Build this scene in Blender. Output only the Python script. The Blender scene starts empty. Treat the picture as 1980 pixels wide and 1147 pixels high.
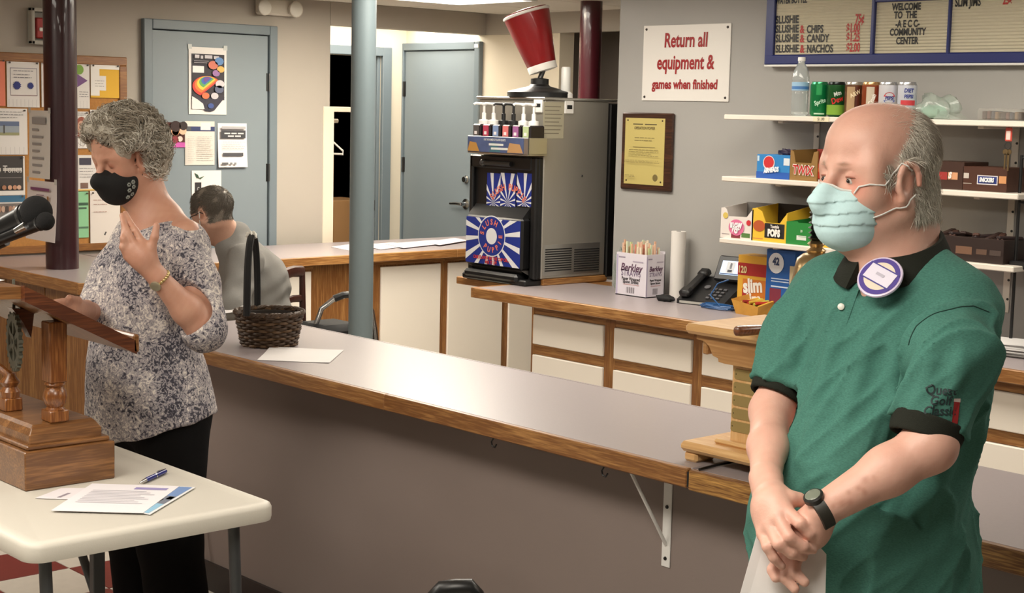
import bpy, math, random
import numpy as np
from mathutils import Vector, Matrix
random.seed(7)
sc = bpy.context.scene
COL = sc.collection

# ------------------------------------------------------------------ camera
FPX, CX, CY = 3025.7, 990.0, 573.5          # focal length and centre in pixels of a 1980x1147 frame
YAW, PITCH, ROLL = (math.radians(a) for a in (137.9, 6.826, -1.32))
CAM = np.array([0.0, 0.0, 1.70])
FW = np.array([math.cos(YAW)*math.cos(PITCH), math.sin(YAW)*math.cos(PITCH), -math.sin(PITCH)])
_r = np.array([math.sin(YAW), -math.cos(YAW), 0.0]); _d = np.cross(FW, _r)
RT = math.cos(ROLL)*_r + math.sin(ROLL)*_d
DN = -math.sin(ROLL)*_r + math.cos(ROLL)*_d
cd = bpy.data.cameras.new('camera'); cam = bpy.data.objects.new('camera', cd); COL.objects.link(cam)
cd.sensor_width = 36.0; cd.lens = FPX/1980*36; cd.clip_start = .05; cd.clip_end = 60
m = Matrix.Identity(4)
for i in range(3):
    m[i][0], m[i][1], m[i][2], m[i][3] = RT[i], -DN[i], -FW[i], CAM[i]
cam.matrix_world = m
sc.camera = cam

# ------------------------------------------------------------------ world, exposure
w = bpy.data.worlds.new('world'); sc.world = w; w.use_nodes = True
w.node_tree.nodes['Background'].inputs[0].default_value = (.75, .72, .68, 1)
w.node_tree.nodes['Background'].inputs[1].default_value = .25
sc.view_settings.view_transform = 'Standard'; sc.view_settings.look = 'None'
sc.view_settings.gamma = 1; sc.view_settings.use_curve_mapping = False
sc.view_settings.exposure = 0.28
LAMP_W = 13.0                                # watts of each ceiling panel
LAMP_COL = (1.0, .93, .82)

# ------------------------------------------------------------------ measuring helpers: where a sight line meets a plane of the room
def ray(px, py): return FW + RT*(px-CX)/FPX + DN*(py-CY)/FPX
def at_z(px, py, z): v = ray(px, py); return CAM + v*((z-CAM[2])/v[2])
def at_y(px, py, y): v = ray(px, py); return CAM + v*(y/v[1])
def at_x(px, py, x): v = ray(px, py); return CAM + v*(x/v[0])
def at_d(px, py, d): return CAM + ray(px, py)*d

# ------------------------------------------------------------------ materials
def lin1(c):
    c = c/255.0
    return c/12.92 if c <= .04045 else ((c+.055)/1.055)**2.4
def lin(c): return (lin1(c[0]), lin1(c[1]), lin1(c[2]), 1.0)
MATS = {}
def base_mat(name):
    mt = bpy.data.materials.new(name); mt.use_nodes = True
    nt = mt.node_tree; return mt, nt, nt.nodes['Principled BSDF']
def mat(name, rgb, rough=.55, metal=0.0, var=0.0, vs=6.0, bump=0.0, bs=60.0, spec=.5, alpha=1.0, trans=0.0, coat=0.0, sss=0.0, emit=None, es=0.0, vmap=(1,1,1)):
    if name in MATS: return MATS[name]
    mt, nt, b = base_mat(name)
    col = lin(rgb)
    b.inputs['Base Color'].default_value = col; b.inputs['Roughness'].default_value = rough
    b.inputs['Metallic'].default_value = metal; b.inputs['Specular IOR Level'].default_value = spec
    b.inputs['Alpha'].default_value = alpha; b.inputs['Transmission Weight'].default_value = trans
    b.inputs['Coat Weight'].default_value = coat
    if emit: b.inputs['Emission Color'].default_value = lin(emit); b.inputs['Emission Strength'].default_value = es
    if var or bump:
        tc = nt.nodes.new('ShaderNodeTexCoord'); mp = nt.nodes.new('ShaderNodeMapping'); mp.inputs['Scale'].default_value = vmap
        nt.links.new(tc.outputs['Object'], mp.inputs['Vector'])
    if var:
        n = nt.nodes.new('ShaderNodeTexNoise'); n.inputs['Scale'].default_value = vs; n.inputs['Detail'].default_value = 5
        nt.links.new(mp.outputs[0], n.inputs['Vector'])
        r = nt.nodes.new('ShaderNodeMix'); r.data_type = 'RGBA'
        r.inputs['A'].default_value = tuple(max(0, c*(1-var)) for c in col[:3])+(1,)
        r.inputs['B'].default_value = tuple(min(1, c*(1+var)) for c in col[:3])+(1,)
        nt.links.new(n.outputs['Fac'], r.inputs['Factor']); nt.links.new(r.outputs['Result'], b.inputs['Base Color'])
    if bump:
        n2 = nt.nodes.new('ShaderNodeTexNoise'); n2.inputs['Scale'].default_value = bs; n2.inputs['Detail'].default_value = 3
        nt.links.new(mp.outputs[0], n2.inputs['Vector'])
        bp = nt.nodes.new('ShaderNodeBump'); bp.inputs['Strength'].default_value = bump; bp.inputs['Distance'].default_value = .004
        nt.links.new(n2.outputs['Fac'], bp.inputs['Height']); nt.links.new(bp.outputs[0], b.inputs['Normal'])
    MATS[name] = mt; return mt
def wood(name, c1, c2, axis=0, rough=.42, scale=9.0, coat=.15, ratio=.06):
    """grain runs along axis (0 x, 1 y, 2 z)"""
    if name in MATS: return MATS[name]
    mt, nt, b = base_mat(name)
    tc = nt.nodes.new('ShaderNodeTexCoord'); mp = nt.nodes.new('ShaderNodeMapping')
    s = [1.0, 1.0, 1.0]; s[axis] = ratio; mp.inputs['Scale'].default_value = s
    nt.links.new(tc.outputs['Object'], mp.inputs['Vector'])
    n = nt.nodes.new('ShaderNodeTexNoise'); n.inputs['Scale'].default_value = scale; n.inputs['Detail'].default_value = 6; n.inputs['Distortion'].default_value = 1.2
    nt.links.new(mp.outputs[0], n.inputs['Vector'])
    wv = nt.nodes.new('ShaderNodeMath'); wv.operation = 'MULTIPLY'; wv.inputs[1].default_value = 9.0
    nt.links.new(n.outputs['Fac'], wv.inputs[0])
    sn = nt.nodes.new('ShaderNodeMath'); sn.operation = 'SINE'; nt.links.new(wv.outputs[0], sn.inputs[0])
    n2 = nt.nodes.new('ShaderNodeTexNoise'); n2.inputs['Scale'].default_value = scale*22; n2.inputs['Detail'].default_value = 2
    nt.links.new(mp.outputs[0], n2.inputs['Vector'])
    ad = nt.nodes.new('ShaderNodeMath'); ad.operation = 'MULTIPLY_ADD'; ad.inputs[1].default_value = .22
    nt.links.new(sn.outputs[0], ad.inputs[0]); nt.links.new(n2.outputs['Fac'], ad.inputs[2])
    rp = nt.nodes.new('ShaderNodeValToRGB'); rp.color_ramp.elements[0].position = .25; rp.color_ramp.elements[0].color = lin(c2)
    rp.color_ramp.elements[1].position = .72; rp.color_ramp.elements[1].color = lin(c1)
    nt.links.new(ad.outputs[0], rp.inputs[0]); nt.links.new(rp.outputs[0], b.inputs['Base Color'])
    b.inputs['Roughness'].default_value = rough; b.inputs['Coat Weight'].default_value = coat; b.inputs['Coat Roughness'].default_value = .3
    bp = nt.nodes.new('ShaderNodeBump'); bp.inputs['Strength'].default_value = .12; bp.inputs['Distance'].default_value = .002
    nt.links.new(ad.outputs[0], bp.inputs['Height']); nt.links.new(bp.outputs[0], b.inputs['Normal'])
    MATS[name] = mt; return mt
def flat(rgb, rough=.6):
    return mat('print_%02x%02x%02x' % tuple(rgb), rgb, rough)

# ------------------------------------------------------------------ mesh builder
class MB:
    def __init__(s): s.v = []; s.f = []
    def add(s, vs, fs):
        o = len(s.v); s.v += [tuple(float(c) for c in p) for p in vs]; s.f += [tuple(i+o for i in f) for f in fs]; return s
    def box(s, a, b, c=0.0):
        x0, y0, z0 = (min(a[i], b[i]) for i in range(3)); x1, y1, z1 = (max(a[i], b[i]) for i in range(3))
        if c <= 0:
            vs = [(x, y, z) for x in (x0, x1) for y in (y0, y1) for z in (z0, z1)]
            return s.add(vs, [(0,1,3,2),(4,6,7,5),(0,4,5,1),(2,3,7,6),(0,2,6,4),(1,5,7,3)])
        c = min(c, (x1-x0)*.49, (y1-y0)*.49, (z1-z0)*.49)
        lo, hi = (x0, y0, z0), (x1, y1, z1); idx = {}; vs = []
        for sx in (0,1):
            for sy in (0,1):
                for sz in (0,1):
                    sg = (sx, sy, sz)
                    for ax in range(3):
                        p = [0,0,0]
                        for k in range(3):
                            e = hi[k] if sg[k] else lo[k]
                            p[k] = e if k == ax else (e-c if sg[k] else e+c)
                        idx[(sg, ax)] = len(vs); vs.append(p)
        fs = []
        ce = [(lo[i]+hi[i])/2 for i in range(3)]
        def put(ids):
            P = [Vector(vs[i]) for i in ids]
            n = (P[1]-P[0]).cross(P[2]-P[0]); mid = sum(P, Vector())/len(P)-Vector(ce)
            fs.append(tuple(ids) if n.dot(mid) > 0 else tuple(reversed(ids)))
        for ax in range(3):
            o1, o2 = [k for k in range(3) if k != ax]
            for sd in (0,1):
                q = []
                for (a1, a2) in ((0,0),(1,0),(1,1),(0,1)):
                    g = [0,0,0]; g[ax] = sd; g[o1] = a1; g[o2] = a2; q.append(idx[(tuple(g), ax)])
                put(q)
            for a1 in (0,1):
                for a2 in (0,1):
                    g0 = [0,0,0]; g0[o1] = a1; g0[o2] = a2; g1 = list(g0); g1[ax] = 1
                    put([idx[(tuple(g0), o1)], idx[(tuple(g1), o1)], idx[(tuple(g1), o2)], idx[(tuple(g0), o2)]])
        for sx in (0,1):
            for sy in (0,1):
                for sz in (0,1):
                    put([idx[((sx,sy,sz), a)] for a in range(3)])
        return s.add(vs, fs)
    def tube(s, pts, r, n=8, caps=True, flat=1.0):
        pts = [Vector(p) for p in pts]; R = r if hasattr(r, '__len__') else [r]*len(pts)
        vs = []; fs = []; up = None
        for i, p in enumerate(pts):
            t = (pts[min(i+1, len(pts)-1)]-pts[max(i-1, 0)])
            if t.length < 1e-9: t = Vector((0,0,1))
            t.normalize()
            if up is None:
                up = Vector((0,0,1)) if abs(t.z) < .9 else Vector((1,0,0))
            a = t.cross(up)
            if a.length < 1e-6: a = t.orthogonal()
            a.normalize(); b = a.cross(t).normalized(); up = b
            for k in range(n):
                th = 2*math.pi*k/n; vs.append(p+a*math.cos(th)*R[i]+b*math.sin(th)*R[i]*flat)
        for i in range(len(pts)-1):
            for k in range(n):
                fs.append((i*n+k, i*n+(k+1) % n, (i+1)*n+(k+1) % n, (i+1)*n+k))
        if caps:
            fs.append(tuple(reversed(range(n)))); fs.append(tuple(range((len(pts)-1)*n, len(pts)*n)))
        return s.add(vs, fs)
    def lathe(s, prof, o=(0,0,0), n=24, axis=None, sx=1.0, sy=1.0):
        """prof: list of (radius, height)"""
        M = Matrix.Identity(3)
        if axis is not None: M = Vector((0,0,1)).rotation_difference(Vector(axis)).to_matrix()
        o = Vector(o); vs = []; fs = []
        for (r, h) in prof:
            for k in range(n):
                th = 2*math.pi*k/n; vs.append(o+M@Vector((r*math.cos(th)*sx, r*math.sin(th)*sy, h)))
        for i in range(len(prof)-1):
            for k in range(n):
                fs.append((i*n+k, i*n+(k+1) % n, (i+1)*n+(k+1) % n, (i+1)*n+k))
        fs.append(tuple(reversed(range(n)))); fs.append(tuple(range((len(prof)-1)*n, len(prof)*n)))
        return s.add(vs, fs)
    def prism(s, poly, d0, d1, plane='xz'):
        """extrude a 2d polygon; plane xz -> along y, xy -> along z, yz -> along x"""
        n = len(poly)
        def P(a, b, d): return {'xz': (a, d, b), 'xy': (a, b, d), 'yz': (d, a, b)}[plane]
        vs = [P(a, b, d0) for a, b in poly]+[P(a, b, d1) for a, b in poly]
        fs = [tuple(range(n)), tuple(reversed(range(n, 2*n)))]
        for i in range(n): fs.append((i, i+n, (i+1) % n+n, (i+1) % n))
        return s.add(vs, fs)
    def ell(s, c, r, n=16, m_=10, rot=None):
        vs = []; fs = []; c = Vector(c)
        for i in range(m_+1):
            ph = math.pi*i/m_
            for k in range(n):
                th = 2*math.pi*k/n
                p = Vector((r[0]*math.sin(ph)*math.cos(th), r[1]*math.sin(ph)*math.sin(th), r[2]*math.cos(ph)))
                if rot is not None: p = rot@p
                vs.append(c+p)
        for i in range(m_):
            for k in range(n): fs.append((i*n+k, (i+1)*n+k, (i+1)*n+(k+1) % n, i*n+(k+1) % n))
        return s.add(vs, fs)
    def quad(s, p): return s.add(p, [(0,1,2,3)])
    def mesh(s, name, smooth=False):
        me = bpy.data.meshes.new(name); me.from_pydata(s.v, [], s.f); me.validate(); me.update()
        import bmesh
        bm = bmesh.new(); bm.from_mesh(me); bmesh.ops.remove_doubles(bm, verts=bm.verts, dist=1e-6)
        bmesh.ops.recalc_face_normals(bm, faces=bm.faces); bm.to_mesh(me); bm.free()
        if smooth:
            me.polygons.foreach_set('use_smooth', [True]*len(me.polygons))
            try: me.set_sharp_from_angle(angle=math.radians(40))
            except Exception: pass
        return me
def link(name, data, parent=None, matl=None):
    o = bpy.data.objects.new(name, data); COL.objects.link(o)
    if parent is not None: o.parent = parent
    if matl is not None: data.materials.append(matl)
    return o
def part(name, mb, matl, parent, smooth=False, world=True):
    """one mesh object under its thing; world=True: the builder holds room coordinates and the root is unrotated"""
    me = mb.mesh(name, smooth)
    if world and parent is not None:
        r = parent
        off = Vector((0,0,0))
        while r is not None: off += r.location; r = r.parent
        me.transform(Matrix.Translation(-off))
    return link(name, me, parent, matl)
def lpart(name, mb, matl, parent, smooth=False): return part(name, mb, matl, parent, smooth, world=False)
def tag(o, label=None, cat=None, group=None, kind=None):
    if label: o['label'] = label
    if cat: o['category'] = cat
    if group: o['group'] = group
    if kind: o['kind'] = kind
    return o
def thing(name, label, cat, loc=(0,0,0), rz=0.0, group=None):
    o = bpy.data.objects.new(name, None); COL.objects.link(o); o.location = Vector([float(c) for c in loc]); o.rotation_euler = (0,0,rz)
    o.empty_display_size = .05
    return tag(o, label, cat, group)
def solo(name, mb, matl, label, cat, group=None, smooth=False):
    """a thing that is one mesh, its origin at its base"""
    me = mb.mesh(name, smooth)
    vs = np.array([v.co for v in me.vertices]); c = (vs.min(0)+vs.max(0))/2; c[2] = vs[:,2].min()
    me.transform(Matrix.Translation(Vector(-c)))
    o = link(name, me, None, matl); o.location = Vector(c); return tag(o, label, cat, group)
def struct(name, mb, matl, parent=None):
    o = link(name, mb.mesh(name), parent, matl)
    if parent is None: o['kind'] = 'structure'
    return o
def setpiece(name):
    o = bpy.data.objects.new(name, None); COL.objects.link(o); o['kind'] = 'structure'; return o
_tx = {}
def text_mb(s, size, sx=1.0, align='C', bold=0.0, shear=0.0, y=0.0, spacing=1.0, depth=0.0):
    """lettering in the local xz plane that faces -y"""
    cu = bpy.data.curves.new('lettering', 'FONT'); cu.body = s; cu.size = size; cu.offset = bold; cu.shear = shear
    cu.align_x = {'C': 'CENTER', 'L': 'LEFT', 'R': 'RIGHT'}[align]; cu.align_y = 'CENTER'; cu.resolution_u = 3; cu.space_character = spacing
    ob = bpy.data.objects.new('lettering', cu)
    me = bpy.data.meshes.new_from_object(ob)
    mb = MB(); mb.add([(v.co.x*sx, y, v.co.y) for v in me.vertices], [tuple(p.vertices) for p in me.polygons])
    bpy.data.objects.remove(ob); bpy.data.curves.remove(cu); bpy.data.meshes.remove(me)
    return mb
def letters(parent, s, size, pos, matl, sx=1.0, align='C', bold=0.0, shear=0.0, rot=0.0, name='lettering', tilt=0.0, spacing=1.0):
    """flat lettering on a face of the thing, in the thing's own frame; rot turns it in the face, rz about z"""
    mb = text_mb(s, size, sx, align, bold, shear, spacing=spacing)
    me = bpy.data.meshes.new(name); me.from_pydata(mb.v, [], mb.f); me.update()
    o = link(name, me, parent, matl); o.location = pos
    o.rotation_euler = (tilt, -rot, 0); return o
def move(mb, M):
    mb.v = [tuple(M@Vector(p)) for p in mb.v]; return mb
def rects(parent, lst, w, h, y=-.0015, x0=None, z0=0.0, name='printed_block'):
    """flat print: lst of (u0, v0, u1, v1, rgb) in 0..1 of a w x h sheet in the local xz plane"""
    if x0 is None: x0 = -w/2
    by = {}
    for i, (u0, v0, u1, v1, c) in enumerate(lst):
        by.setdefault(tuple(c), []).append((u0, v0, u1, v1, i))
    for c, L in by.items():
        mb = MB()
        for (u0, v0, u1, v1, i) in L:
            yy = y-.0002*i
            mb.quad([(x0+u0*w, yy, z0+v0*h), (x0+u1*w, yy, z0+v0*h), (x0+u1*w, yy, z0+v1*h), (x0+u0*w, yy, z0+v1*h)])
        o = lpart(name, mb, flat(c), parent)
        if len(L) > 1: o['kind'] = 'stuff'
def polyprint(parent, pts, w, h, rgb, y=-.003, x0=None, z0=0.0, name='printed_shape'):
    if x0 is None: x0 = -w/2
    mb = MB(); mb.add([(x0+u*w, y, z0+v*h) for u, v in pts], [tuple(range(len(pts)))])
    return lpart(name, mb, flat(rgb), parent)
def circ(u, v, ru, rv, n=20): return [(u+ru*math.cos(2*math.pi*k/n), v+rv*math.sin(2*math.pi*k/n)) for k in range(n)]
def lines_text(v_list, u0, u1, rgb=(120,118,120), hh=.012, jitter=.25, seed=1):
    rnd = random.Random(seed); out = []
    for v in v_list:
        a = u0; 
        e = u1-rnd.random()*jitter*(u1-u0)
        while a < e-.02:
            l = min(.03+rnd.random()*.1, e-a); out.append((a, v, a+l, v+hh, rgb)); a += l+.018
    return out
# ------------------------------------------------------------------ shared materials
M_WALLB = mat('paint_grey', (160,158,154), .75, var=.05, vs=3, bump=.06, bs=260)
M_WALLL = mat('paint_beige_grey', (172,165,154), .75, var=.05, vs=3, bump=.06, bs=260)
M_CREAM = mat('paint_cream', (222,212,192), .7, var=.03)
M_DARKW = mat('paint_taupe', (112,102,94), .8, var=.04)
M_PONY = mat('paint_mauve_grey', (138,124,118), .7, var=.07, vs=2.5, bump=.05, bs=240)
M_LAM = mat('laminate_grey', (158,148,149), .33, var=.06, vs=160)
M_OAKX = wood('oak_x', (196,148,90), (134,88,44), 0)
M_OAKY = wood('oak_y', (196,148,90), (134,88,44), 1)
M_OAKZ = wood('oak_z', (184,136,80), (128,82,40), 2)
M_WHITECAB = mat('cabinet_white', (238,230,218), .45, var=.015)
M_DOOR = mat('door_blue_grey', (126,137,143), .5, var=.03, vs=4)
M_FRAME = mat('frame_blue_grey', (112,124,131), .45, var=.03)
M_STEEL = mat('chrome', (190,190,190), .22, metal=1.0)
M_DSTEEL = mat('dark_steel', (92,92,92), .35, metal=.9)
M_BLACK = mat('black_plastic', (18,18,19), .38)
M_BLACKM = mat('black_matte', (14,14,15), .75)
M_WHITE = mat('white_plastic', (232,230,226), .4)
M_PAPER = mat('paper', (228,224,222), .8)
M_CEIL = mat('ceiling_tile', (214,208,196), .9, var=.05, vs=60, bump=.1, bs=180)
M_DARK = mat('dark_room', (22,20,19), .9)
M_LAMP = mat('lamp_diffuser', (255,250,240), .5, emit=(255,247,232), es=3.2)

ZC = 2.30          # ceiling
# ------------------------------------------------------------------ lamps in the ceiling
def ceiling_lamp(x, y, label, along='y', watt=1.0, z=ZC):
    t = thing('ceiling_light', label, 'ceiling light', (x, y, z-.03), 0, 'recessed fluorescent ceiling panels')
    a, b = (.3, .6) if along == 'y' else (.6, .3)
    f = MB()
    for (x0, x1, y0, y1) in ((-a-.02, -a, -b-.02, b+.02), (a, a+.02, -b-.02, b+.02), (-a, a, -b-.02, -b), (-a, a, b, b+.02)):
        f.box((x0, y0, 0), (x1, y1, .03))
    lpart('frame', f, M_WHITE, t)
    lpart('diffuser', MB().box((-a, -b, .006), (a, b, .022)), M_LAMP, t)
    ld = bpy.data.lights.new('panel_glow', 'AREA'); ld.shape = 'RECTANGLE'; ld.size = 2*a; ld.size_y = 2*b
    ld.energy = LAMP_W*watt; ld.color = LAMP_COL
    lo = bpy.data.objects.new('panel_glow', ld); COL.objects.link(lo); lo.parent = t; lo.location = (0, 0, .004)
    return t
LP = [(-4.2,-1.6,1.0,'fluorescent ceiling panel over the open floor in front of the lectern table'),(-3.35,.75,1.7,'fluorescent ceiling panel above the white folding table'),(-1.5,.95,2.0,'unseen ceiling panel added to light the green shirt man'),(-5.8,1.3,1.8,'fluorescent ceiling panel above the cork board aisle'),(-.9,3.9,.8,'fluorescent ceiling panel above the counter flap'),(-2.9,3.95,1.3,'fluorescent ceiling panel above the aisle between the two counters'),(-4.75,4.1,1.4,'fluorescent ceiling panel above the slush machine aisle'),(-6.15,5.0,2.3,'fluorescent ceiling panel above the white base cabinets'),(-7.4,7.7,.8,'unseen ceiling panel added to brighten the room beyond the maroon column')]  # panels before the man and beyond the column are unseen, added for their light
for i, (x, y, wt, lb_) in enumerate(LP):
    ceiling_lamp(x, y, lb_, 'x', wt)
c = at_z(900, -4, ZC-.02)
ceiling_lamp(c[0]-.05, c[1]-.35, 'lit fluorescent ceiling panel near the red cup display', 'y', .8)
ceiling_lamp(-8.02, 6.0, 'fluorescent panel in the corridor ceiling outside the grey doors', 'y', .75)

# ------------------------------------------------------------------ floor with checker tiles
floor = struct('floor', MB().box((-9.6,-4.2,-.1), (2.4,9.2,-.004)), mat('floor_vinyl', (176,170,160), .4, var=.06))
TS = .305
tm = {}
for k, c3 in ((0, (196,190,180)), (1, (112,48,48))):
    tm[k] = MB().box((0,0,-.006), (TS-.003,TS-.003,0), .0012).mesh('tile'); tm[k].materials.append(mat('tile_%d' % k, c3, .3, var=.1, vs=25))
for i in range(-22, -11):
    for j in range(2, 10):
        o = bpy.data.objects.new('tile', tm[(i+j) % 2]); COL.objects.link(o); o.parent = floor; o.location = (i*TS, j*TS+.1, 0)
# ------------------------------------------------------------------ walls
XL = -7.6
YB = 5.15
XBE = at_y(1191, 300, YB)[0]
struct('wall_back', MB().box((XBE, YB, 0), (2.4, YB+.12, ZC)), M_WALLB)
struct('wall_left', MB().box((XL-.12, -4.2, 0), (XL, 5.39, ZC)), M_WALLL)
struct('wall_front', MB().box((-9.6,-4.3,0), (2.4,-4.2,ZC)), M_WALLL)
struct('wall_right', MB().box((2.4,-4.3,0), (2.5,9.3,ZC)), M_WALLL)
YR = 6.62
XR = at_y(1082, 100, YR)[0]
struct('wall_rear', MB().box((-8.55, YR, 0), (XR, YR+.12, ZC)), M_CREAM)
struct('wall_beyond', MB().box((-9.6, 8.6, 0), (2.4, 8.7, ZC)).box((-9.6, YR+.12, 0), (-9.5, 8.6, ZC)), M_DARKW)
XD = -8.45
dy0, dy1 = 5.62, at_x(735, 200, XD)[1]
struct('wall_corridor', MB().box((XD-.1, 5.27, 0), (XD, dy0, ZC)).box((XD-.1, dy1, 0), (XD, YR, ZC)).box((XD-.1, dy0, 2.03), (XD, dy1, ZC)), M_CREAM)
struct('wall_return', MB().box((XD, 5.27, 0), (XL-.12, 5.39, ZC)), M_CREAM)
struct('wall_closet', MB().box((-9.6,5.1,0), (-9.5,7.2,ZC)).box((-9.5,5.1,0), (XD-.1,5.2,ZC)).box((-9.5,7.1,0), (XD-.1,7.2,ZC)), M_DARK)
ceil = struct('ceiling', MB().box((-9.6,-4.3,ZC), (2.5,9.3,ZC+.1)), M_CEIL)
pm = MB().box((0,0,-.012), (.60,1.20,0), .004).mesh('ceiling_panel'); pm.materials.append(M_CEIL)
for i in range(6):
    for j in range(3):
        x, y = -7.45+i*.61, 4.62+j*1.22
        if abs(x+.3-(-6.7)) < .35 and j == 0: continue
        o = bpy.data.objects.new('ceiling_panel', pm); COL.objects.link(o); o.parent = ceil; o.location = (x, y, ZC)
struct('trim_1', MB().box((XL-.1, 5.39, 2.165), (XL+.004, YR+.0, ZC-.002)), M_WALLL)
struct('trim_2', MB().box((XL-.1, YR-.03, 2.165), (2.3, YR-.001, ZC-.002)), M_WALLL)
# pony wall of the service counter
YP = 2.81
struct('wall_counter', MB().box((-4.9, YP, 0), (1.8, YP+.12, .864)), M_PONY)
struct('baseboard_counter', MB().box((-4.9, YP-.012, 0), (1.8, YP, .10)), mat('vinyl_base_dark', (46,38,36), .5))
struct('baseboard_back', MB().box((XBE, YB-.012, 0), (2.4, YB, .10)), MATS['vinyl_base_dark'])

# ------------------------------------------------------------------ doors
def hinge(parent, x, z, y=-.012):
    mb = MB().tube([(x, y, z-.05), (x, y, z+.05)], .008, 8).box((x-.016, y+.004, z-.05), (x+.016, y+.012, z+.05))
    return lpart('hinge', mb, M_DSTEEL, parent, True)
def door(name, x0, x1, ztop, frame=.05, hinges='R', loc=(0,0,0), rz=0.0):
    """local frame: opening x0..x1 in the xz plane, facing -y"""
    d = setpiece(name); d.location = loc; d.rotation_euler = (0,0,rz)
    fr = MB().box((x0, -.035, 0), (x0+frame, 0, ztop), .004).box((x1-frame, -.035, 0), (x1, 0, ztop), .004).box((x0+frame, -.035, ztop-frame), (x1-frame, 0, ztop), .004)
    lpart('door_frame', fr, M_FRAME, d)
    lf = lpart('door_leaf', MB().box((x0+frame+.004, -.018, .01), (x1-frame-.004, 0, ztop-frame-.005), .002), M_DOOR, d)
    lpart('shadow_gap', MB().box((x0+frame, -.004, .0), (x1-frame, .002, ztop-frame)), M_BLACKM, d)
    hx = x1-frame+.002 if hinges == 'R' else x0+frame-.002
    for z in (.35, 1.31, 1.82): hinge(lf, hx, z, -.026)
    return d, lf
yA, yB_ = at_x(272, 35, XL)[1], at_x(531, 52, XL)[1]
door_1, leaf1 = door('door_1', 0, yB_-yA, 2.135, .052, 'R', (XL, yA, 0), math.pi/2)
xa, xb = at_y(779, 80, YR)[0], at_y(935, 80, YR)[0]
door_2, leaf2 = door('door_2', 0, xb-xa, 2.125, .05, 'L', (xa, YR, 0), 0)
wd = xb-xa
lk = MB().lathe([(.026,0),(.026,.012),(.018,.016),(.018,.03)], (wd-.115, -.018, 1.24), 20, (0,-1,0))
lpart('deadbolt', lk, M_STEEL, leaf2, True)
hd = MB().lathe([(.034,0),(.034,.01),(.014,.014),(.012,.05)], (wd-.115, -.018, 1.08), 20, (0,-1,0)).tube([(wd-.115,-.062,1.08), (wd-.16,-.068,1.082), (wd-.225,-.066,1.078)], [.012,.011,.009], 10)
lpart('lever_handle', hd, M_STEEL, leaf2, True)
lpart('number_plate', MB().box((wd-.045, -.04, 2.085), (wd-.005, -.036, 2.108)), M_WHITE, door_2)
d3 = setpiece('door_3'); d3.location = (XD, 0, 0); d3.rotation_euler = (0,0,math.pi/2)
fr = MB()
for (a, b, c_, e) in ((dy0-.06, dy0, 0, 2.09), (dy1, dy1+.075, 0, 2.09), (dy0, dy1, 2.03, 2.09)):
    fr.box((a, -.03, c_), (b, .0, e), .004)
fr.box((dy1-.025, 0, 0), (dy1, .1, 2.03), .003).box((dy1-.045, .03, 0), (dy1-.025, .07, 2.03), .003)
lpart('door_frame', fr, M_FRAME, d3)
lpart('strike_plate', MB().box((dy1-.028, .01, 1.0), (dy1-.0255, .03, 1.07)), M_DSTEEL, d3)

# ------------------------------------------------------------------ columns
def column(name, px, py0, D, r, matl, label, z0=0.0):
    p = at_d(px, py0, D)
    t = thing(name, label, 'column', (p[0], p[1], z0))
    lpart('shaft', MB().lathe([(r, 0), (r, ZC-z0)], (0,0,0), 40), matl, t, True)
    lpart('base_plate', MB().lathe([(r*1.5, 0), (r*1.5, .012), (r*1.05, .02)], (0,0,0), 32), matl, t, True)
    return t
M_MAROON = mat('paint_maroon_gloss', (70,24,32), .22, coat=.3)
M_DMAROON = mat('paint_dark_maroon_gloss', (52,22,28), .3, coat=.25)
M_GREYP = mat('paint_column_grey', (112,125,129), .42, var=.03, vs=30, bump=.05, bs=90)
column('support_column', 121, 533, 7.45, .0763, M_DMAROON, 'round dark maroon column rising through the oak bar in front of the cork board')
column('support_column', 697, 640, 6.9, .0535, M_GREYP, 'round blue grey painted column behind the counter in front of the white cabinets')
column('support_column', 1139, 180, 8.5, .060, M_MAROON, 'glossy maroon column rising behind the slush machine')

# ------------------------------------------------------------------ front service counter
ZT = .90
YF, YK = 2.645, 3.22
def worktop(name, label, x0, x1, y0, y1):
    return solo(name, MB().box((x0, y0, ZT-.036), (x1, y1, ZT), .003), M_LAM, label, 'countertop')
def edge_strip(parent, a, b, zz=ZT, h=.046, m_=None):
    return part('edge_strip', MB().box(a, b, .003), m_ or M_OAKX, parent)
t = thing('service_counter_top', 'long grey laminate service counter top with oak front edge', 'countertop', (-3.6, 2.93, ZT-.036))
part('laminate_top', MB().box((-4.95, YF, ZT-.036), (-2.303, YK, ZT), .003), M_LAM, t)
xs = at_z(745, 763, ZT)[0]
part('edge_strip', MB().box((-4.95, YF-.02, ZT-.045), (xs, YF, ZT+.001), .003), M_OAKX, t)
part('edge_strip', MB().box((xs+.001, YF-.02, ZT-.044), (-2.303, YF, ZT+.001), .003), wood('oak_x2', (188,138,80), (122,78,38), 0, scale=11), t)
part('back_strip', MB().box((-4.95, YK, ZT-.04), (-2.303, YK+.012, ZT), .002), M_LAM, t)
t = thing('counter_flap', 'hinged grey counter flap with knotty oak edge beside the green shirt man', 'countertop', (-1.0, 2.93, ZT-.036))
part('laminate_top', MB().box((-2.298, YF, ZT-.036), (1.6, YK, ZT-.001), .003), M_LAM, t)
part('edge_strip', MB().box((-2.298, YF-.02, ZT-.047), (1.6, YF, ZT), .003), wood('oak_x3', (196,148,80), (104,64,30), 0, scale=14), t)
part('joint_line', MB().box((-2.303, YF-.018, ZT-.04), (-2.298, YK, ZT-.006)), M_BLACKM, t)
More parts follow.
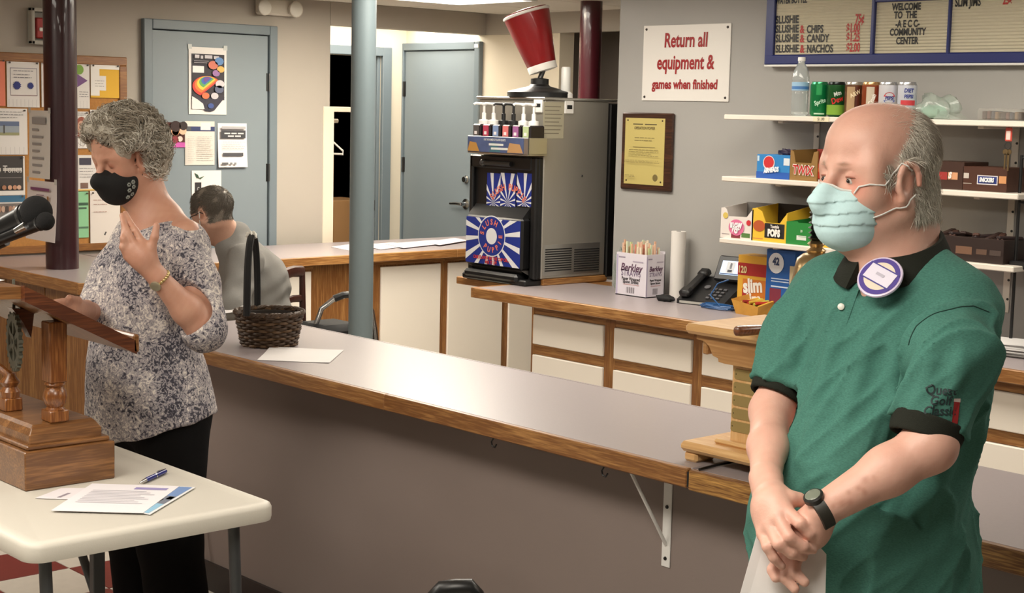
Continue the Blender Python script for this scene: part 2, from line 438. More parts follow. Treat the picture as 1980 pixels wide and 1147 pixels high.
# bracket below
bt = at_y(1293, 925, YP-.002)
t = thing('shelf_bracket', 'white metal angle bracket with diagonal brace under the counter edge', 'bracket', (bt[0], YP, .59))
part('wall_leg', MB().box((bt[0]-.014, YP-.004, .588), (bt[0]+.014, YP-.0005, ZT-.037), .0015), M_WHITE, t)
part('arm', MB().box((bt[0]-.014, YF+.012, ZT-.041), (bt[0]+.014, YP, ZT-.037), .0015), M_WHITE, t)
part('brace', MB().tube([(bt[0], YP-.004, .645), (bt[0], YP-.05, .715), (bt[0], YF+.02, ZT-.042)], .0045, 8), M_WHITE, t, True)
for z in (.61, .74): part('screw', MB().lathe([(.005,0),(.004,.003)], (bt[0], YP-.004, z), 10, (0,-1,0)), M_BLACK, t)
for (px, py, lab) in ((938, 843, 'small black cup hook screwed under the counter edge far from the bracket'), (1158, 897, 'small black cup hook screwed under the counter edge near the white bracket')):
    h = at_z(px, py, ZT-.046)
    solo('cup_hook', MB().tube([(h[0], YF+.02, ZT-.036), (h[0], YF+.02, ZT-.058), (h[0]-.006, YF+.02, ZT-.066), (h[0]-.003, YF+.02, ZT-.077), (h[0]+.008, YF+.02, ZT-.079), (h[0]+.014, YF+.02, ZT-.07)], .0022, 6), M_BLACK, lab, 'hook', 'cup hooks under the counter', True)

# ------------------------------------------------------------------ left bar and rear bar with cabinets
xe = -6.32
t = thing('oak_bar', 'oak panelled bar end with grey laminate top around the maroon column', 'bar', (-7.0, 3.45, 0))
part('laminate_top', MB().box((XL+.01, 3.16, ZT-.036), (xe, 3.76, ZT), .003), M_LAM, t)
part('edge_strip', MB().box((XL+.01, 3.14, ZT-.05), (xe+.001, 3.16, ZT+.001), .003), M_OAKX, t)
part('edge_strip', MB().box((xe, 3.14, ZT-.05), (xe+.02, 3.76, ZT+.001), .003), M_OAKY, t)
for i in range(3):
    a = xe-.04-.42*i
    part('oak_panel', MB().box((a-.41, 3.21, .02), (a, 3.23, ZT-.05), .003), M_OAKZ, t)
part('corner_post', MB().box((xe-.045, 3.20, 0), (xe-.0, 3.245, ZT-.036), .003), M_OAKZ, t)
part('carcass', MB().box((XL+.02, 3.235, 0), (xe-.03, 3.75, ZT-.04)), M_OAKZ, t)
XF = -6.82
t = thing('bar_top', 'grey laminate bar top with oak edge in front of the grey doors', 'countertop', (-7.12, 5.0, ZT-.036))
part('laminate_top', MB().box((-7.5, 3.77, ZT-.036), (XF, 6.5, ZT), .003), M_LAM, t)
part('edge_strip', MB().box((XF, 3.77, ZT-.045), (XF+.02, at_x(880, 475, XF)[1], ZT+.001), .003), M_OAKY, t)
part('edge_strip', MB().box((XF, at_x(880, 475, XF)[1]+.001, ZT-.045), (XF+.02, 6.5, ZT+.001), .003), M_OAKY, t)
def yx(px, py=560): return at_x(px, py, XF-.04)[1]
units = [(yx(500), yx(604), yx(520), yx(600), 'white fronted base cabinet beside the seated man'),
         (yx(717), yx(857), yx(735), yx(850), 'white fronted base cabinet right behind the grey column'),
         (yx(857.5), yx(977), yx(865), yx(970), 'white fronted base cabinet between grey column and drawer counter'),
         (yx(977.5), yx(1100), yx(983), yx(1090), 'white fronted base cabinet partly hidden by the drawer counter')]
for (a, b, d0, d1, lab) in units:
    t = thing('base_cabinet', lab, 'cabinet', ((XF-.3), (a+b)/2, 0), 0, 'white base cabinets under the bar')
    part('face_frame', MB().box((XF-.08, a, .0), (XF-.045, b, ZT-.037), .002), M_OAKZ, t)
    part('carcass', MB().box((-7.45, a, .0), (XF-.08, b, ZT-.037)), M_OAKZ, t)
    part('cabinet_door', MB().box((XF-.045, d0, .1), (XF-.03, d1, at_x(800, 513, XF-.03)[2]), .003), M_WHITECAB, t)
    part('top_rail', MB().box((XF-.046, a, at_x(800, 509, XF-.03)[2]), (XF-.032, b, ZT-.037), .002), M_OAKY, t)
a, b = yx(604.5), yx(716.5)
t = thing('oak_side_panel', 'oak panel between the white cabinets behind the grey column', 'panel', (XF-.3, (a+b)/2, 0))
part('panel_board', MB().box((-7.4, a, 0), (XF-.06, b, ZT-.037), .002), M_OAKZ, t)
# papers on the bar top
PB = [((640,478),(690,471),(735,478),(690,488), (222,214,214), 'white leaflet lying on the bar beside the grey column'),
      ((700,475),(760,470),(800,476),(735,484), (214,206,210), 'white leaflet lying flat on the bar between column and drawer counter'),
      ((745,474),(840,466),(885,470),(780,482), (226,208,214), 'pinkish sheet spread flat on the bar behind the slush machine'),
      ((820,471),(880,463),(905,468),(850,477), (230,214,218), 'pale pink sheet on the bar end nearest the slush machine')]
for i, (p1, p2, p3, p4, c3, lab) in enumerate(PB):
    q = [at_z(p[0], p[1], ZT) for p in (p1, p2, p3, p4)]; z = ZT+.002+.0025*i
    mb = MB(); mb.add([(p[0], p[1], z-.0015) for p in q]+[(p[0], p[1], z) for p in q], [(0,1,2,3),(4,5,6,7),(0,1,5,4),(1,2,6,5),(2,3,7,6),(3,0,4,7)])
    solo('leaflet', mb, mat('leaflet_%d' % i, c3, .7), lab, 'paper', 'leaflets lying on the bar')

# ------------------------------------------------------------------ back counter with drawers
YC = 4.57
x0c = at_z(924, 556, ZT)[0]
t = thing('back_counter_top', 'grey laminate back counter top with oak edge carrying the slush machine', 'countertop', (-2.6, 4.86, ZT-.036))
part('laminate_top', MB().box((x0c, YC, ZT-.036), (1.8, YB-.001, ZT), .003), M_LAM, t)
part('edge_strip', MB().box((x0c, YC-.02, ZT-.045), (1.8, YC, ZT+.001), .003), M_OAKX, t)
part('edge_strip', MB().box((x0c-.02, YC-.02, ZT-.045), (x0c, YB-.002, ZT+.001), .003), M_OAKY, t)
tm_ = thing('machine_shelf', 'oak faced shelf board carrying the slush machine past the wall end', 'shelf', (x0c-.2, 5.1, ZT-.036))
part('shelf_board', MB().box((x0c-.42, 4.80, ZT-.036), (x0c-.021, 5.36, ZT-.002), .003), M_OAKX, tm_)
part('shelf_board', MB().box((x0c-.021, YB+.002, ZT-.036), (XBE-.004, 5.36, ZT-.002), .003), M_OAKX, tm_)
part('shelf_post', MB().box((x0c-.40, 5.28, 0), (x0c-.34, 5.34, ZT-.036), .003), M_OAKZ, tm_)
YD = 4.615
def xd(px, py=640): return at_y(px, py, YD)[0]
zt_ = at_y(1035, 607, YD)[2]; zm1 = at_y(1033, 665, YD)[2]; zm0 = at_y(1032, 684, YD)[2]; zl0 = zm0-(zt_-zm1)
cols = [(xd(1033), xd(1170)), (xd(1190), xd(1342)), (xd(1362), xd(1362)+(xd(1342)-xd(1190)))]
st = xd(1190)-xd(1170); wdt = cols[1][1]-cols[1][0]
while len(cols) < 6: cols.append((cols[-1][1]+st, cols[-1][1]+st+wdt))
LAB = ['white fronted drawer cabinet under the slush machine end of the back counter', 'white fronted drawer cabinet under the straw box', 'white fronted drawer cabinet behind the wooden podium box']
LAB += ['white fronted drawer cabinet in the back counter behind the brass bell', 'white fronted drawer cabinet in the back counter hidden behind the green shirt man', 'white fronted drawer cabinet below the magazine stack']
prev = cols[0][0]-.005
for i, (a, b) in enumerate(cols):
    e = b+st/2
    t = thing('drawer_cabinet', LAB[i], 'cabinet', ((prev+e)/2, 4.85, 0), 0, 'white drawer cabinets under the back counter')
    part('carcass', MB().box((prev, YD+.02, 0), (e-.001, 5.12, ZT-.037)), M_OAKZ, t)
    part('stile', MB().box((prev, YD, 0), (a, YD+.02, ZT-.037)), M_OAKZ, t)
    part('stile', MB().box((b, YD, 0), (e-.001, YD+.02, ZT-.037)), M_OAKZ, t)
    for (z0, z1) in ((zt_, ZT-.037), (zm0, zm1), (zl0-.04, zl0)):
        part('rail', MB().box((a, YD, z0), (b, YD+.019, z1), .001), M_OAKX, t)
    part('drawer_front', MB().box((a+.002, YD-.012, zm1+.002), (b-.002, YD+.01, zt_-.002), .003), M_WHITECAB, t)
    part('drawer_front', MB().box((a+.002, YD-.012, zl0+.002), (b-.002, YD+.01, zm0-.002), .003), M_WHITECAB, t)
    part('cabinet_door', MB().box((a+.002, YD-.012, .12), (b-.002, YD+.01, zl0-.042), .003), M_WHITECAB, t)
    prev = e
# ------------------------------------------------------------------ cork board and flyers
def flyer(p0, p1, rgb, prints, label, plane=XL, off=.004, group='flyers on the cork board', name='flyer', curl=.0, pins=True, tape=False, matl=None, facey=False):
    if facey:
        a = at_y(p0[0], p0[1], plane); b = at_y(p1[0], p1[1], plane); w, h = b[0]-a[0], a[2]-b[2]
        t = thing(name, label, 'flyer', ((a[0]+b[0])/2, plane-off, b[2]), 0, group)
    else:
        a = at_x(p0[0], p0[1], plane); b = at_x(p1[0], p1[1], plane)
        w, h = b[1]-a[1], a[2]-b[2]
        t = thing(name, label, 'flyer', (plane+off, (a[1]+b[1])/2, b[2]), math.pi/2, group)
    mb = MB(); n = 6
    for i in range(n):
        z0, z1 = h*i/n, h*(i+1)/n
        c0, c1 = -curl*(1-i/n)**2, -curl*(1-(i+1)/n)**2
        mb.add([(-w/2,c0,z0),(w/2,c0,z0),(w/2,c1,z1),(-w/2,c1,z1),(-w/2,c0+.0008,z0),(w/2,c0+.0008,z0),(w/2,c1+.0008,z1),(-w/2,c1+.0008,z1)],
               [(0,1,2,3),(4,7,6,5),(0,3,7,4),(1,5,6,2)]+([(0,4,5,1)] if i == 0 else [])+([(3,2,6,7)] if i == n-1 else []))
    lpart('sheet', mb, matl or mat('paper_%02x%02x%02x' % tuple(rgb), rgb, .8, var=.02), t)
    if prints: rects(t, prints, w, h, y=-.0012-curl)
    if pins:
        for sx in (-.42, .42):
            lpart('push_pin', MB().lathe([(.004,0),(.003,.004),(.005,.008)], (sx*w, 0, h*.96), 8, (0,-1,0)), flat((70,60,55)), t)
    if tape:
        for sx in (-1, 1):
            lpart('tape', MB().box((sx*w*.47-.012, -.0012, h-.012), (sx*w*.47+.012, -.0006, h+.014)), mat('clear_tape', (190,194,192), .3), t)
    return t, w, h
PW = (224,220,216)
bz = at_x(100, 488, XL)[2]; ytr = at_x(242, 111, XL)
bt_ = thing('bulletin_board', 'long oak framed cork bulletin board covered in flyers beside the grey door', 'bulletin board', (XL+.001, 2.6, bz))
ya, yb, zb, ztp = 1.2, ytr[1], bz, ytr[2]
M_CORK = mat('cork', (176,124,66), .9, var=.22, vs=90, bump=.2, bs=200)
part('cork_sheet', MB().box((XL+.001, ya+.04, zb+.03), (XL+.010, yb-.04, ztp-.03)), M_CORK, bt_)
M_FOAK = wood('oak_frame', (170,118,60), (128,82,38), 1)
for (y0, y1, z0, z1) in ((ya, yb, ztp-.045, ztp), (ya, yb, zb, zb+.04), (yb-.045, yb, zb+.04, ztp-.045), (ya, ya+.045, zb+.04, ztp-.045)):
    part('frame_bar', MB().box((XL+.001, y0, z0), (XL+.022, y1, z1), .004), M_FOAK, bt_)
BP = XL+.012
tabs = lambda: [(.04+.12*k, .01, .045+.12*k, .17, (150,146,146)) for k in range(8)]
t, w_, h_ = flyer((12,117), (76,208), PW, [(.1,.84,.93,.85,(90,80,110)),(.1,.26,.11,.85,(90,80,110)),(.92,.26,.93,.85,(90,80,110)),(.1,.25,.93,.262,(120,70,80))]+lines_text([.78,.70,.64],.2,.82,(130,128,135),.015)+tabs(), 'white notice with two dark blue splashes and tear-off tabs', BP)
rs = random.Random(3)
for cu in (.30, .72):
    pts = []
    for k in range(28):
        r = (.135 if k % 2 else .10)*(1 if cu < .5 else .8); pts.append((cu+r*math.cos(k*2*math.pi/28)*1.0, .47+r*.75*math.sin(k*2*math.pi/28)))
    polyprint(t, pts, w_, h_, (38,48,120))
flyer((-40,112), (10,205), (224,130,104), [], 'salmon orange sheet on the cork board beside the blue splash notice', BP)
flyer((79,118), (135,208), PW, lines_text([.8,.7,.6,.5,.4],.1,.9)+tabs(), 'white tear-off notice half hidden behind the maroon column', BP)
t, w_, h_ = flyer((118,121), (173,210), PW, lines_text([.36,.31,.26],.62,.95)+tabs(), 'white flyer with a green disc and purple arrow shape', BP)
polyprint(t, circ(.62,.86,.16,.11), w_, h_, (120,160,60)); polyprint(t, [(.5,.78),(.92,.62),(.5,.45)], w_, h_, (112,74,128))
t, w_, h_ = flyer((174,124), (231,190), (226,178,62), [(.0,.86,1,1,(232,228,222)),(.0,.06,.30,.86,(230,226,220)),(.28,.22,.52,.66,(228,224,218))]+lines_text([.34,.42,.50],.14,.46,(120,115,115)), 'yellow flyer with a white coupon block on the cork board', BP, off=.005)
t, w_, h_ = flyer((-22,209), (53,299), PW, [(.05,.42,.78,.72,(150,160,170)),(.05,.62,.78,.72,(96,110,140)),(.05,.42,.78,.48,(150,150,110)),(.36,.46,.40,.64,(80,80,76))]+lines_text([.92,.86,.80],.1,.9)+tabs(), 'white notice with a small landscape picture and tear-off tabs', BP)
t, w_, h_ = flyer((-22,302), (48,377), (226,222,216), [(.0,.12,.95,1.0,(58,54,52))]+[(.05,.62,.32,.70,(200,196,190)),(.38,.62,.92,.70,(200,196,190)),(.05,.44,.9,.46,(120,116,112))], 'dark grey poster with white lettering and faces along its foot', BP)
letters(t, 'has Tones!', .055*w_/.2, (.0, -.004, h_*.66), flat((224,220,214)), .8)
for k, u in enumerate((.40,.56,.70,.82)): polyprint(t, circ(u,.20,.06,.06), w_, h_, ((170,120,90),(206,160,130),(190,140,110),(214,176,150))[k], y=-.005)
t, w_, h_ = flyer((-22,379), (48,422), (210,206,202), [(.0,.72,1,1,(58,108,140)),(.02,.10,.98,.66,(120,112,108))], 'flyer with a teal blue band over a group photograph', BP, off=.005)
for k in range(9): polyprint(t, circ(.08+.1*k,.42,.05,.14), w_, h_, ((196,166,146),(80,70,66),(170,130,110))[k % 3], y=-.004)
t, w_, h_ = flyer((120,215), (171,287), PW, lines_text([.95,.9],.55,.95), 'white flyer with an oval reddish portrait beside the column', BP)
polyprint(t, circ(.72,.56,.24,.3), w_, h_, (150,78,60)); polyprint(t, circ(.70,.55,.15,.2), w_, h_, (206,160,136), y=-.004)
flyer((173,212), (232,292), PW, lines_text([.93,.86,.8],.05,.7), 'white notice pinned above the grey haired woman', BP, off=.006)
flyer((125,300), (190,368), PW, [(.42,.72,.78,.92,(64,60,76)),(.45,.06,.68,.22,(120,92,80)),(0,0,1,.04,(226,190,110))]+lines_text([.62,.54,.46,.38],.42,.9), 'white flyer with two tiny dark photographs and yellow foot', BP)
flyer((130,371), (171,459), (140,196,150), [(.52,.70,.98,.76,(60,90,70)),(.52,.62,.9,.66,(60,90,70)),(.5,.2,.98,.24,(84,120,94))], 'mint green flyer behind the grey haired woman', BP)
flyer((173,369), (236,470), (222,214,206), lines_text([.82,.74,.6],.1,.6,(176,140,130)), 'off-white flyer with faint red script behind the woman', BP, off=.006)
YCOL = at_d(121, 533, 7.45)[1]-.0755; GC = 'sheets taped to the maroon column'
flyer((57,213), (99,347), (214,212,208), [(.2,.80,.85,.90,(150,150,152))]+[(.2,.70-.105*k,.5+.3*((k*37) % 10)/10,.735-.105*k,(150,150,152)) for k in range(7)], 'long list notice in large grey print taped to the maroon column', YCOL, off=.002, curl=.006, group=GC, pins=False, tape=True, facey=True)
flyer((55,347), (113,470), (220,214,214), [(.2,.84,.84,.89,(120,70,110)),(.4,.76,.66,.775,(140,120,140)),(.76,.68,.82,.76,(150,110,70))], 'curling white sheet with purple heading taped low on the column', YCOL, off=.006, curl=.012, group=GC, pins=False, tape=True, facey=True)
# posters on the grey door
DPL = XL+.019
G = 'posters taped to the grey door'
t, w_, h_ = flyer((364,90), (437,222), PW, [(.07,.30,.94,.90,(44,40,48)),(.07,.22,.94,.30,(52,48,58)),(.10,.62,.40,.72,(228,226,224)),(.10,.13,.18,.19,(70,70,74))], 'tall colourful poster with rainbow swirl taped to the grey door', DPL, group=G, pins=False, tape=True)
polyprint(t, [(.07,.24),(.42,.05),(.55,.04),(.66,.06),(.94,.26)], w_, h_, (48,46,60), y=-.006)
polyprint(t, [(.07,.08),(.40,.08),(.36,.16),(.22,.22),(.07,.27)], w_, h_, (224,220,216), y=-.0065)
rbw = [(200,60,50),(222,120,50),(226,196,70),(90,160,90),(60,96,170),(110,70,140)]
for k, c3 in enumerate(rbw):
    r0 = .37-.055*k; a0 = [(.47+r0*1.05*math.cos(th), .42+r0*.42*math.sin(th)+.02*k) for th in np.linspace(.2*math.pi, 1.35*math.pi, 16)]
    polyprint(t, a0, w_, h_, c3, y=-.006-.0006*k)
for (u, v, r, c3) in ((.62,.74,.13,(196,110,90)),(.78,.80,.12,(90,130,180)),(.82,.68,.10,(214,170,90)),(.70,.62,.1,(150,110,160)),(.80,.46,.12,(200,196,200)),(.78,.38,.12,(90,96,120)),(.66,.28,.1,(190,186,190)),(.56,.13,.08,(60,80,140)),(.42,.28,.1,(206,110,70))):
    polyprint(t, circ(u,v,r,r*.5,12), w_, h_, c3, y=-.0105)
rects(t, [(.14,.835,.26,.885,(190,186,190)),(.29,.83,.36,.875,(190,186,190)),(.40,.835,.60,.885,(190,186,190)),(.64,.83,.78,.875,(190,186,190)),(.12,.79,.5,.80,(150,146,150)),(.12,.765,.46,.775,(150,146,150))], w_, h_, y=-.008)
t, w_, h_ = flyer((306,236), (357,285), (74,36,30), [(.0,.0,1,.2,(190,80,160))], 'photo flyer of two smiling children with magenta foot', DPL, group=G, pins=False)
for (u, v, r, c3) in ((.62,.66,.17,(206,150,110)),(.90,.66,.14,(224,180,150)),(.62,.84,.2,(46,24,20)),(.92,.86,.16,(40,26,24)),(.62,.62,.13,(214,160,122)),(.80,.34,.1,(224,196,186)),(.6,.3,.14,(130,40,50))):
    polyprint(t, circ(u,v,r,r*1.1,14), w_, h_, c3, y=-.003-.0004*int(v*10))
flyer((357,234), (414,319), (216,210,200), [(.0,.77,1,.88,(48,58,100)),(.03,.78,.2,.87,(76,80,84)),(.52,.80,.86,.97,(222,220,216))]+lines_text([.1+.05*k for k in range(12)],.38,.96,(176,172,166),.012)+lines_text([.1+.05*k for k in range(12)],.04,.3,(186,182,174),.012), 'cream printed notice with navy blue header taped to the door', DPL, group=G, pins=False)
t, w_, h_ = flyer((420,238), (476,323), (224,220,220), [(.08,.66,.92,.84,(62,62,66)),(.14,.25,.84,.33,(74,74,78)),(.1,.87,.92,.93,(170,168,170))]+lines_text([.42,.47,.52,.57],.12,.9,(180,176,178),.012)+[(.08,.06,.3,.11,(90,90,90)),(.36,.06,.44,.11,(110,110,110)),(.5,.06,.58,.11,(130,130,130))], 'white notice with two dark grey banner bars curling off the door', DPL, group=G, pins=False, curl=.012)
rects(t, [(.18,.755,.38,.785,(206,204,204)),(.42,.755,.6,.785,(206,204,204)),(.64,.755,.84,.785,(206,204,204)),(.3,.69,.5,.725,(206,204,204)),(.54,.69,.74,.725,(206,204,204))], w_, h_, y=-.016)
t, w_, h_ = flyer((370,330), (427,410), PW, [(.1,.38,.32,.72,(44,42,42))]+lines_text([.2,.26,.32,.5,.56],.42,.9), 'white sheet with a dark green leaf mark taped to the door', DPL, group=G, pins=False)
polyprint(t, [(.08,.95),(.16,.82),(.24,.83),(.20,.9)], w_, h_, (44,70,50)); polyprint(t, [(.2,.82),(.42,.87),(.3,.80)], w_, h_, (60,90,60))
letters(t, 'G', .03, (-w_*.29, -.004, h_*.56), flat((214,212,210)), .7)

# ------------------------------------------------------------------ fixtures on the left wall
a = at_x(52, 14, XL); b = at_x(104, 88, XL)
t = thing('fire_alarm_cover', 'clear plastic guard over a red fire alarm pull above the cork board', 'alarm', (XL, (a[1]+b[1])/2, b[2]), math.pi/2)
w_, h_ = b[1]-a[1], a[2]-b[2]
lpart('guard_back', MB().box((-w_/2, -.012, 0), (w_/2, 0, h_), .006), mat('smoky_clear', (150,150,140), .25), t)
g = MB()
for (x0, x1, z0, z1) in ((-w_/2, -w_/2+.018, 0, h_), (w_/2-.018, w_/2, 0, h_), (-w_/2, w_/2, 0, .02), (-w_/2, w_/2, h_-.02, h_)): g.box((x0, -.055, z0), (x1, -.012, z1), .004)
lpart('guard_rim', g, mat('clear_rim', (178,176,166), .2), t)
lpart('alarm_body', MB().box((-w_*.30, -.045, h_*.17), (w_*.30, -.012, h_*.73), .006), mat('alarm_red', (160,40,36), .4), t)
lpart('pull_handle', MB().box((-w_*.2, -.052, h_*.36), (w_*.2, -.045, h_*.46), .003), M_WHITE, t)
a = at_x(486, -14, XL); b = at_x(566, 33, XL)
t = thing('emergency_light', 'beige twin head emergency light above the grey door', 'emergency light', (XL, (a[1]+b[1])/2, b[2]), math.pi/2)
w_, h_ = b[1]-a[1], a[2]-b[2]; M_EM = mat('beige_plastic', (206,200,186), .45)
lpart('case', MB().box((-w_/2+.02, -.06, 0), (w_/2-.02, 0, h_*.8), .012), M_EM, t)
for sx in (-1, 1):
    l = lpart('lamp_head', MB().lathe([(.03,0),(.045,.03),(.045,.045)], (sx*(w_/2-.035), -.045, h_*.32), 16, (0,-1,0)), M_EM, t, True)
    lpart('lens', MB().lathe([(.04,.045),(.03,.05)], (sx*(w_/2-.035), -.045, h_*.32), 16, (0,-1,0)), mat('lens_clear', (226,224,214), .1), l, True)

# ------------------------------------------------------------------ coat rack nook, hanger, box
a = at_x(625, 206, XL); b = at_x(643, 470, XL)
t = thing('coat_rack', 'cream painted coat rack frame with shelf in the corridor opening', 'coat rack', (XL-.12, b[1], 0))
part('side_board', MB().box((XL-.115, a[1], .0), (XL+.006, b[1], a[2]), .003), M_CREAM, t)
part('shelf_board', MB().box((XL-.40, b[1], a[2]-.03), (XL-.02, b[1]+.17, a[2]), .003), M_CREAM, t)
part('hanging_rail', MB().tube([(XL-.2, b[1], a[2]-.085), (XL-.2, b[1]+.17, a[2]-.085)], .013, 10), M_CREAM, t, True)
hy = b[1]+.07; hz = a[2]-.09
solo('coat_hanger', MB().tube([(XL-.2, hy, hz-.005+.02), (XL-.185, hy, hz+.012), (XL-.18, hy, hz-.02), (XL-.2, hy, hz-.06), (XL-.2, hy-.0, hz-.07), (XL-.03, hy+.02, hz-.17), (XL-.03, hy+.02, hz-.19), (XL-.38, hy-.02, hz-.19), (XL-.38, hy-.02, hz-.17), (XL-.2, hy, hz-.07)], .006, 6), M_WHITE, 'white plastic coat hanger on the coat rack rail', 'hanger', None, True)
p = at_x(656, 470, -8.9)
t = thing('cardboard_box', 'brown cardboard box standing in the dark doorway', 'box', (-8.85, p[1], 0))
part('box_body', MB().box((-9.05, p[1]-.2, 0), (-8.7, p[1]+.12, at_x(655, 388, -8.7)[2]), .004), mat('cardboard', (150,112,70), .85, var=.08), t)
part('printed_mark', MB().box((-8.7, p[1]-.06, .72), (-8.698, p[1]+.06, .86)), flat((60,44,34)), t)

# ------------------------------------------------------------------ wall signs
def wall_rect(p0, p1, Y):
    a = at_y(p0[0], p0[1], Y); b = at_y(p1[0], p1[1], Y); return a[0], b[0], b[2], a[2]
x0, x1, z0, z1 = wall_rect((1245,50), (1408,197), YB-.006)
t = thing('wall_sign', 'white sign in red brush lettering asking to return equipment and games', 'sign', ((x0+x1)/2, YB, z0))
w_, h_ = x1-x0, z1-z0
lpart('sign_panel', MB().box((-w_/2, -.006, 0), (w_/2, -.001, h_), .0015), mat('sign_white', (224,220,214), .35), t)
M_RED = mat('sign_red', (150,22,26), .45)
letters(t, 'Return all', .086, (.0, -.0075, h_*.79), M_RED, .74, bold=.0022, shear=.06)
letters(t, 'equipment &', .086, (.0, -.0075, h_*.50), M_RED, .74, bold=.0022, shear=.06)
letters(t, 'games when finished', .057, (-.0, -.0075, h_*.215), M_RED, .80, bold=.0018, shear=.06)
for u in (.035, .965):
    for v in (.05, .95):
        lpart('screw', MB().lathe([(.006,0),(.004,.004)], (-w_/2+u*w_, -.006, v*h_), 10, (0,-1,0)), flat((50,40,38)), t)
x0, x1, z0, z1 = wall_rect((1203,217), (1296,372), YB-.018)
t = thing('plaque', 'walnut plaque holding a yellow printed certificate', 'plaque', ((x0+x1)/2, YB, z0)); w_, h_ = x1-x0, z1-z0
lpart('board', MB().box((-w_/2, -.018, 0), (w_/2, -.001, h_), .005), wood('walnut', (92,56,36), (50,28,18), 0, rough=.3), t)
cs = lpart('certificate', MB().box((-w_*.42, -.0195, h_*.075), (w_*.36, -.018, h_*.93)), mat('cert_yellow', (188,172,104), .5), t)
rects(cs, [(.2,.90,.45,.915,(90,80,50)),(.5,.90,.8,.915,(90,80,50))]+lines_text([.70,.66],.25,.78,(110,100,60),.008)+[(.22,.56,.78,.567,(120,108,66))]+lines_text([.52,.49,.46,.43],.12,.9,(130,118,72),.007)+lines_text([.36,.345,.33],.05,.95,(140,126,78),.006)+lines_text([.13,.11],.08,.35,(120,108,66),.007), w_*.78, h_*.855, y=-.0198, x0=-w_*.42, z0=h_*.075)
letters(cs, 'OPERATION POWER', .018, (-.01, -.0205, h_*.80), flat((96,84,50)), .75, bold=.0004)
lpart('seal', MB().lathe([(.016,0),(.013,.001)], (w_*.2, -.0195, h_*.17), 14, (0,-1,0)), flat((110,96,52)), cs)
for u in (-.37, .31):
    for v in (.12, .9): lpart('pin', MB().lathe([(.004,0),(.003,.003)], (u*w_, -.0195, v*h_), 8, (0,-1,0)), flat((60,44,30)), t)
# letter board menu
YM = YB-.05
x0, _, _, z0 = wall_rect((1479,125), (1500,100), YM)
x1, z1 = -2.35, 2.26
t = thing('menu_board', 'wide blue framed letter board menu listing slushie prices', 'menu board', ((x0+x1)/2, YB, z0)); xo = (x0+x1)/2
M_NAVY = mat('navy_frame', (24,36,100), .35); M_LB = mat('letterboard_cream', (212,204,178), .6)
nt = M_LB.node_tree; b = nt.nodes['Principled BSDF']
tc = nt.nodes.new('ShaderNodeTexCoord'); wv = nt.nodes.new('ShaderNodeTexWave'); wv.bands_direction = 'Z'; wv.inputs['Scale'].default_value = 26
nt.links.new(tc.outputs['Object'], wv.inputs['Vector']); bp = nt.nodes.new('ShaderNodeBump'); bp.inputs['Strength'].default_value = .8; bp.inputs['Distance'].default_value = .006
nt.links.new(wv.outputs['Fac'], bp.inputs['Height']); nt.links.new(bp.outputs[0], b.inputs['Normal'])
def wx(px, py=100): return at_y(px, py, YM)[0]-xo
def wz(py, px=1660): return at_y(px, py, YM)[2]-z0
lpart('backing', MB().box((x0-xo, -.03, 0), (x1-xo, -.001, z1-z0), .004), M_NAVY, t)
H_ = z1-z0
zb_ = wz(106, 1500)
for (a, b_) in ((wx(1478), wx(1494)), (wx(1680.5), wx(1687)), (wx(1828), wx(1833)), (x1-xo-.05, x1-xo)):
    lpart('frame_bar', MB().box((a, -.05, 0), (b_, -.03, H_), .003), M_NAVY, t)
lpart('frame_bar', MB().box((x0-xo, -.051, 0), (x1-xo, -.03, zb_), .004), M_NAVY, t)
lpart('frame_bar', MB().box((wx(1687), -.05, wz(2,1750)), (wx(1828), -.03, wz(-12,1750)), .003), M_NAVY, t)
lpart('edge_strip', MB().box((x0-xo-.004, -.052, -.008), (x1-xo, -.001, 0), .002), M_WHITE, t)
for (a, b_) in ((wx(1494), wx(1680.5)), (wx(1687), wx(1828)), (wx(1833), x1-xo-.05)):
    lpart('letter_panel', MB().box((a, -.036, zb_), (b_, -.03, H_-.02)), M_LB, t)
M_LK = mat('letter_black', (22,20,20), .5); M_LR = mat('letter_red', (170,36,30), .5)
def ml(s, px, py, matl, hpx=17, sx=.62, align='L'):
    sz = hpx/FPX*6.2*1.34
    letters(t, s, sz, (wx(px, py), -.0375, wz(py, px)), matl, sx*.98, align, bold=.0015)
ml('WATER BOTTLE', 1496, 2, M_LK, 13)
for s1, py, pr in (('SLUSHIE', 39, '75¢'), ('& CHIPS', 57, '$1.00'), ('& CANDY', 75, '$1.25'), ('& NACHOS', 95, '$2.00')):
    ml('SLUSHIE', 1496, py, M_LK, 15.5, .78)
    if s1[0] == '&': ml('&', 1543, py, M_LR, 15.5, .8); ml(s1[2:], 1556, py, M_LK, 15.5, .74)
    ml(pr, 1667 if '¢' in pr else 1659, py-3, M_LR, 17, .62, 'R')
for s1, py, px in (('WELCOME', 13, 1749), ('TO  THE', 29, 1747), ('-A E C C-', 46, 1751), ('COMMUNITY', 62, 1751), ('CENTER', 79, 1750)): ml(s1, px, py, M_LK, 13.2, .74, 'C')
ml('SLIM JIMS', 1843, 5, M_LK, 16); ml('25¢', 1953, 0, M_LR, 15, .62, 'R')

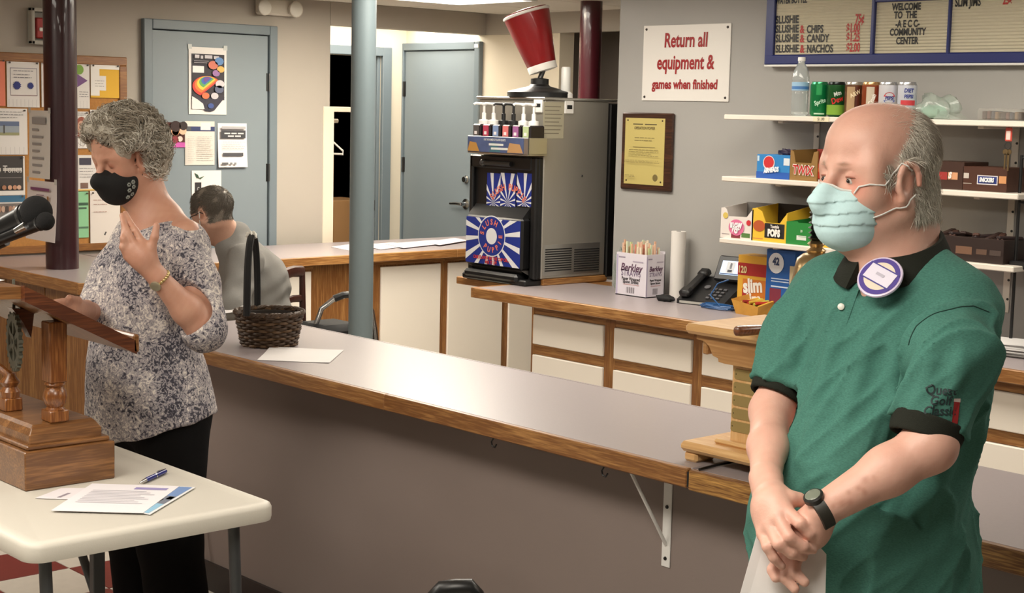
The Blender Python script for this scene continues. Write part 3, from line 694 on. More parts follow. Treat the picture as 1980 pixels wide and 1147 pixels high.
# ------------------------------------------------------------------ shelves and brackets
YS = 4.85
xs0, xs1 = -4.127, -2.81
M_SHELF = mat('shelf_white', (222,214,202), .45, var=.02)
ZS = [1.699, 1.452, 1.203]
XBR = [at_y(1577, 265, YB-.01)[0], at_y(1960, 300, YB-.01)[0]]
for k, z in enumerate(ZS):
    lab = ('white wall shelf carrying the soda cans and water bottle', 'white wall shelf carrying candy boxes and loose papers', 'white wall shelf carrying lollipop boxes, lowest of the shelves')[k]
    t = thing('wall_shelf', lab, 'shelf', ((xs0+xs1)/2, YB, z-.02))
    part('shelf_board', MB().box((xs0, YS, z-.02), (xs1+(.10 if k == 0 else 0), YB-.002, z), .003), M_SHELF, t)
    for xb_ in XBR:
        br = part('shelf_support', MB().box((xb_-.014, YB-.006, z-.20), (xb_+.014, YB-.001, z-.02), .002), M_SHELF, t)
        part('support_arm', MB().box((xb_-.012, YS+.06, z-.03), (xb_+.012, YB-.006, z-.0205), .002), M_SHELF, br)
        for dz in (.08, .15): part('screw', MB().lathe([(.005,0),(.004,.003)], (xb_+.008, YB-.006, z-dz), 8, (0,-1,0)), flat((50,48,46)), br)
pt = at_y(1588, 231, YS)
t = thing('price_tag', 'small cream price tag stuck to the soda shelf edge', 'price tag', (pt[0], YS-.001, ZS[0]-.019))
lpart('tag_card', MB().box((-.036, -.0012, 0), (.036, 0, .018)), mat('tag_cream', (222,212,180), .6), t); letters(t, '$1.00', .016, (0, -.002, .009), flat((50,40,38)), .9)
c_ = at_z(1492, 219, ZS[0])
solo('cable_end', MB().tube([(c_[0]-.02, c_[1], ZS[0]+.006), (c_[0]+.015, c_[1], ZS[0]+.008), (c_[0]+.05, c_[1]-.005, ZS[0]+.004)], [.006,.006,.003], 8), M_BLACK, 'short black cable end lying on the soda shelf', 'cable', None, True)
# soda cans
def can(px, body, label, top=(196,196,198), prints=()):
    Yc = YS+.065; p = at_y(px, 190, Yc); r = .0345; H = .132; z = ZS[0]
    t = thing('soda_can', label, 'can', (p[0], Yc, z), 0, 'soda cans on the top shelf')
    lpart('can_body', MB().lathe([(r*.78,0),(r*.82,.002),(r,.010),(r,H-.012)], (0,0,0), 28), mat('can_%02x%02x%02x' % body, body, .28, metal=.35), t, True)
    lpart('can_top', MB().lathe([(r,H-.012),(r*.86,H-.002),(r*.87,H),(r*.80,H),(r*.80,H-.004)], (0,0,0), 28), mat('can_top_%02x%02x%02x' % top, top, .25, metal=.8), t, True)
    for (kind, *ar) in prints:
        if kind == 'band':
            zz0, zz1, c3 = ar; lpart('printed_band', MB().lathe([(r+.0004,zz0*H),(r+.0004,zz1*H)], (0,0,0), 28), mat('band_%02x%02x%02x' % c3, c3, .3, metal=.2), t, True)
        elif kind == 'patch':
            th0, th1, zz0, zz1, c3 = ar; mb = MB(); n = 8
            for i in range(n):
                q0, q1 = th0+(th1-th0)*i/n, th0+(th1-th0)*(i+1)/n
                mb.quad([((r+.0007)*math.sin(q0), -(r+.0007)*math.cos(q0), zz0*H), ((r+.0007)*math.sin(q1), -(r+.0007)*math.cos(q1), zz0*H), ((r+.0007)*math.sin(q1), -(r+.0007)*math.cos(q1), zz1*H), ((r+.0007)*math.sin(q0), -(r+.0007)*math.cos(q0), zz1*H)])
            lpart('printed_patch', mb, flat(c3, .3), t, True)
        elif kind == 'disc':
            cz, rr, c3, v0, v1 = ar; mb = MB(); vs = []
            for k in range(24):
                a_ = 2*math.pi*k/24; hx = rr*math.cos(a_); hz_ = max(v0, min(v1, rr*math.sin(a_))); th = hx/r+.75
                vs.append(((r+.001)*math.sin(th), -(r+.001)*math.cos(th), cz*H+hz_))
            mb.add(vs, [tuple(range(24))]); lpart('printed_disc', mb, flat(c3, .3), t)
        elif kind == 'text':
            s_, sz, cz, c3, rot = ar; mb = text_mb(s_, sz, .8, bold=.0006, shear=.1)
            cr, sr = math.cos(rot), math.sin(rot); out = []
            for (x, y, z_) in mb.v:
                x, z_ = x*cr-z_*sr, x*sr+z_*cr; th = x/r+.75
                out.append(((r+.0016)*math.sin(th), -(r+.0016)*math.cos(th), cz*H+z_))
            mb.v = out; lpart('lettering', mb, flat(c3, .3), t)
can(1584, (16,120,66), 'bright green soda can beside the water bottle', (60,150,100), [('patch',.3,.9,.62,.92,(30,150,80)),('text','Sprite',.024,.42,(190,226,200),.35),('patch',.1,1.3,.06,.10,(190,220,190))])
can(1617, (30,84,40), 'dark green soda can with red slanted word', (40,44,44), [('band',.06,.34,(128,170,60)),('text','Mtn',.022,.66,(200,206,196),.35),('text','Dew',.030,.48,(200,40,40),.35)])
can(1651, (104,66,44), 'tan and brown root beer can', (190,184,176), [('patch',-.2,.7,.08,.86,(170,140,104)),('text','A&W',.022,.66,(226,208,170),.5),('patch',.8,1.2,.1,.86,(84,40,28))])
can(1684, (140,66,36), 'orange and copper soda can with pale slanted lettering', (206,160,110), [('patch',.1,.95,.08,.86,(190,176,156)),('text','Crush',.022,.5,(236,230,220),1.2),('patch',1.1,1.5,.1,.86,(120,44,26))])
can(1717, (214,214,220), 'white soda can with red white and blue globe', (190,192,196), [('disc',.55,.022,(180,36,44),.006,.03),('disc',.55,.022,(40,70,150),-.03,-.008),('text','PEPSI',.017,.55,(36,50,120),0)])
can(1754, (206,210,220), 'white diet soda can with blue lettering over red stripe', (190,192,196), [('text','DIET',.020,.76,(36,50,130),0),('text','PEPSI',.018,.60,(36,50,130),0),('patch',-.1,1.5,.36,.50,(190,60,66)),('disc',.16,.018,(40,70,150),-.02,.02)])
# water bottle
p = at_y(1547, 190, YS+.06)
t = thing('water_bottle', 'clear plastic water bottle with white cap and blue label', 'bottle', (p[0], YS+.06, ZS[0]))
M_PET = mat('pet_plastic', (222,228,228), .06, trans=.75, spec=.5)
r = .034
prof = [(r*.85,0),(r,.006)]
for k in range(6): prof += [(r, .012+.014*k), (r*.955, .019+.014*k)]
prof += [(r*.97,.10),(r*.97,.128),(r,.132),(r*.98,.15),(r*.8,.175),(r*.48,.197),(.0125,.204),(.0125,.212)]
lpart('bottle_body', MB().lathe(prof, (0,0,0), 28), M_PET, t, True)
lb = lpart('label_wrap', MB().lathe([(r*.985,.098),(r*.985,.130)], (0,0,0), 28), mat('label_blue', (150,186,214), .35), t, True)
lpart('label_band', MB().lathe([(r*.992,.103),(r*.992,.114)], (0,0,0), 28), mat('label_dblue', (70,120,180), .35), lb, True)
lpart('cap', MB().lathe([(.0145,.211),(.0145,.224),(.013,.226)], (0,0,0), 20), M_WHITE, t, True)
# plastic bag with green content, clear tray
def blob(c, r, seed, amp=.18, n=20, m_=12, sq=1.0):
    rnd = random.Random(seed); ph = [(rnd.uniform(1,4), rnd.uniform(1,4), rnd.uniform(0,6)) for _ in range(5)]
    mb = MB().ell((0,0,0), (1,1,1), n, m_); out = []
    for (x, y, z) in mb.v:
        d = 1+amp*sum(math.sin(a*3*x+b*3*y+c_+2*z) for a, b, c_ in ph)/5
        zz = z*d*r[2]
        out.append((c[0]+x*d*r[0], c[1]+y*d*r[1], c[2]+max(zz, -r[2]*.75)))
    mb.v = out; return mb
p = at_y(1810, 225, YS+.09)
t = thing('plastic_bag', 'crumpled clear plastic bag holding something pale green on the soda shelf', 'bag', (p[0], YS+.09, ZS[0]))
lpart('bag_film', blob((0,0,.038), (.085,.05,.05), 4, .35), mat('clear_film', (200,214,204), .15, trans=.5, alpha=.55), t, True)
lpart('bag_tail', MB().add([(.04,-.03,.03),(.06,.03,.035),(.13,.01,.004),(.12,-.03,.003),(.02,-.05,.002)], [(0,1,2,3),(0,3,4)]), MATS['clear_film'], t)
lpart('green_cloth', blob((-.01,0,.024), (.055,.035,.026), 8, .25), mat('pale_green_cloth', (150,186,164), .8), t, True)
p = at_y(1945, 225, YS+.08)
t = thing('clear_tray', 'clear plastic tub of small dark snack bars on the soda shelf end', 'tub', (p[0], YS+.08, ZS[0]))
lpart('tub_wall', MB().box((-.085,-.05,.001), (.085,.05,.042), .006), mat('clear_tub', (196,194,186), .1, alpha=.35, trans=.3), t)
rnd = random.Random(5)
for k in range(9):
    cx_ = -.07+.018*k; lpart('snack_bar', MB().box((cx_-.007, -.035+rnd.random()*.01, .004), (cx_+.007, .03, .028+rnd.random()*.006), .003), flat(((64,40,34),(96,52,44),(50,44,60),(120,90,60))[k % 4]), t)
# keys
p = at_y(1950, 262, YS+.03)
t = thing('key_bunch', 'bunch of keys on a red tag hanging from the shelf support', 'keys', (p[0], YS+.03, ZS[0]-.17))
lpart('key_ring', MB().tube([(.012*math.cos(a), 0, .085+.012*math.sin(a)) for a in np.linspace(0, 2*math.pi, 17)], .0012, 5), M_DSTEEL, t)
kt = lpart('key_tag', MB().box((-.012,-.003,.10), (.014,.003,.148), .004), mat('tag_red', (206,80,66), .4), t); lpart('tag_label', MB().box((-.007,-.0036,.106), (.009,-.003,.136)), flat((222,200,190)), kt)
for k, (dx, l) in enumerate(((-.008,.06),(.004,.065),(.0,.045))):
    lpart('key', MB().lathe([(.010,-.001),(.010,.001)], (dx, .002*k, .064), 12, (0,1,0)).box((dx-.003, .002*k-.001, .064-l), (dx+.003, .002*k+.001, .058)), mat('brass_dull', (120,100,70), .4, metal=.8), t)
lpart('hang_loop', MB().tube([(0,0,.146),(0,0,.152)], .0012, 5), M_DSTEEL, t)
# ------------------------------------------------------------------ slush machine
mx0, mx1, my0, my1 = -5.645, -5.19, 4.865, 5.31
MZ = 1.757
M_SS = mat('brushed_steel', (176,172,162), .5, metal=.75, var=.12, vs=4, vmap=(1,1,.3))
M_SSL = mat('steel_light', (196,194,188), .3, metal=.9)
t = thing('slush_machine', 'tall stainless steel slush drink machine with blue starburst panels', 'slush machine', ((mx0+mx1)/2, (my0+my1)/2, ZT))
ox, oy = (mx0+mx1)/2, (my0+my1)/2
cab = part('cabinet', MB().box((mx0, my0, ZT+.03), (mx1, my1-.035, MZ-.012), .004), M_SS, t)
part('back_housing', MB().box((mx0, my1-.034, ZT+.02), (mx1+.012, my1+.02, MZ-.02), .004), M_BLACK, t)
part('top_lid', MB().box((mx0-.01, my0-.012, MZ-.012), (mx1+.008, my1+.02, MZ), .003), M_SSL, t)
part('wood_riser', MB().box((mx0+.05, my0+.01, ZT), (mx1+.006, my1-.02, ZT+.029), .003), M_OAKY, t)
# louvres on the side
def sy(px, py): q = at_x(px, py, mx1); return q[1], q[2]
part('vent_frame', MB().box((mx1-.001, sy(1053,480)[0]-.006, sy(1053,534)[1]), (mx1+.0015, sy(1158,474)[0]+.006, sy(1053,474)[1]), .0005), M_SSL, t)
for (pa, pb) in ((1054, 1104), (1110, 1157)):
    y0, z1 = sy(pa, 481); y1, z0 = sy(pb, 523)
    for k in range(10):
        zz = z0+(z1-z0)*(k+.5)/10
        part('vent_slot', MB().box((mx1+.0005, y0, zz-.0028), (mx1+.0035, y1, zz+.0028), .001), M_BLACKM, t)
y0, z1 = sy(1051, 197); y1, z0 = sy(1089, 268)
lb = part('instruction_label', MB().box((mx1, y0, z0), (mx1+.001, y1, z1)), mat('label_grey', (168,162,140), .5), t)
for k in range(9):
    if k in (0,): continue
    zz = z1-(z1-z0)*(k+.3)/9.5
    part('printed_line', MB().quad([(mx1+.0015, y0+.008, zz), (mx1+.0015, y1-.01-.01*(k % 3), zz), (mx1+.0015, y1-.01-.01*(k % 3), zz+.004), (mx1+.0015, y0+.008, zz+.004)]), flat((120,114,98)), lb)
for (pa, pb, q0, q1) in ((1091, 1107, 195, 220),):
    y0, z1 = sy(pa, q0); y1, z0 = sy(pb, q1)
    lb = part('white_bracket', MB().box((mx1, y0, z0), (mx1+.008, y1, z1), .002), M_WHITE, t); part('bracket_mark', MB().box((mx1+.008, y0+.012, (z0+z1)/2-.008), (mx1+.0095, y1-.012, (z0+z1)/2+.010)), M_BLACKM, lb)
part('side_bolt', MB().lathe([(.005,0),(.004,.004)], (mx1, sy(1125,340)[0], sy(1125,340)[1]), 8, (1,0,0)), M_DSTEEL, t)
# black front
def fx(px, py, Y): q = at_y(px, py, Y); return q[0], q[2]
zf = at_y(1045, 305, my0)[2]
part('front_panel', MB().box((mx0-.005, my0-.03, ZT+.03), (mx1+.002, my0-.001, zf), .006), M_BLACK, t)
part('front_rim', MB().box((mx1-.03, my0-.05, ZT+.03), (mx1+.003, my0-.028, zf), .006), M_BLACK, t)
part('front_rim', MB().box((mx0-.006, my0-.05, ZT+.03), (mx0+.02, my0-.028, zf), .006), M_BLACK, t)
part('front_rim', MB().box((mx0, my0-.05, zf-.06), (mx1-.03, my0-.028, zf), .006), M_BLACK, t)
YQ = my0-.034
M_BLUE = mat('poster_blue', (28,48,136), .35); M_PWHITE = mat('poster_white', (224,224,226), .35)
def starburst(parent, x0, x1, z0, z1, Y, cx_, cz_, n=14, ph=0.1):
    """white rays between blue ones; every ray a fan of its own, clipped to the panel"""
    def edge(a):
        dx, dz = math.cos(a), math.sin(a); ts = []
        if dx > 1e-6: ts.append((x1-cx_)/dx)
        if dx < -1e-6: ts.append((x0-cx_)/dx)
        if dz > 1e-6: ts.append((z1-cz_)/dz)
        if dz < -1e-6: ts.append((z0-cz_)/dz)
        s_ = min(ts); return (cx_+dx*s_, cz_+dz*s_)
    cor = [(x0,z0),(x1,z0),(x1,z1),(x0,z1)]
    for k in range(n):
        a0, a1 = ph+2*math.pi*k/n, ph+2*math.pi*(k+.34)/n
        pts = [(cx_,cz_), edge(a0)]
        for (ax_, az_) in sorted(cor, key=lambda p: (math.atan2(p[1]-cz_, p[0]-cx_)-a0) % (2*math.pi)):
            if 0 < (math.atan2(az_-cz_, ax_-cx_)-a0) % (2*math.pi) < (a1-a0): pts.append((ax_, az_))
        pts.append(edge(a1))
        mb = MB(); mb.add([(p[0], Y, p[1]) for p in pts], [tuple(range(len(pts)))])
        part('printed_ray', mb, M_PWHITE, parent)
def arc_text(parent, s, size, cx_, cz_, R, a0, a1, Y, matl, inward=False):
    n = len(s)
    for k, ch in enumerate(s):
        if ch == ' ': continue
        a = a0+(a1-a0)*(k+.5)/n
        mb = text_mb(ch, size, .9, bold=size*.035); rot = a-math.pi/2 if not inward else a+math.pi/2
        cr, sr = math.cos(rot), math.sin(rot)
        mb.v = [(cx_+R*math.cos(a)+x*cr-z*sr, Y, cz_+R*math.sin(a)+x*sr+z*cr) for (x, y, z) in mb.v]
        part('lettering', mb, matl, parent)
M_TRED = mat('poster_red', (196,52,44), .4); M_TPINK = mat('poster_coral', (226,120,96), .4)
for k, (pa, pb) in enumerate(((942,967), (969,996), (1000,1029))):
    xa_, za_ = fx(pa, 334, YQ); xb_, zb2 = fx(pb, 401, YQ)
    pn = part('mini_poster', MB().box((xa_, YQ, zb2), (xb_, YQ+.003, za_), .0005), M_BLUE, t)
    starburst(pn, xa_, xb_, zb2, za_, YQ-.001, (xa_+xb_)/2, zb2+.02, 12, .2*k)
    if k == 1: arc_text(pn, 'SLUSH PUPPIE', .040, (xa_+xb_)/2+.002, zb2-.055, .145, math.pi*.80, math.pi*.20, YQ-.002, M_TPINK)
part('handle_bar', MB().tube([(mx0+.10, my0-.055, zf-.035), (mx1-.16, my0-.055, zf-.035)], .012, 10).ell((mx0+.10, my0-.055, zf-.035), (.018,.018,.018), 10, 8), M_DSTEEL, t, True)
# lower bulging door with big poster
q = at_x(1004, 475, mx1-.055); YP2 = q[1]
xa_, za_ = fx(902, 418, YP2); xb_, zb2 = fx(1004, 519, YP2)
za_ = fx(902, 418, YP2)[1]; zb2 = fx(1000, 519, YP2)[1]
part('lower_door', MB().box((xa_-.004, YP2+.003, zb2-.012), (xb_+.01, my0-.03, za_+.012), .01), M_BLACK, t)
part('door_shoulder', MB().prism([(YP2+.01, za_+.01), (my0-.03, za_+.01), (my0-.03, za_+.06)], xa_, xb_, 'yz'), M_BLACKM, t)
part('lower_lip', MB().prism([(YP2+.01, zb2-.012), (my0-.03, zb2-.012), (my0-.03, zb2-.07), (YP2+.09, zb2-.05)], xa_+.01, xb_, 'yz'), mat('grey_plastic', (96,92,88), .4), t)
pn = part('starburst_poster', MB().box((xa_, YP2, zb2), (xb_, YP2+.004, za_), .0005), M_BLUE, t)
cx_, cz_ = (xa_+xb_)/2-.005, (za_+zb2)/2+.026
starburst(pn, xa_, xb_, zb2, za_, YP2-.001, cx_, cz_, 16, .05)
for (r_, m_, o_) in ((.096, M_PWHITE, .0016), (.091, M_BLUE, .0020), (.038, M_PWHITE, .0024)):
    part('printed_disc', MB().add([(cx_+r_*math.cos(a), YP2-o_, cz_+r_*math.sin(a)) for a in np.linspace(0, 2*math.pi, 33)[:-1]], [tuple(range(32))]), m_, pn)
arc_text(pn, 'SLUSH', .036, cx_, cz_, .065, math.pi*1.02, math.pi*.28, YP2-.003, M_TPINK)
arc_text(pn, 'PUPPIE', .034, cx_, cz_, .065, -math.pi*.80, math.pi*.08, YP2-.003, M_TPINK, True)
for s_, zz in (('ONE FLAVOR IN THE CUP OR...', .09), ('MIX IT UP!', .0)):
    mb = text_mb(s_, .021, .85, bold=.0008); part('lettering', move(mb, Matrix.Translation((cx_, YP2-.003, zb2+(za_-zb2)*zz+.01))), M_TRED, pn)
part('drip_tray', MB().box((mx0+.02, my0-.10, ZT-.0+.012), (mx1-.06, my0-.02, ZT+.05), .012), M_BLACK, t)
part('foot_bar', MB().box((mx0+.0, my0-.09, ZT+.001), (mx1-.01, my0+.05, ZT+.028), .006), M_BLACK, t)
# syrup rack with pumps
YT = my0-.115
xa_, za_ = fx(905, 262, YT); xb_, zb2 = fx(1021, 300, YT)
rk = part('syrup_rack', MB().box((xa_, YT, zb2), (xb_, YT+.006, za_), .001).box((xb_-.004, YT, zb2), (xb_, my0, za_), .001).box((xa_, YT, zb2-.004), (xb_, my0, zb2+.004), .001).box((xa_, YT, zb2), (xa_+.004, my0, za_), .001), M_SSL, t)
sg = part('rack_sign', MB().box((xa_+.002, YT-.003, zb2+.004), (xb_-.03, YT-.0005, za_-.003)), mat('sign_slate', (72,84,120), .4, var=.5, vs=14), t)
for (u0, u1, c3) in ((0, .22, (176,128,62)), (.72, 1, (168,128,84)), (.4, .6, (60,100,110))):
    L = xb_-.032-xa_; part('printed_patch', MB().quad([(xa_+.002+u0*L, YT-.0035, zb2+.006), (xa_+.002+u1*L, YT-.0035, zb2+.006), (xa_+.002+(u1-.06)*L, YT-.0035, zb2+.045), (xa_+.002+(u0+.04)*L, YT-.0035, zb2+.05)]), flat(c3), sg)
for s_, vv in (('FOR THE NUMBER OF FLAVOR SQUIRTS', .80),):
    mb = text_mb(s_, .0135, .62, bold=.0002); part('lettering', move(mb, Matrix.Translation(((xa_+xb_-.03)/2, YT-.0045, zb2+(za_-zb2)*vv))), flat((214,214,210)), sg)
for (u0, u1, vv) in ((.40,.66,.46), (.44,.74,.22)):
    L = xb_-.032-xa_; part('printed_line', MB().quad([(xa_+u0*L, YT-.0045, zb2+(za_-zb2)*vv), (xa_+u1*L, YT-.0045, zb2+(za_-zb2)*vv), (xa_+u1*L, YT-.0045, zb2+(za_-zb2)*(vv+.13)), (xa_+u0*L, YT-.0045, zb2+(za_-zb2)*(vv+.13))]), flat((206,206,200)), sg)
cols6 = [((84,78,76), (232,230,226)), ((176,60,84), (232,230,226)), ((120,140,176), (24,24,26)), ((206,110,110), (24,24,26)), ((150,90,140), (232,230,226)), ((170,186,140), (232,230,226))]
for k, (c3, pc) in enumerate(cols6):
    bx_ = xa_+.045+(xb_-xa_-.075)*k/5.0
    bo = part('syrup_bottle', MB().box((bx_-.028, YT+.012, zb2+.006), (bx_+.028, my0-.012, za_+.055), .006), mat('syrup_dark', (30,24,26), .3), t)
    part('bottle_label', MB().box((bx_-.020, YT+.010, za_+.002), (bx_+.018, YT+.012, za_+.050)), flat(c3), bo)
    part('label_tag', MB().box((bx_-.010, YT+.0085, za_+.008), (bx_+.006, YT+.010, za_+.022)), flat((222,214,214)), bo)
    pm_ = mat('pump_%02x' % pc[0], pc, .4)
    part('pump', MB().lathe([(.024,0),(.024,.018),(.010,.022),(.010,.05),(.006,.052),(.006,.085),(.013,.088),(.013,.097),(.006,.099)], (bx_, (YT+my0)/2, za_+.055), 14).tube([(bx_, (YT+my0)/2, za_+.148), (bx_-.02, (YT+my0)/2-.035, za_+.150), (bx_-.024, (YT+my0)/2-.042, za_+.144)], .006, 8), pm_, bo, True)
xa2, za2 = fx(1034, 193, my0-.004); xb2, zb3 = fx(1050, 218, my0-.004)
lb = part('white_bracket', MB().box((xa2, my0-.012, zb3), (xb2, my0, za2), .002), M_WHITE, t); part('bracket_mark', MB().box((xa2+.01, my0-.0135, (zb3+za2)/2-.004), (xb2-.01, my0-.012, (zb3+za2)/2+.012)), M_BLACKM, lb)
# giant cup display on the machine
pb_ = at_x(1043, 185, (mx0+mx1)/2+.02)
bx_, by_ = (mx0+mx1)/2+.05, at_x(1043, 185, (mx0+mx1)/2+.05)[1]
t = thing('cup_display', 'oversized red paper cup tilted on a black stand atop the slush machine', 'cup display', (bx_, by_, MZ))
lpart('stand_base', MB().lathe([(.15,0),(.15,.022),(.144,.028),(.05,.052),(.042,.06),(.042,.085),(.02,.09)], (0,0,0), 32), M_BLACK, t, True)
lpart('stand_ring', MB().lathe([(.135,.0285),(.06,.0485),(.06,.0495),(.136,.0297)], (0,0,0), 32), mat('dark_grey_plastic', (70,70,72), .4), t, True)
base_w = at_d(1051, 138, np.dot(np.array([bx_, by_, MZ+.1])-CAM, FW)); top_w = at_d(1018, 27, np.dot(np.array([bx_, by_, MZ+.1])-CAM, FW)-.02)
ax = Vector(top_w-base_w); L = ax.length; bl = Vector(base_w)-Vector((bx_, by_, MZ))
lpart('swivel_post', MB().tube([(0,0,.085), tuple(bl+ax*.02)], .012, 10), M_DSTEEL, t, True)
cup = lpart('cup', MB().lathe([(.062,.012),(.068,.03),(.108,L-.01),(.108,L)], tuple(bl), 36, tuple(ax)), mat('cup_red', (132,16,20), .3, var=.3, vs=9, coat=.3), t, True)
lpart('cup_foot', MB().lathe([(.052,0),(.068,.002),(.0695,.032),(.068,.034)], tuple(bl), 36, tuple(ax)), mat('cup_white', (222,218,212), .5), cup, True)
lpart('cup_rim', MB().lathe([(.108,L-.006),(.112,L-.003),(.112,L+.005),(.107,L+.008),(.10,L+.006)], tuple(bl), 36, tuple(ax)), MATS['cup_white'], cup, True)
lpart('cup_lid', MB().lathe([(.10,L+.002),(.098,L+.014),(.03,L+.024),(.01,L+.024)], tuple(bl), 36, tuple(ax)), mat('cup_dark', (120,40,36), .5), cup, True)
pv = at_y(1094, 160, by_+.06)
t = thing('dispenser_bottle', 'small white plastic dispenser tube beside the red cup display', 'dispenser', (pv[0], by_+.06, MZ))
lpart('tube_body', MB().lathe([(.020,.028),(.022,.034),(.022,.135),(.018,.142)], (0,0,0), 20), mat('frosted_white', (226,226,222), .3), t, True)
lpart('tube_collar', MB().lathe([(.034,0),(.034,.018),(.022,.03)], (0,0,0), 20), M_WHITE, t, True)

# ------------------------------------------------------------------ things on the back counter
def ground(px, py, z=ZT): return at_z(px, py, z)
c = ground(1248, 577)
t = thing('straw_box', 'white carton of spoon straws open at the top', 'box', (c[0], c[1], ZT)); wl = c[0]-at_y(1190, 571, c[1])[0]; dpt = at_x(1284, 568, c[0])[1]-c[1]; hh = at_y(1246, 493, c[1])[2]-ZT
M_CART = mat('carton_white', (214,208,216), .6)
lpart('carton', MB().box((-wl, 0, 0), (0, .004, hh)).box((-.004, .004, 0), (0, dpt, hh)).box((-wl, .004, 0), (-wl+.004, dpt, hh)).box((-wl, dpt-.004, 0), (0, dpt, hh+.01)).box((-wl, 0, 0), (0, dpt, .004)), M_CART, t)
def carton_face(parent, w_, h_, org, rz):
    e = bpy.data.objects.new('printed_face', None); 
    prints = [('Berkley', .036, .66, (92,60,84), .9, .0009), ('STRAWS', .03, .53, (120,104,130), .8, .0003), ('Paper Wrapped', .0155, .40, (40,34,40), .85, .0005), ('Spoon Straws', .0155, .33, (40,34,40), .85, .0005)]
    M = Matrix.Translation(org)@Matrix.Rotation(rz, 4, 'Z')
    for (s_, sz, v, c3, sx, bo) in prints:
        mb = text_mb(s_, sz*w_/.14, sx, bold=bo, shear=.25 if s_ == 'Berkley' else .0); lpart('lettering', move(mb, M@Matrix.Translation((w_/2, -.0012, h_*v))), flat(c3), parent)
    mb = MB()
    for k in range(9): mb.add([(w_*(.36+.032*k), -.001, h_*.07), (w_*(.36+.032*k+.008+.008*(k % 2)), -.001, h_*.07), (w_*(.36+.032*k+.008+.008*(k % 2)), -.001, h_*.21), (w_*(.36+.032*k), -.001, h_*.21)], [(0,1,2,3)])
    o = lpart('barcode', move(mb, M), flat((70,62,66)), parent); o['kind'] = 'stuff'
    for (u0, v0, u1, v1, c3) in ((.08,.88,.3,.91,(150,140,156)),(.55,.80,.9,.83,(170,160,176)),(.25,.26,.78,.275,(190,150,150)),(.02,.02,.06,.95,(176,166,196))):
        lpart('printed_block', move(MB().quad([(w_*u0, -.0009, h_*v0), (w_*u1, -.0009, h_*v0), (w_*u1, -.0009, h_*v1), (w_*u0, -.0009, h_*v1)]), M), flat(c3), parent)
bpy_face = carton_face
carton_face(t, wl, hh, (-wl, 0, 0), 0); carton_face(t, dpt, hh, (0, 0, 0), math.pi/2)
rnd = random.Random(11)
pal = [(222,150,130),(226,186,160),(196,206,150),(230,214,190),(214,170,140),(206,214,186)]
for k in range(46):
    x, y = -wl+.012+rnd.random()*(wl-.024), .012+rnd.random()*(dpt-.024)
    lpart('wrapped_straw', MB().tube([(x, y, .02), (x+rnd.uniform(-.008,.008), y+rnd.uniform(-.008,.008), hh+.02+rnd.random()*.035)], .0055, 5), mat('straw_%d' % (k % 6), pal[k % 6], .45), t)
c2 = ground(1186, 566)
solo('plastic_wrap', blob((c2[0], c2[1]+.05, ZT+.085), (.03,.05,.115), 6, .3, 18, 14), MATS['clear_film'], 'crumpled clear plastic sleeve beside the straw carton', 'plastic wrap', None, True)
c = ground(1299, 576)
t = thing('paper_roll', 'tall white roll of paper standing beside the desk phone', 'paper roll', (c[0], c[1]+.03, ZT)); hr = at_y(1298, 446, c[1]+.03)[2]-ZT
lpart('roll', MB().lathe([(.032,0),(.032,hr),(.010,hr),(.010,hr-.03)], (0,0,0), 28), mat('roll_white', (222,218,212), .85, bump=.1, bs=80), t, True)
lpart('core', MB().lathe([(.0105,hr-.03),(.0105,hr+.001),(.009,hr+.001)], (0,0,0), 16), mat('core_grey', (90,84,78), .8), t, True)
# desk phone
c = ground(1350, 590)
t = thing('desk_phone', 'black office desk phone with lit colour screen', 'phone', (c[0], c[1]+.09, ZT), math.radians(10))
M_PH = mat('phone_black', (20,20,22), .42)
lpart('phone_body', MB().prism([(-.10,0),(.10,0),(.10,.10),(.085,.105),(-.10,.018)], -.115, .115, 'yz'), M_PH, t)
Rm = Matrix.Rotation(math.radians(25.5), 4, 'X')
def ph(mb, y, z): return move(mb, Matrix.Translation((0, y, z))@Rm)
lpart('front_strip', MB().box((-.10,-.1035,.004), (.115,-.1005,.014)), mat('phone_silver', (170,168,160), .35), t)
hd = lpart('screen_head', move(MB().box((-.02,-.012,-.045), (.115,.012,.07), .006), Matrix.Translation((0,.06,.135))@Matrix.Rotation(math.radians(-28), 4, 'X')), M_PH, t)
SM = Matrix.Translation((0,.06,.135))@Matrix.Rotation(math.radians(-28), 4, 'X')
sc_ = lpart('screen', move(MB().quad([(.005,-.0135,-.02),(.098,-.0135,-.02),(.098,-.0135,.045),(.005,-.0135,.045)]), SM), mat('phone_screen', (150,175,205), .3, emit=(170,195,225), es=.9), hd)
for (x0_, z0_, x1_, z1_, c3) in ((.03,-.012,.07,.04,(226,232,238)),(.046,.008,.056,.034,(40,44,60)),(.04,-.008,.062,.004,(60,60,70)),(.008,-.018,.095,-.013,(90,110,150))):
    lpart('screen_item', move(MB().quad([(x0_,-.0145,z0_),(x1_,-.0145,z0_),(x1_,-.0145,z1_),(x0_,-.0145,z1_)]), SM), flat(c3), sc_)
for i in range(4):
    for j in range(3):
        y = -.075+.022*i; z = .018+(y+.10)*.47
        lpart('key', move(MB().box((-.008,-.005,-.002), (.008,.005,.004), .001), Matrix.Translation((.02+.024*j, y, z+.002))@Rm), mat('key_grey', (92,92,96), .4), t)
lpart('nav_pad', move(MB().lathe([(.014,0),(.014,.004),(.008,.005)], (0,0,0), 14), Matrix.Translation((-.025,.0,.018+.10*.47+.002))@Rm), MATS['key_grey'], t)
lpart('handset', move(MB().box((-.022,-.10,0), (.022,.10,.02), .009).box((-.026,-.105,-.008), (.026,-.055,.026), .01).box((-.026,.055,-.008), (.026,.105,.026), .01), Matrix.Translation((-.085,.0,.075))@Rm), M_PH, t, True)
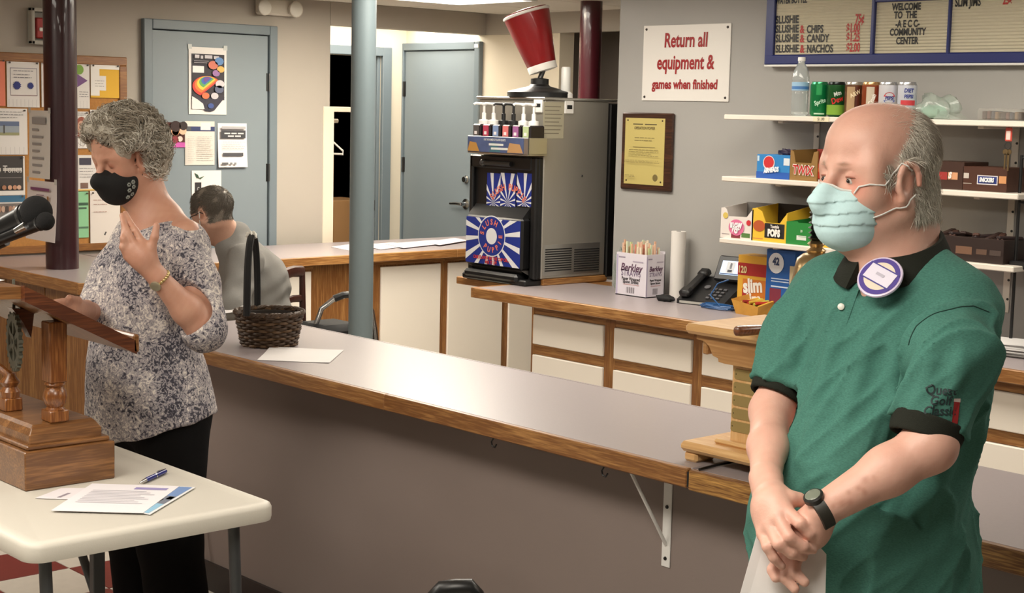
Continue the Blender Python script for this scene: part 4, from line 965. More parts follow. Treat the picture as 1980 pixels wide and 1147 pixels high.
c3_ = ground(1280, 583)
solo('cord_bundle', blob((c3_[0], c3_[1]+.02, ZT+.012), (.05,.028,.016), 9, .2), M_BLACKM, 'coiled black handset cord lying in front of the phone', 'cord', None, True)
pts = []
cc = ground(1388, 598)
for k in range(60):
    a = k*.62; pts.append((cc[0]+.07*math.cos(a)+.02*math.sin(k*.9), cc[1]+.035*math.sin(a), ZT+.004+.00025*k))
q_ = at_d(1395, 535, np.dot(np.array([cc[0], cc[1], ZT])-CAM, FW))
pts += [(cc[0]-.06, cc[1]+.02, ZT+.05), (cc[0]-.04, cc[1]+.04, ZT+.10), (cc[0]+.01, cc[1]+.05, ZT+.12)]
solo('network_cable', MB().tube(pts, .003, 5), mat('cable_blue', (32,84,140), .4), 'blue network cable coiled beside the desk phone', 'cable', None, True)
# snack cartons by the bell
def carton(name, label, p0, p1, Y, depth, rgb, z=ZT, rz=0.0, cat='box', prints=(), texts=(), open_top=None, group=None, h=None):
    a = at_y(p0[0], p0[1], Y); b = at_y(p1[0], p1[1], Y); w = b[0]-a[0]; h = a[2]-z if h is None else h
    t = thing(name, label, cat, ((a[0]+b[0])/2, Y, z), rz, group)
    mt = mat('carton_%02x%02x%02x' % tuple(rgb), rgb, .45)
    if open_top is None:
        lpart('carton', MB().box((-w/2, 0, 0), (w/2, depth, h), .0015), mt, t)
    else:
        hb, inner, notch = open_top      # back height, inside colour, front notch profile [(u, v)...]
        mi = mat('inside_%02x%02x%02x' % tuple(inner), inner, .7)
        prof = [(-w/2, 0), (w/2, 0)]+[((u-.5)*w, v*h) for u, v in notch]
        lpart('carton_front', MB().prism(prof, 0, .003, 'xz'), mt, t)
        hs = min(hb, 1.1)
        lpart('carton_side', MB().prism([(.003,0),(depth,0),(depth,hs*h),(.003,notch[-1][1]*h)], -w/2+.002, -w/2+.005, 'yz'), mt, t)
        lpart('carton_side', MB().prism([(.003,0),(depth,0),(depth,hs*h),(.003,notch[0][1]*h)], w/2-.005, w/2-.002, 'yz'), mt, t)
        lpart('carton_back', MB().box((-w/2, depth-.003, 0), (w/2, depth, hb*h)), mi, t)
        lpart('carton_content', MB().box((-w/2+.004, .006, 0), (w/2-.004, depth-.004, h*.42)), mi, t)
    if prints: rects(t, prints, w, h, y=-.0008)
    for (s_, sz, u, v, c3, sx, kw) in texts:
        letters(t, s_, sz*h, ((u-.5)*w, -.003-.0006*kw.get('lay',0), v*h), flat(c3), sx, bold=kw.get('bold', 0)*h, shear=kw.get('shear', 0), rot=kw.get('rot', 0))
    return t, w, h
Yq = 4.95
t, w_, h_ = carton('snack_carton', 'yellow carton of meat sticks with big white and red lettering', (1428,492), (1484,570), Yq+.03, .10, (222,168,54), prints=[(0,.64,1,.86,(176,40,34)),(.18,.0,.95,.58,(206,120,40))], texts=[('120', .17, .16, .735, (226,206,150), .8, {'bold':.006}), ('slim', .34, .52, .46, (240,236,226), .8, {'bold':.014,'rot':.12}), ('jim', .34, .58, .22, (240,236,226), .8, {'bold':.014,'rot':.12,'lay':2})])
polyprint(t, [(.18,.10),(.42,.10),(.42,.44),(.18,.40)], w_, h_, (168,36,32), y=-.0022)
t, w_, h_ = carton('snack_carton', 'tall blue snack carton with white number roundel', (1483,481), (1534,580), Yq+.0, .09, (32,88,158), prints=[(.16,.08,.56,.42,(120,40,60)),(.2,.44,.8,.46,(200,214,230)),(.2,.52,.82,.535,(190,206,226)),(.2,.56,.82,.575,(190,206,226)),(.84,.5,1,.78,(206,190,150))])
polyprint(t, circ(.36,.80,.27,.155), w_, h_, (226,230,234), y=-.0025); letters(t, '42', .15*h_, (-.14*w_, -.004, .82*h_), flat((44,60,100)), .8, bold=.002)
c = ground(1445, 610)
t = thing('snack_tray', 'low open yellow cardboard tray holding snack sticks', 'tray', (c[0], c[1]+.05, ZT), math.radians(-6))
M_TR = mat('tray_yellow', (206,150,60), .6, var=.25, vs=18)
lpart('tray_wall', MB().add([(-.06,-.05,0),(.06,-.05,0),(.06,.05,0),(-.06,.05,0),(-.080,-.06,.058),(.075,-.06,.042),(.075,.055,.066),(-.080,.055,.076)], [(0,1,2,3),(0,1,5,4),(1,2,6,5),(2,3,7,6),(3,0,4,7)]), M_TR, t)
for k in range(10):
    x = -.055+.012*k; lpart('snack_stick', MB().tube([(x, -.04, .036+.008*(k % 3)), (x+.015, .04, .05+.008*(k % 2))], .007, 6), flat(((186,50,36),(214,170,60),(150,40,30),(196,190,70))[k % 4]), t)

# shelf cartons
G2 = 'candy boxes on the shelves'
Ya = YS+.03
t, w_, h_ = carton('candy_box', 'blue taffy candy box with red balloon mark', (1464,298), (1526,342), Ya, .16, (44,126,190), ZS[1], prints=[(0,0,1,.28,(30,84,170)),(.02,.72,.08,.94,(190,214,230)),(.82,.58,1,.88,(206,214,220))], texts=[('AIRHEADS', .27, .47, .36, (230,234,238), .62, {'bold':.018,'shear':.2,'rot':.12,'lay':4})], group=G2)
polyprint(t, circ(.38,.66,.18,.30), w_, h_, (222,214,216), y=-.0022); polyprint(t, circ(.38,.68,.155,.255), w_, h_, (196,36,40), y=-.0028)
mb = blob((-.0+.02, .06, h_+.008), (.035,.03,.016), 12, .4); lpart('torn_flap', mb, flat((44,34,60)), t)
NB = [(1,.98),(.86,.94),(.78,.58),(.20,.58),(.12,.94),(0,.98)]
carton('candy_box', 'brown and gold open chocolate bar box with red outlined lettering', (1529,289), (1579,347), Ya, .17, (142,108,58), ZS[1], open_top=(1.02, (60,38,18), NB), texts=[('TWIX', .40, .5, .33, (236,226,214), .78, {'bold':.035,'rot':-.04}), ('TWIX', .40, .5, .33, (186,36,34), .78, {'bold':.010,'rot':-.04,'lay':2})], group=G2)
carton('candy_box', 'dark red candy box pressed against the gold chocolate box', (1580,288), (1622,350), Ya+.01, .16, (120,36,26), ZS[1], prints=[(0,.1,1,.55,(196,60,36)),(.1,.3,.9,.42,(226,120,60))], group=G2)
carton('candy_box', 'flat brown peanut bar box behind the bald man', (1790,318), (1862,363), Ya+.02, .16, (58,34,24), ZS[1], prints=[(.60,.36,.85,.62,(206,150,110)),(.3,.34,.58,.62,(150,40,36))], texts=[('S', .3, .66, .5, (226,220,214), .8, {'bold':.02,'lay':2,'shear':.2})], group=G2, h=.098)
t, w_, h_ = carton('candy_box', 'brown peanut bar box with white and blue name panel', (1862,322), (1946,367), Ya+.02, .15, (70,38,24), ZS[1], prints=[(.03,.5,.15,.72,(190,180,170)),(.03,.28,.22,.31,(170,160,150)),(.34,.28,.80,.66,(214,206,206)),(.36,.32,.78,.62,(36,52,120)),(.83,.36,.99,.66,(200,140,90))], texts=[('SNICKERS', .24, .57, .47, (232,232,234), .62, {'bold':.014,'shear':.15,'lay':6})], group=G2, h=.085)
NBW = [(1,.98),(.93,.92),(.80,.72),(.24,.70),(.17,.92),(.10,.98),(0,.96)]
t, w_, h_ = carton('candy_box', 'white lollipop box with pink circle and open scalloped top', (1395,399), (1455,462), Ya, .16, (222,214,208), ZS[2], open_top=(1.12, (110,106,102), NBW), prints=[(.34,.02,.62,.16,(120,40,50)),(.66,.06,.92,.2,(80,120,60)),(.05,.12,.28,.14,(160,150,150))], group=G2)
polyprint(t, circ(.5,.36,.24,.26), w_, h_, (214,110,150), y=-.002); polyprint(t, circ(.87,.54,.07,.09), w_, h_, (196,40,50), y=-.002); polyprint(t, circ(.15,.72,.08,.1), w_, h_, (206,180,90), y=-.002)
letters(t, 'BLOW', .20*h_, (0, -.005, .42*h_), flat((236,232,236)), .8, bold=.003); letters(t, 'POP', .20*h_, (0, -.005, .25*h_), flat((236,232,236)), .8, bold=.003)
t, w_, h_ = carton('candy_box', 'yellow lollipop box with black name panel and open top', (1455,401), (1520,470), Ya, .16, (226,184,56), ZS[2], open_top=(1.10, (36,28,24), [(1,.90),(.9,.75),(.80,.58),(.40,.58),(.28,.9),(.12,1.0),(0,.97)]), prints=[(.38,.12,.94,.56,(28,24,24)),(.05,.06,.34,.09,(200,130,60))], texts=[('POPS', .28, .66, .27, (236,232,226), .72, {'bold':.02,'lay':3}), ('Tootsie', .13, .68, .47, (226,220,214), .8, {'bold':.006,'lay':3})], group=G2)
polyprint(t, circ(.22,.46,.17,.17), w_, h_, (176,80,36), y=-.002)
t, w_, h_ = carton('candy_box', 'green candy box with tall brown cardboard back flap', (1521,428), (1577,478), Ya-.005, .15, (36,128,56), ZS[2], open_top=(1.95, (62,48,32), [(1,.98),(.4,.98),(.36,1.04),(0,1.0)]), prints=[(.36,.22,.68,.42,(214,218,210)),(.42,.36,.68,.38,(90,150,90))], texts=[('20', .14, .53, .62, (206,224,206), .8, {'bold':.004,'lay':2})], group=G2)
t, w_, h_ = carton('candy_box', 'yellow peanut candy box with brown round sweets printed on it', (1590,425), (1650,482), Ya-.005, .15, (228,182,46), ZS[2], group=G2, h=.11)
for (u, v, r_) in ((.12,.62,.10),(.1,.3,.09),(.5,.14,.10)): polyprint(t, circ(u,v,r_,r_*1.1), w_, h_, (120,66,36) if v > .2 else (240,214,80), y=-.002)
polyprint(t, [(.3,.42),(.55,.36),(.9,.44),(.9,.52),(.55,.46),(.3,.52)], w_, h_, (70,40,24), y=-.002)
t, w_, h_ = carton('candy_box', 'dark brown carton packed with chocolate multipacks', (1800,447), (1940,492), Ya, .16, (42,28,24), ZS[2], prints=[(.36,.3,.58,.62,(112,80,60)),(.64,.34,.78,.56,(90,66,52)),(.82,.34,.97,.56,(70,56,50))], group=G2, h=.085)
for k in range(9): lpart('chocolate_pack', move(MB().box((-.012,-.05,-.006), (.012,.05,.006), .004), Matrix.Translation((-w_/2+.02+(w_-.04)*k/8, .07, h_+.004))@Matrix.Rotation(.5*math.sin(k*2.1), 4, 'Z')@Matrix.Rotation(.2*math.cos(k), 4, 'X')), flat(((50,32,28),(78,50,40),(40,26,26))[k % 3]), t)
def paper_stack(name, label, p, z, w, d, n, rz, cols, seed=1, Y=None, step=.003):
    t = thing(name, label, 'papers', (p[0], p[1], z), rz); rnd = random.Random(seed)
    for k in range(n):
        M = Matrix.Translation((rnd.uniform(-.012,.012), rnd.uniform(-.01,.01), .0005+step*k))@Matrix.Rotation(rnd.uniform(-.12,.12), 4, 'Z')
        lpart('sheet', move(MB().box((-w/2,-d/2,0), (w/2,d/2,step*.8)), M), mat('sheet_%02x%02x%02x' % cols[k % len(cols)], cols[k % len(cols)], .75), t)
    return t
p = at_z(1925, 366, ZS[1]); paper_stack('paper_pile', 'loose papers and a tan folder lying beside the peanut bar boxes', (p[0]+.02, p[1]+.03, 0), ZS[1], .22, .13, 7, .1, [(206,176,130),(222,214,206),(214,210,208)], 3, step=.004)
p = at_z(1925, 503, ZS[2]); paper_stack('paper_pile', 'thin pile of printed sheets on the lollipop shelf end', (p[0], p[1]+.04, 0), ZS[2], .2, .14, 3, -.1, [(200,194,196),(214,210,210)], 4)
p = at_z(1944, 690, ZT); paper_stack('magazine_stack', 'stack of magazines on the back counter below the shelves', (p[0], p[1]+.08, 0), ZT, .2, .16, 9, .15, [(206,204,202),(120,116,114),(220,218,216)], 6, step=.005)
# black wire rack and bag at the counter end
p = at_y(1976, 300, 4.93)
t = thing('wire_rack', 'black wire rack post standing at the end of the wall shelves', 'rack', (p[0]+.12, 4.93, ZT))
zt2 = p[2]
for (dx, dy) in ((0,0),(.25,0),(0,.2),(.25,.2)): part('post', MB().tube([(p[0]+dx, 4.93+dy, ZT), (p[0]+dx, 4.93+dy, zt2)], .006, 8), M_BLACK, t, True)
for z in (1.2, 1.42, zt2-.01):
    for (a, b) in (((0,0),(.25,0)),((0,.2),(.25,.2)),((0,0),(0,.2)),((.25,0),(.25,.2))): part('rail', MB().tube([(p[0]+a[0], 4.93+a[1], z), (p[0]+b[0], 4.93+b[1], z)], .004, 6), M_BLACK, t, True)
part('shelf_tray', MB().box((p[0]-.015, 4.91, at_y(1972, 520, 4.93)[2]), (p[0]+.27, 5.14, at_y(1972, 505, 4.93)[2]), .004), M_BLACK, t)
p2 = at_z(1970, 697, ZT)
t = thing('black_bag', 'black padded bag standing on the back counter under the wire rack', 'bag', (p2[0]+.13, p2[1]+.06, ZT))
hb_ = at_y(1972, 612, p2[1])[2]-ZT
lpart('bag_body', MB().box((-.125,-.055,0), (.14,.06,hb_), .022), M_BLACKM, t, True); lpart('bag_strap', MB().tube([(-.1,-.06,hb_*.2),(-.105,-.064,hb_*.6),(-.09,-.02,hb_+.02),(.09,-.02,hb_+.02)], .006, 6), M_BLACK, t, True)
p = at_z(1926, 650, ZT)
t = thing('tape_dispenser', 'grey tape dispenser on the back counter behind the green shirt', 'dispenser', (p[0], p[1]+.1, ZT))
lpart('dispenser_body', MB().box((-.035,-.03,0), (.05,.03,.05), .008), mat('grey_mid', (120,114,108), .5), t); lpart('tape_roll', MB().lathe([(.03,-.012),(.03,.012),(.014,.012),(.014,-.012)], (0,0,.06), 20, (0,1,0)), mat('roll_pale', (180,172,158), .4), t, True)
# ------------------------------------------------------------------ wooden podium box with brass plates on the flap, bell and gavel
c = at_z(1323, 890, ZT)
bx0, by0 = c[0], c[1]-.004
BW, BD = .40, .27
M_PINE = wood('pale_oak', (236,202,148), (210,164,108), 0, scale=7)
M_PINEZ = wood('pale_oak_z', (236,202,148), (212,166,110), 2, scale=7)
M_PINED = wood('pale_oak_dark', (206,162,108), (168,122,74), 0, scale=7)
t = thing('podium_box', 'pale oak podium box with engraved brass plates down its front', 'podium', (bx0+BW/2, by0+BD/2, ZT))
ztop = at_y(1340, 627, by0-.01)[2]
for (fx_, fy) in ((bx0, by0), (bx0+BW-.07, by0), (bx0, by0+BD-.07), (bx0+BW-.07, by0+BD-.07)):
    part('foot', MB().box((fx_, fy, ZT), (fx_+.04, fy+.07, ZT+.024), .006), M_PINE, t)
part('base_board', MB().box((bx0-.006, by0-.012, ZT+.024), (bx0+BW+.01, by0+BD+.01, ZT+.048), .009), M_PINE, t)
bz0, bz1 = ZT+.048, ztop-.024
xb0 = at_y(1410, 855, by0+.05)[0]
part('body', MB().box((xb0, by0+.05, bz0), (bx0+BW-(xb0-bx0), by0+BD-.03, bz1), .003), M_PINEZ, t)
part('base_moulding', MB().box((xb0-.03, by0+.028, bz0), (bx0+BW-(xb0-bx0)+.03, by0+BD-.01, bz0+.012), .005), M_PINE, t)
xr_ = bx0+BW-(xb0-bx0)
ap = [(bx0+.012, bz1), (bx0+.012, bz1-.014), (bx0+.035, bz1-.016), (bx0+.05, bz1-.026), (bx0+.062, bz1-.046), (bx0+.078, bz1-.05), (bx0+.08, bz1-.058), (xb0+.005, bz1-.06)]
ap = ap+[(2*bx0+BW-x, z) for x, z in reversed(ap)]
part('apron', MB().prism(ap, by0+.018, by0+.036, 'xz'), M_PINED, t)
part('apron', MB().prism(ap, by0+BD-.03, by0+BD-.012, 'xz'), M_PINED, t)
part('apron_side', MB().box((bx0+.014, by0+.036, bz1-.05), (bx0+.03, by0+BD-.03, bz1), .003), M_PINED, t)
part('top_board', MB().box((bx0-.004, by0-.01, ztop-.024), (bx0+BW+.006, by0+BD+.01, ztop), .008), M_PINE, t)
YFc = by0+.05
M_BRASS = mat('brass_plate', (176,154,100), .38, metal=.55)
for r_ in range(5):
    for c_ in range(2):
        px0, pz = 1422, (727, 754-.0, 782, 818, 841)[r_]
        xa_ = at_y(1421-r_*2, pz, YFc)[0]+c_*.085; zc = bz1-.085-(bz1-bz0-.13)*r_/4.0
        pl = part('brass_plate', MB().prism([(xa_+.004, zc-.012), (xa_+.064, zc-.012), (xa_+.068, zc-.008), (xa_+.068, zc+.008), (xa_+.064, zc+.012), (xa_+.004, zc+.012), (xa_, zc+.008), (xa_, zc-.008)], YFc-.002, YFc-.0002, 'xz'), M_BRASS, t)
        for dx in (.005, .063): part('plate_pin', MB().lathe([(.0016,0),(.001,.0012)], (xa_+dx, YFc-.002, zc), 6, (0,-1,0)), flat((80,66,40)), pl)
# bell
cb = at_z(1578, 612, ztop); cb = np.array([bx0+BW*.60, by0+BD*.55, ztop])
cb = at_z(1572, 618, ztop); cb[1] += .04; cb[0] -= .03
t = thing('brass_bell', 'polished brass bell with dark twisted handle standing on the podium box', 'bell', (cb[0], cb[1], ztop))
M_BELL = mat('bell_brass', (188,162,120), .3, metal=.9)
lpart('bell_body', MB().lathe([(.098,.004),(.102,.008),(.100,.016),(.082,.035),(.064,.06),(.054,.09),(.049,.12),(.044,.14),(.03,.152),(.014,.156)], (0,0,0), 48), M_BELL, t, True)
lpart('bell_foot', MB().lathe([(.085,0),(.085,.006)], (0,0,0), 32), M_BLACKM, t, True)
hnd = MB().lathe([(.02,.154),(.024,.160),(.014,.168),(.022,.176),(.012,.184)], (0,0,0), 20)
lpart('handle_collar', hnd, M_BELL, t, True)
pr = [(.012,.182)]
for k in range(8): pr += [(.022-.001*(k % 2), .19+.012*k), (.012, .196+.012*k)]
pr += [(.010,.286),(.003,.292)]
lpart('handle', MB().lathe(pr, (0,0,0), 18), mat('bronze_dark', (34,44,36), .35, metal=.7), t, True)
ga, gb = at_z(1424, 641, ztop+.012), at_z(1530, 634, ztop+.012)
t = thing('gavel', 'reddish wooden gavel lying on the podium box beside the bell', 'gavel', ((ga[0]+gb[0])/2, (ga[1]+gb[1])/2, ztop))
M_GAV = wood('gavel_wood', (140,84,48), (96,52,28), 0, rough=.25, coat=.5)
g0, g1 = Vector(ga), Vector(gb); dr = (g1-g0).normalized()
for q in (g0, g1): q.z = ztop+.0125
part('handle', MB().tube([g0-dr*.003, g0, g0+dr*.01, g0+dr*.05, g0+dr*.12, g1+dr*.06], [.006,.0105,.012,.0115,.0085,.0075], 14), M_GAV, t, True)
pe = g1+dr*.085; pp = Vector((-dr.y, dr.x, 0))
part('head', MB().tube([pe-pp*.042, pe-pp*.032, pe-pp*.02, pe+pp*.02, pe+pp*.032, pe+pp*.042], [.022,.0225,.018,.018,.0225,.022], 18), M_GAV, t, True)
solo('power_cord', MB().tube([tuple(at_z(x, y, ZT+.003)) for x, y in ((1352,908),(1372,903),(1392,898),(1420,893),(1450,890))], .003, 6), M_BLACK, 'thin black cord running under the podium box across the flap joint', 'cord', None, True)

# ------------------------------------------------------------------ wicker basket and paper on the counter
c = np.array([-4.375, 2.865])
t = thing('wicker_basket', 'dark woven wicker basket with tall black handle on the counter', 'basket', (c[0], c[1], ZT))
M_WICK = mat('wicker_dark', (66,48,32), .6, var=.45, vs=30); M_WICK2 = mat('wicker_mid', (92,68,44), .6, var=.4, vs=30)
HB = .112
def brad(z): return .088+.022*(z/HB)
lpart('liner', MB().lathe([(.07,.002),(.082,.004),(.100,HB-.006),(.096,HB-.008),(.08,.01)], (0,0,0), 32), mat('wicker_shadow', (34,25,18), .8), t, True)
for k in range(13):
    z = .006+HB*k/13.0; pts = [((brad(z)+.0045*math.sin(a*14+math.pi*(k % 2)))*math.cos(a), (brad(z)+.0045*math.sin(a*14+math.pi*(k % 2)))*math.sin(a), z+.002*math.sin(a*5+k)) for a in np.linspace(0, 2*math.pi, 85)]
    lpart('weave_row', MB().tube(pts, .0048, 5, False), M_WICK if k % 3 else M_WICK2, t, True)
for k in range(28):
    a = 2*math.pi*k/28
    lpart('stake', MB().tube([(brad(0)*math.cos(a), brad(0)*math.sin(a), 0), (brad(HB)*math.cos(a), brad(HB)*math.sin(a), HB+.004)], .0032, 5), M_WICK, t, True)
for ph in (0, math.pi/2, math.pi):
    pts = [((.111+.004*math.cos(a*16+ph))*math.cos(a), (.111+.004*math.cos(a*16+ph))*math.sin(a), HB+.004*math.sin(a*16+ph)) for a in np.linspace(0, 2*math.pi, 120)]
    lpart('rim_braid', MB().tube(pts, .006, 5, False), M_WICK, t, True)
hdv = Vector((-.67, .742, 0)).normalized()*.0 + Vector((-.742, .67, 0))*.105     # handle plane runs away from the room
off = Vector((-.062, -.070, 0))*.62
hp = [off*1.0+hdv*math.cos(a)+Vector((0,0,HB-.02+.275*math.sin(a)**.7)) for a in np.linspace(.02, math.pi-.02, 24)]
lpart('handle', MB().tube(hp, .0105, 6), M_BLACKM, t, True)
lpart('handle_wrap', MB().tube([p_+Vector((.006,.004,0)) for p_ in hp], .007, 5), M_BLACKM, t, True)
lpart('white_bow', blob(tuple(hp[12]+Vector((.0,0,.0))), (.02,.02,.014), 3, .4), mat('bow_white', (222,220,212), .6), t, True)
q = [at_z(*p_, ZT) for p_ in ((497,697),(522,674),(665,678),(637,703))]
mb = MB(); n = 6; V = []
for j in range(n+1):
    for i in range(n+1):
        u, v = i/n, j/n
        P = (np.array(q[0])*(1-u)+np.array(q[3])*u)*(1-v)+(np.array(q[1])*(1-u)+np.array(q[2])*u)*v
        V.append((P[0], P[1], ZT+.0015+.010*max(0, v-.55)*(.5+.5*math.cos(3*u))+.006*max(0, u-.8)))
F = [(j*(n+1)+i, j*(n+1)+i+1, (j+1)*(n+1)+i+1, (j+1)*(n+1)+i) for j in range(n) for i in range(n)]
t = thing('paper_sheet', 'folded white sheet lying on the counter beside the basket', 'paper', ((q[0][0]+q[2][0])/2, (q[0][1]+q[2][1])/2, ZT))
part('sheet', MB().add(V, F), M_PAPER, t, True)
part('under_sheet', MB().add([(x, y, ZT+.0008) for (x, y, z) in (V[0], V[n], V[-1], V[-1-n])], [(0,1,2,3)]), M_PAPER, t)

# ------------------------------------------------------------------ folding table
TX1, TY0, TY1, TZ = at_z(533, 970, .74)[0]+.012, 1.437, 2.075, .74
TX0 = TX1-1.83
def rrect(x0, x1, y0, y1, r, n=6):
    pts = []
    for (cx_, cy_, a0) in ((x1-r, y1-r, 0), (x0+r, y1-r, math.pi/2), (x0+r, y0+r, math.pi), (x1-r, y0+r, 1.5*math.pi)):
        for k in range(n+1): a = a0+math.pi/2*k/n; pts.append((cx_+r*math.cos(a), cy_+r*math.sin(a)))
    return pts
def slab(levels, x0, x1, y0, y1, r):
    mb = MB(); V = []; F = []; n = None
    for (ins, z) in levels:
        P = rrect(x0+ins, x1-ins, y0+ins, y1-ins, max(r-ins, .004)); n = len(P); V += [(x, y, z) for x, y in P]
    for k in range(len(levels)-1):
        for i in range(n): F.append((k*n+i, k*n+(i+1) % n, (k+1)*n+(i+1) % n, (k+1)*n+i))
    F.append(tuple(reversed(range(n)))); F.append(tuple(range((len(levels)-1)*n, len(levels)*n)))
    return mb.add(V, F)
t = thing('folding_table', 'white plastic folding table with grey steel legs', 'table', ((TX0+TX1)/2, (TY0+TY1)/2, 0))
M_TAB = mat('table_plastic', (208,203,192), .5, bump=.06, bs=300)
part('tabletop', slab([(.012,TZ-.046),(.002,TZ-.043),(0,TZ-.036),(0,TZ-.012),(.004,TZ-.004),(.012,TZ),(.034,TZ),(.042,TZ-.003)], TX0, TX1, TY0, TY1, .045), M_TAB, t, True)
M_LEG = mat('table_leg_grey', (74,76,78), .4, metal=.3)
for sx, xx in ((1, TX1-.065), (-1, TX0+.065)):
    for yy in (TY0+.075, TY1-.075):
        part('leg', MB().tube([(xx-sx*.02, yy, TZ-.046), (xx, yy, .38), (xx, yy, 0)], .0145, 12), M_LEG, t, True)
    part('cross_bar', MB().tube([(xx, TY0+.075, .16), (xx, TY1-.075, .16)], .012, 10), M_LEG, t, True)
    part('top_bar', MB().tube([(xx-sx*.02, TY0+.06, TZ-.05), (xx-sx*.02, TY1-.06, TZ-.05)], .0145, 10), M_LEG, t, True)
    part('brace', MB().tube([(xx, (TY0+TY1)/2, .16), (xx-sx*.42, (TY0+TY1)/2, TZ-.05)], .011, 10), M_LEG, t, True)
    part('brace', MB().box((xx-sx*.25-.01, (TY0+TY1)/2-.016, TZ-.34), (xx-sx*.25+.012, (TY0+TY1)/2+.016, TZ-.05), .002), M_LEG, t)

# ------------------------------------------------------------------ lectern
M_LO = wood('lectern_oak_y', (160,112,66), (108,70,38), 1, rough=.3, scale=10, coat=.35)
M_LOZ = wood('lectern_oak_z', (190,128,70), (118,68,32), 2, rough=.28, scale=12, coat=.4)
M_LOD = wood('lectern_oak_dark', (126,72,42), (78,40,24), 1, rough=.3, scale=9, coat=.35)
lx1 = at_z(53, 951, TZ-.003)[0]; ly0, ly1 = 1.643, 1.886; lx0 = lx1-.62
t = thing('lectern', 'tabletop oak lectern with turned posts and slanted reading desk', 'lectern', ((lx0+lx1)/2, (ly0+ly1)/2, TZ-.003))
zb0 = TZ-.003; zb1 = zb0+.098; zb2 = zb1+.058
part('base_block', MB().box((lx0, ly0, zb0), (lx1, ly1, zb1), .003), M_LO, t)
part('base_step', MB().box((lx0+.012, ly0+.012, zb1), (lx1-.012, ly1-.008, zb1+.012), .003), M_LO, t)
part('base_step', slab([(.012,zb1+.012),(.012,zb1+.035),(.022,zb1+.05),(.03,zb2)], lx0+.012, lx1-.012, ly0+.012, ly1-.012, .01), M_LO, t)
dk0 = at_x(52, 556, lx1+.07); dk1 = at_x(258, 660, lx1+.07)
sl = (dk1[2]-dk0[2])/(dk1[1]-dk0[1]); dyl = dk1[1]-dk0[1]
def dz(y): return dk0[2]+sl*(y-dk0[1])
dx1, dx0 = lx1+.07, lx0-.07
y_a, y_b = dk0[1]-.0, dk1[1]
th_ = .030
part('reading_desk', MB().prism([(y_a, dz(y_a)), (y_b, dz(y_b)), (y_b+.004, dz(y_b)-th_), (y_a, dz(y_a)-th_)], dx0, dx1-.02, 'yz'), M_LO, t)
part('desk_edge', MB().prism([(y_a-.006, dz(y_a)+.004), (y_b+.006, dz(y_b)+.002), (y_b+.010, dz(y_b)-th_-.004), (y_a-.006, dz(y_a)-th_-.004)], dx1-.02, dx1, 'yz'), M_LOD, t)
part('book_stop', MB().box((dx0, y_b, dz(y_b)-th_), (dx1, y_b+.018, dz(y_b)+.016), .004), M_LO, t)
part('desk_panel', MB().prism([(y_a-.09, dz(y_a)+.004), (y_a, dz(y_a)), (y_a, dz(y_a)-th_), (y_a-.09, dz(y_a)-th_+.004)], dx0, dx1-.02, 'yz'), M_LO, t)
def post(px, py, xx):
    p = at_x(px, py, xx); x, y = xx, p[1]
    h = dz(y)-th_-.004-zb2
    part('post', MB().box((x-.026, y-.026, zb2), (x+.026, y+.026, zb2+.03), .003).lathe([(.026,.03),(.020,.036),(.026,.046),(.030,.062),(.027,.078),(.018,.088),(.026,.094),(.022,.1)], (x, y, zb2), 20).box((x-.024, y-.024, zb2+.1), (x+.024, y+.024, zb2+h), .003), M_LOZ, t, True)
    return y
py1 = post(107, 826, lx1-.06); 
xq = lx0+.07
part('post', MB().box((xq-.026, py1-.026, zb2), (xq+.026, py1+.026, zb2+.03), .003).lathe([(.026,.03),(.02,.036),(.03,.062),(.018,.088),(.022,.1)], (xq, py1, zb2), 20).box((xq-.024, py1-.024, zb2+.1), (xq+.024, py1+.024, dz(py1)-th_), .003), M_LOZ, t, True)
ps = at_z(20, 793, zb2)
part('short_post', MB().box((ps[0]-.024, ps[1]-.024, zb2), (ps[0]+.024, ps[1]+.024, zb2+.035), .003).lathe([(.024,.035),(.026,.05),(.018,.062),(.026,.075),(.016,.088),(.012,.098)], (ps[0], ps[1], zb2), 18).tube([(ps[0], ps[1], zb2+.09), (ps[0]-.02, ps[1]-.02, zb2+.112), (ps[0]-.05, ps[1]-.04, zb2+.114)], .011, 8), M_LOZ, t, True)
part('scroll_bracket', MB().prism([(py1-.06, dz(py1)-.01), (py1+.0, dz(py1)-.02), (py1-.01, dz(py1)-.09), (py1-.03, dz(py1)-.05)], lx1-.20, lx1-.17, 'yz'), M_LOD, t)
# gear wheel emblem hanging under the desk
ge = at_d(28, 660, float(np.dot(np.array([lx1-.22, ly0+.02, 1.0])-CAM, FW)))
em = bpy.data.objects.new('gear_emblem', None); COL.objects.link(em); em.parent = t; em.location = Vector(ge)-t.location; em.rotation_euler = (0, 0, math.radians(-12))
R_ = .078
mb = MB(); V = []; n = 48
def ring_plate(prof_out, r_in, y0, y1):
    m2 = MB(); k_ = len(prof_out)
    V = [(r*math.cos(a), y0, r*math.sin(a)) for r, a in prof_out]+[(r*math.cos(a), y1, r*math.sin(a)) for r, a in prof_out]+[(r_in*math.cos(a), y0, r_in*math.sin(a)) for r, a in prof_out]+[(r_in*math.cos(a), y1, r_in*math.sin(a)) for r, a in prof_out]
    F = []
    for i in range(k_):
        j = (i+1) % k_; F += [(i, j, j+k_, i+k_), (i, i+2*k_, j+2*k_, j), (i+k_, j+k_, j+3*k_, i+3*k_), (i+2*k_, i+3*k_, j+3*k_, j+2*k_)]
    return m2.add(V, F)
M_EMB = mat('emblem_bronze', (104,104,92), .5, metal=.4)
prof = []
for k in range(24):
    for (f_, r_) in ((0, R_*.88), (.22, R_*.90), (.30, R_), (.68, R_), (.78, R_*.9)): prof.append((r_, 2*math.pi*(k+f_)/24))
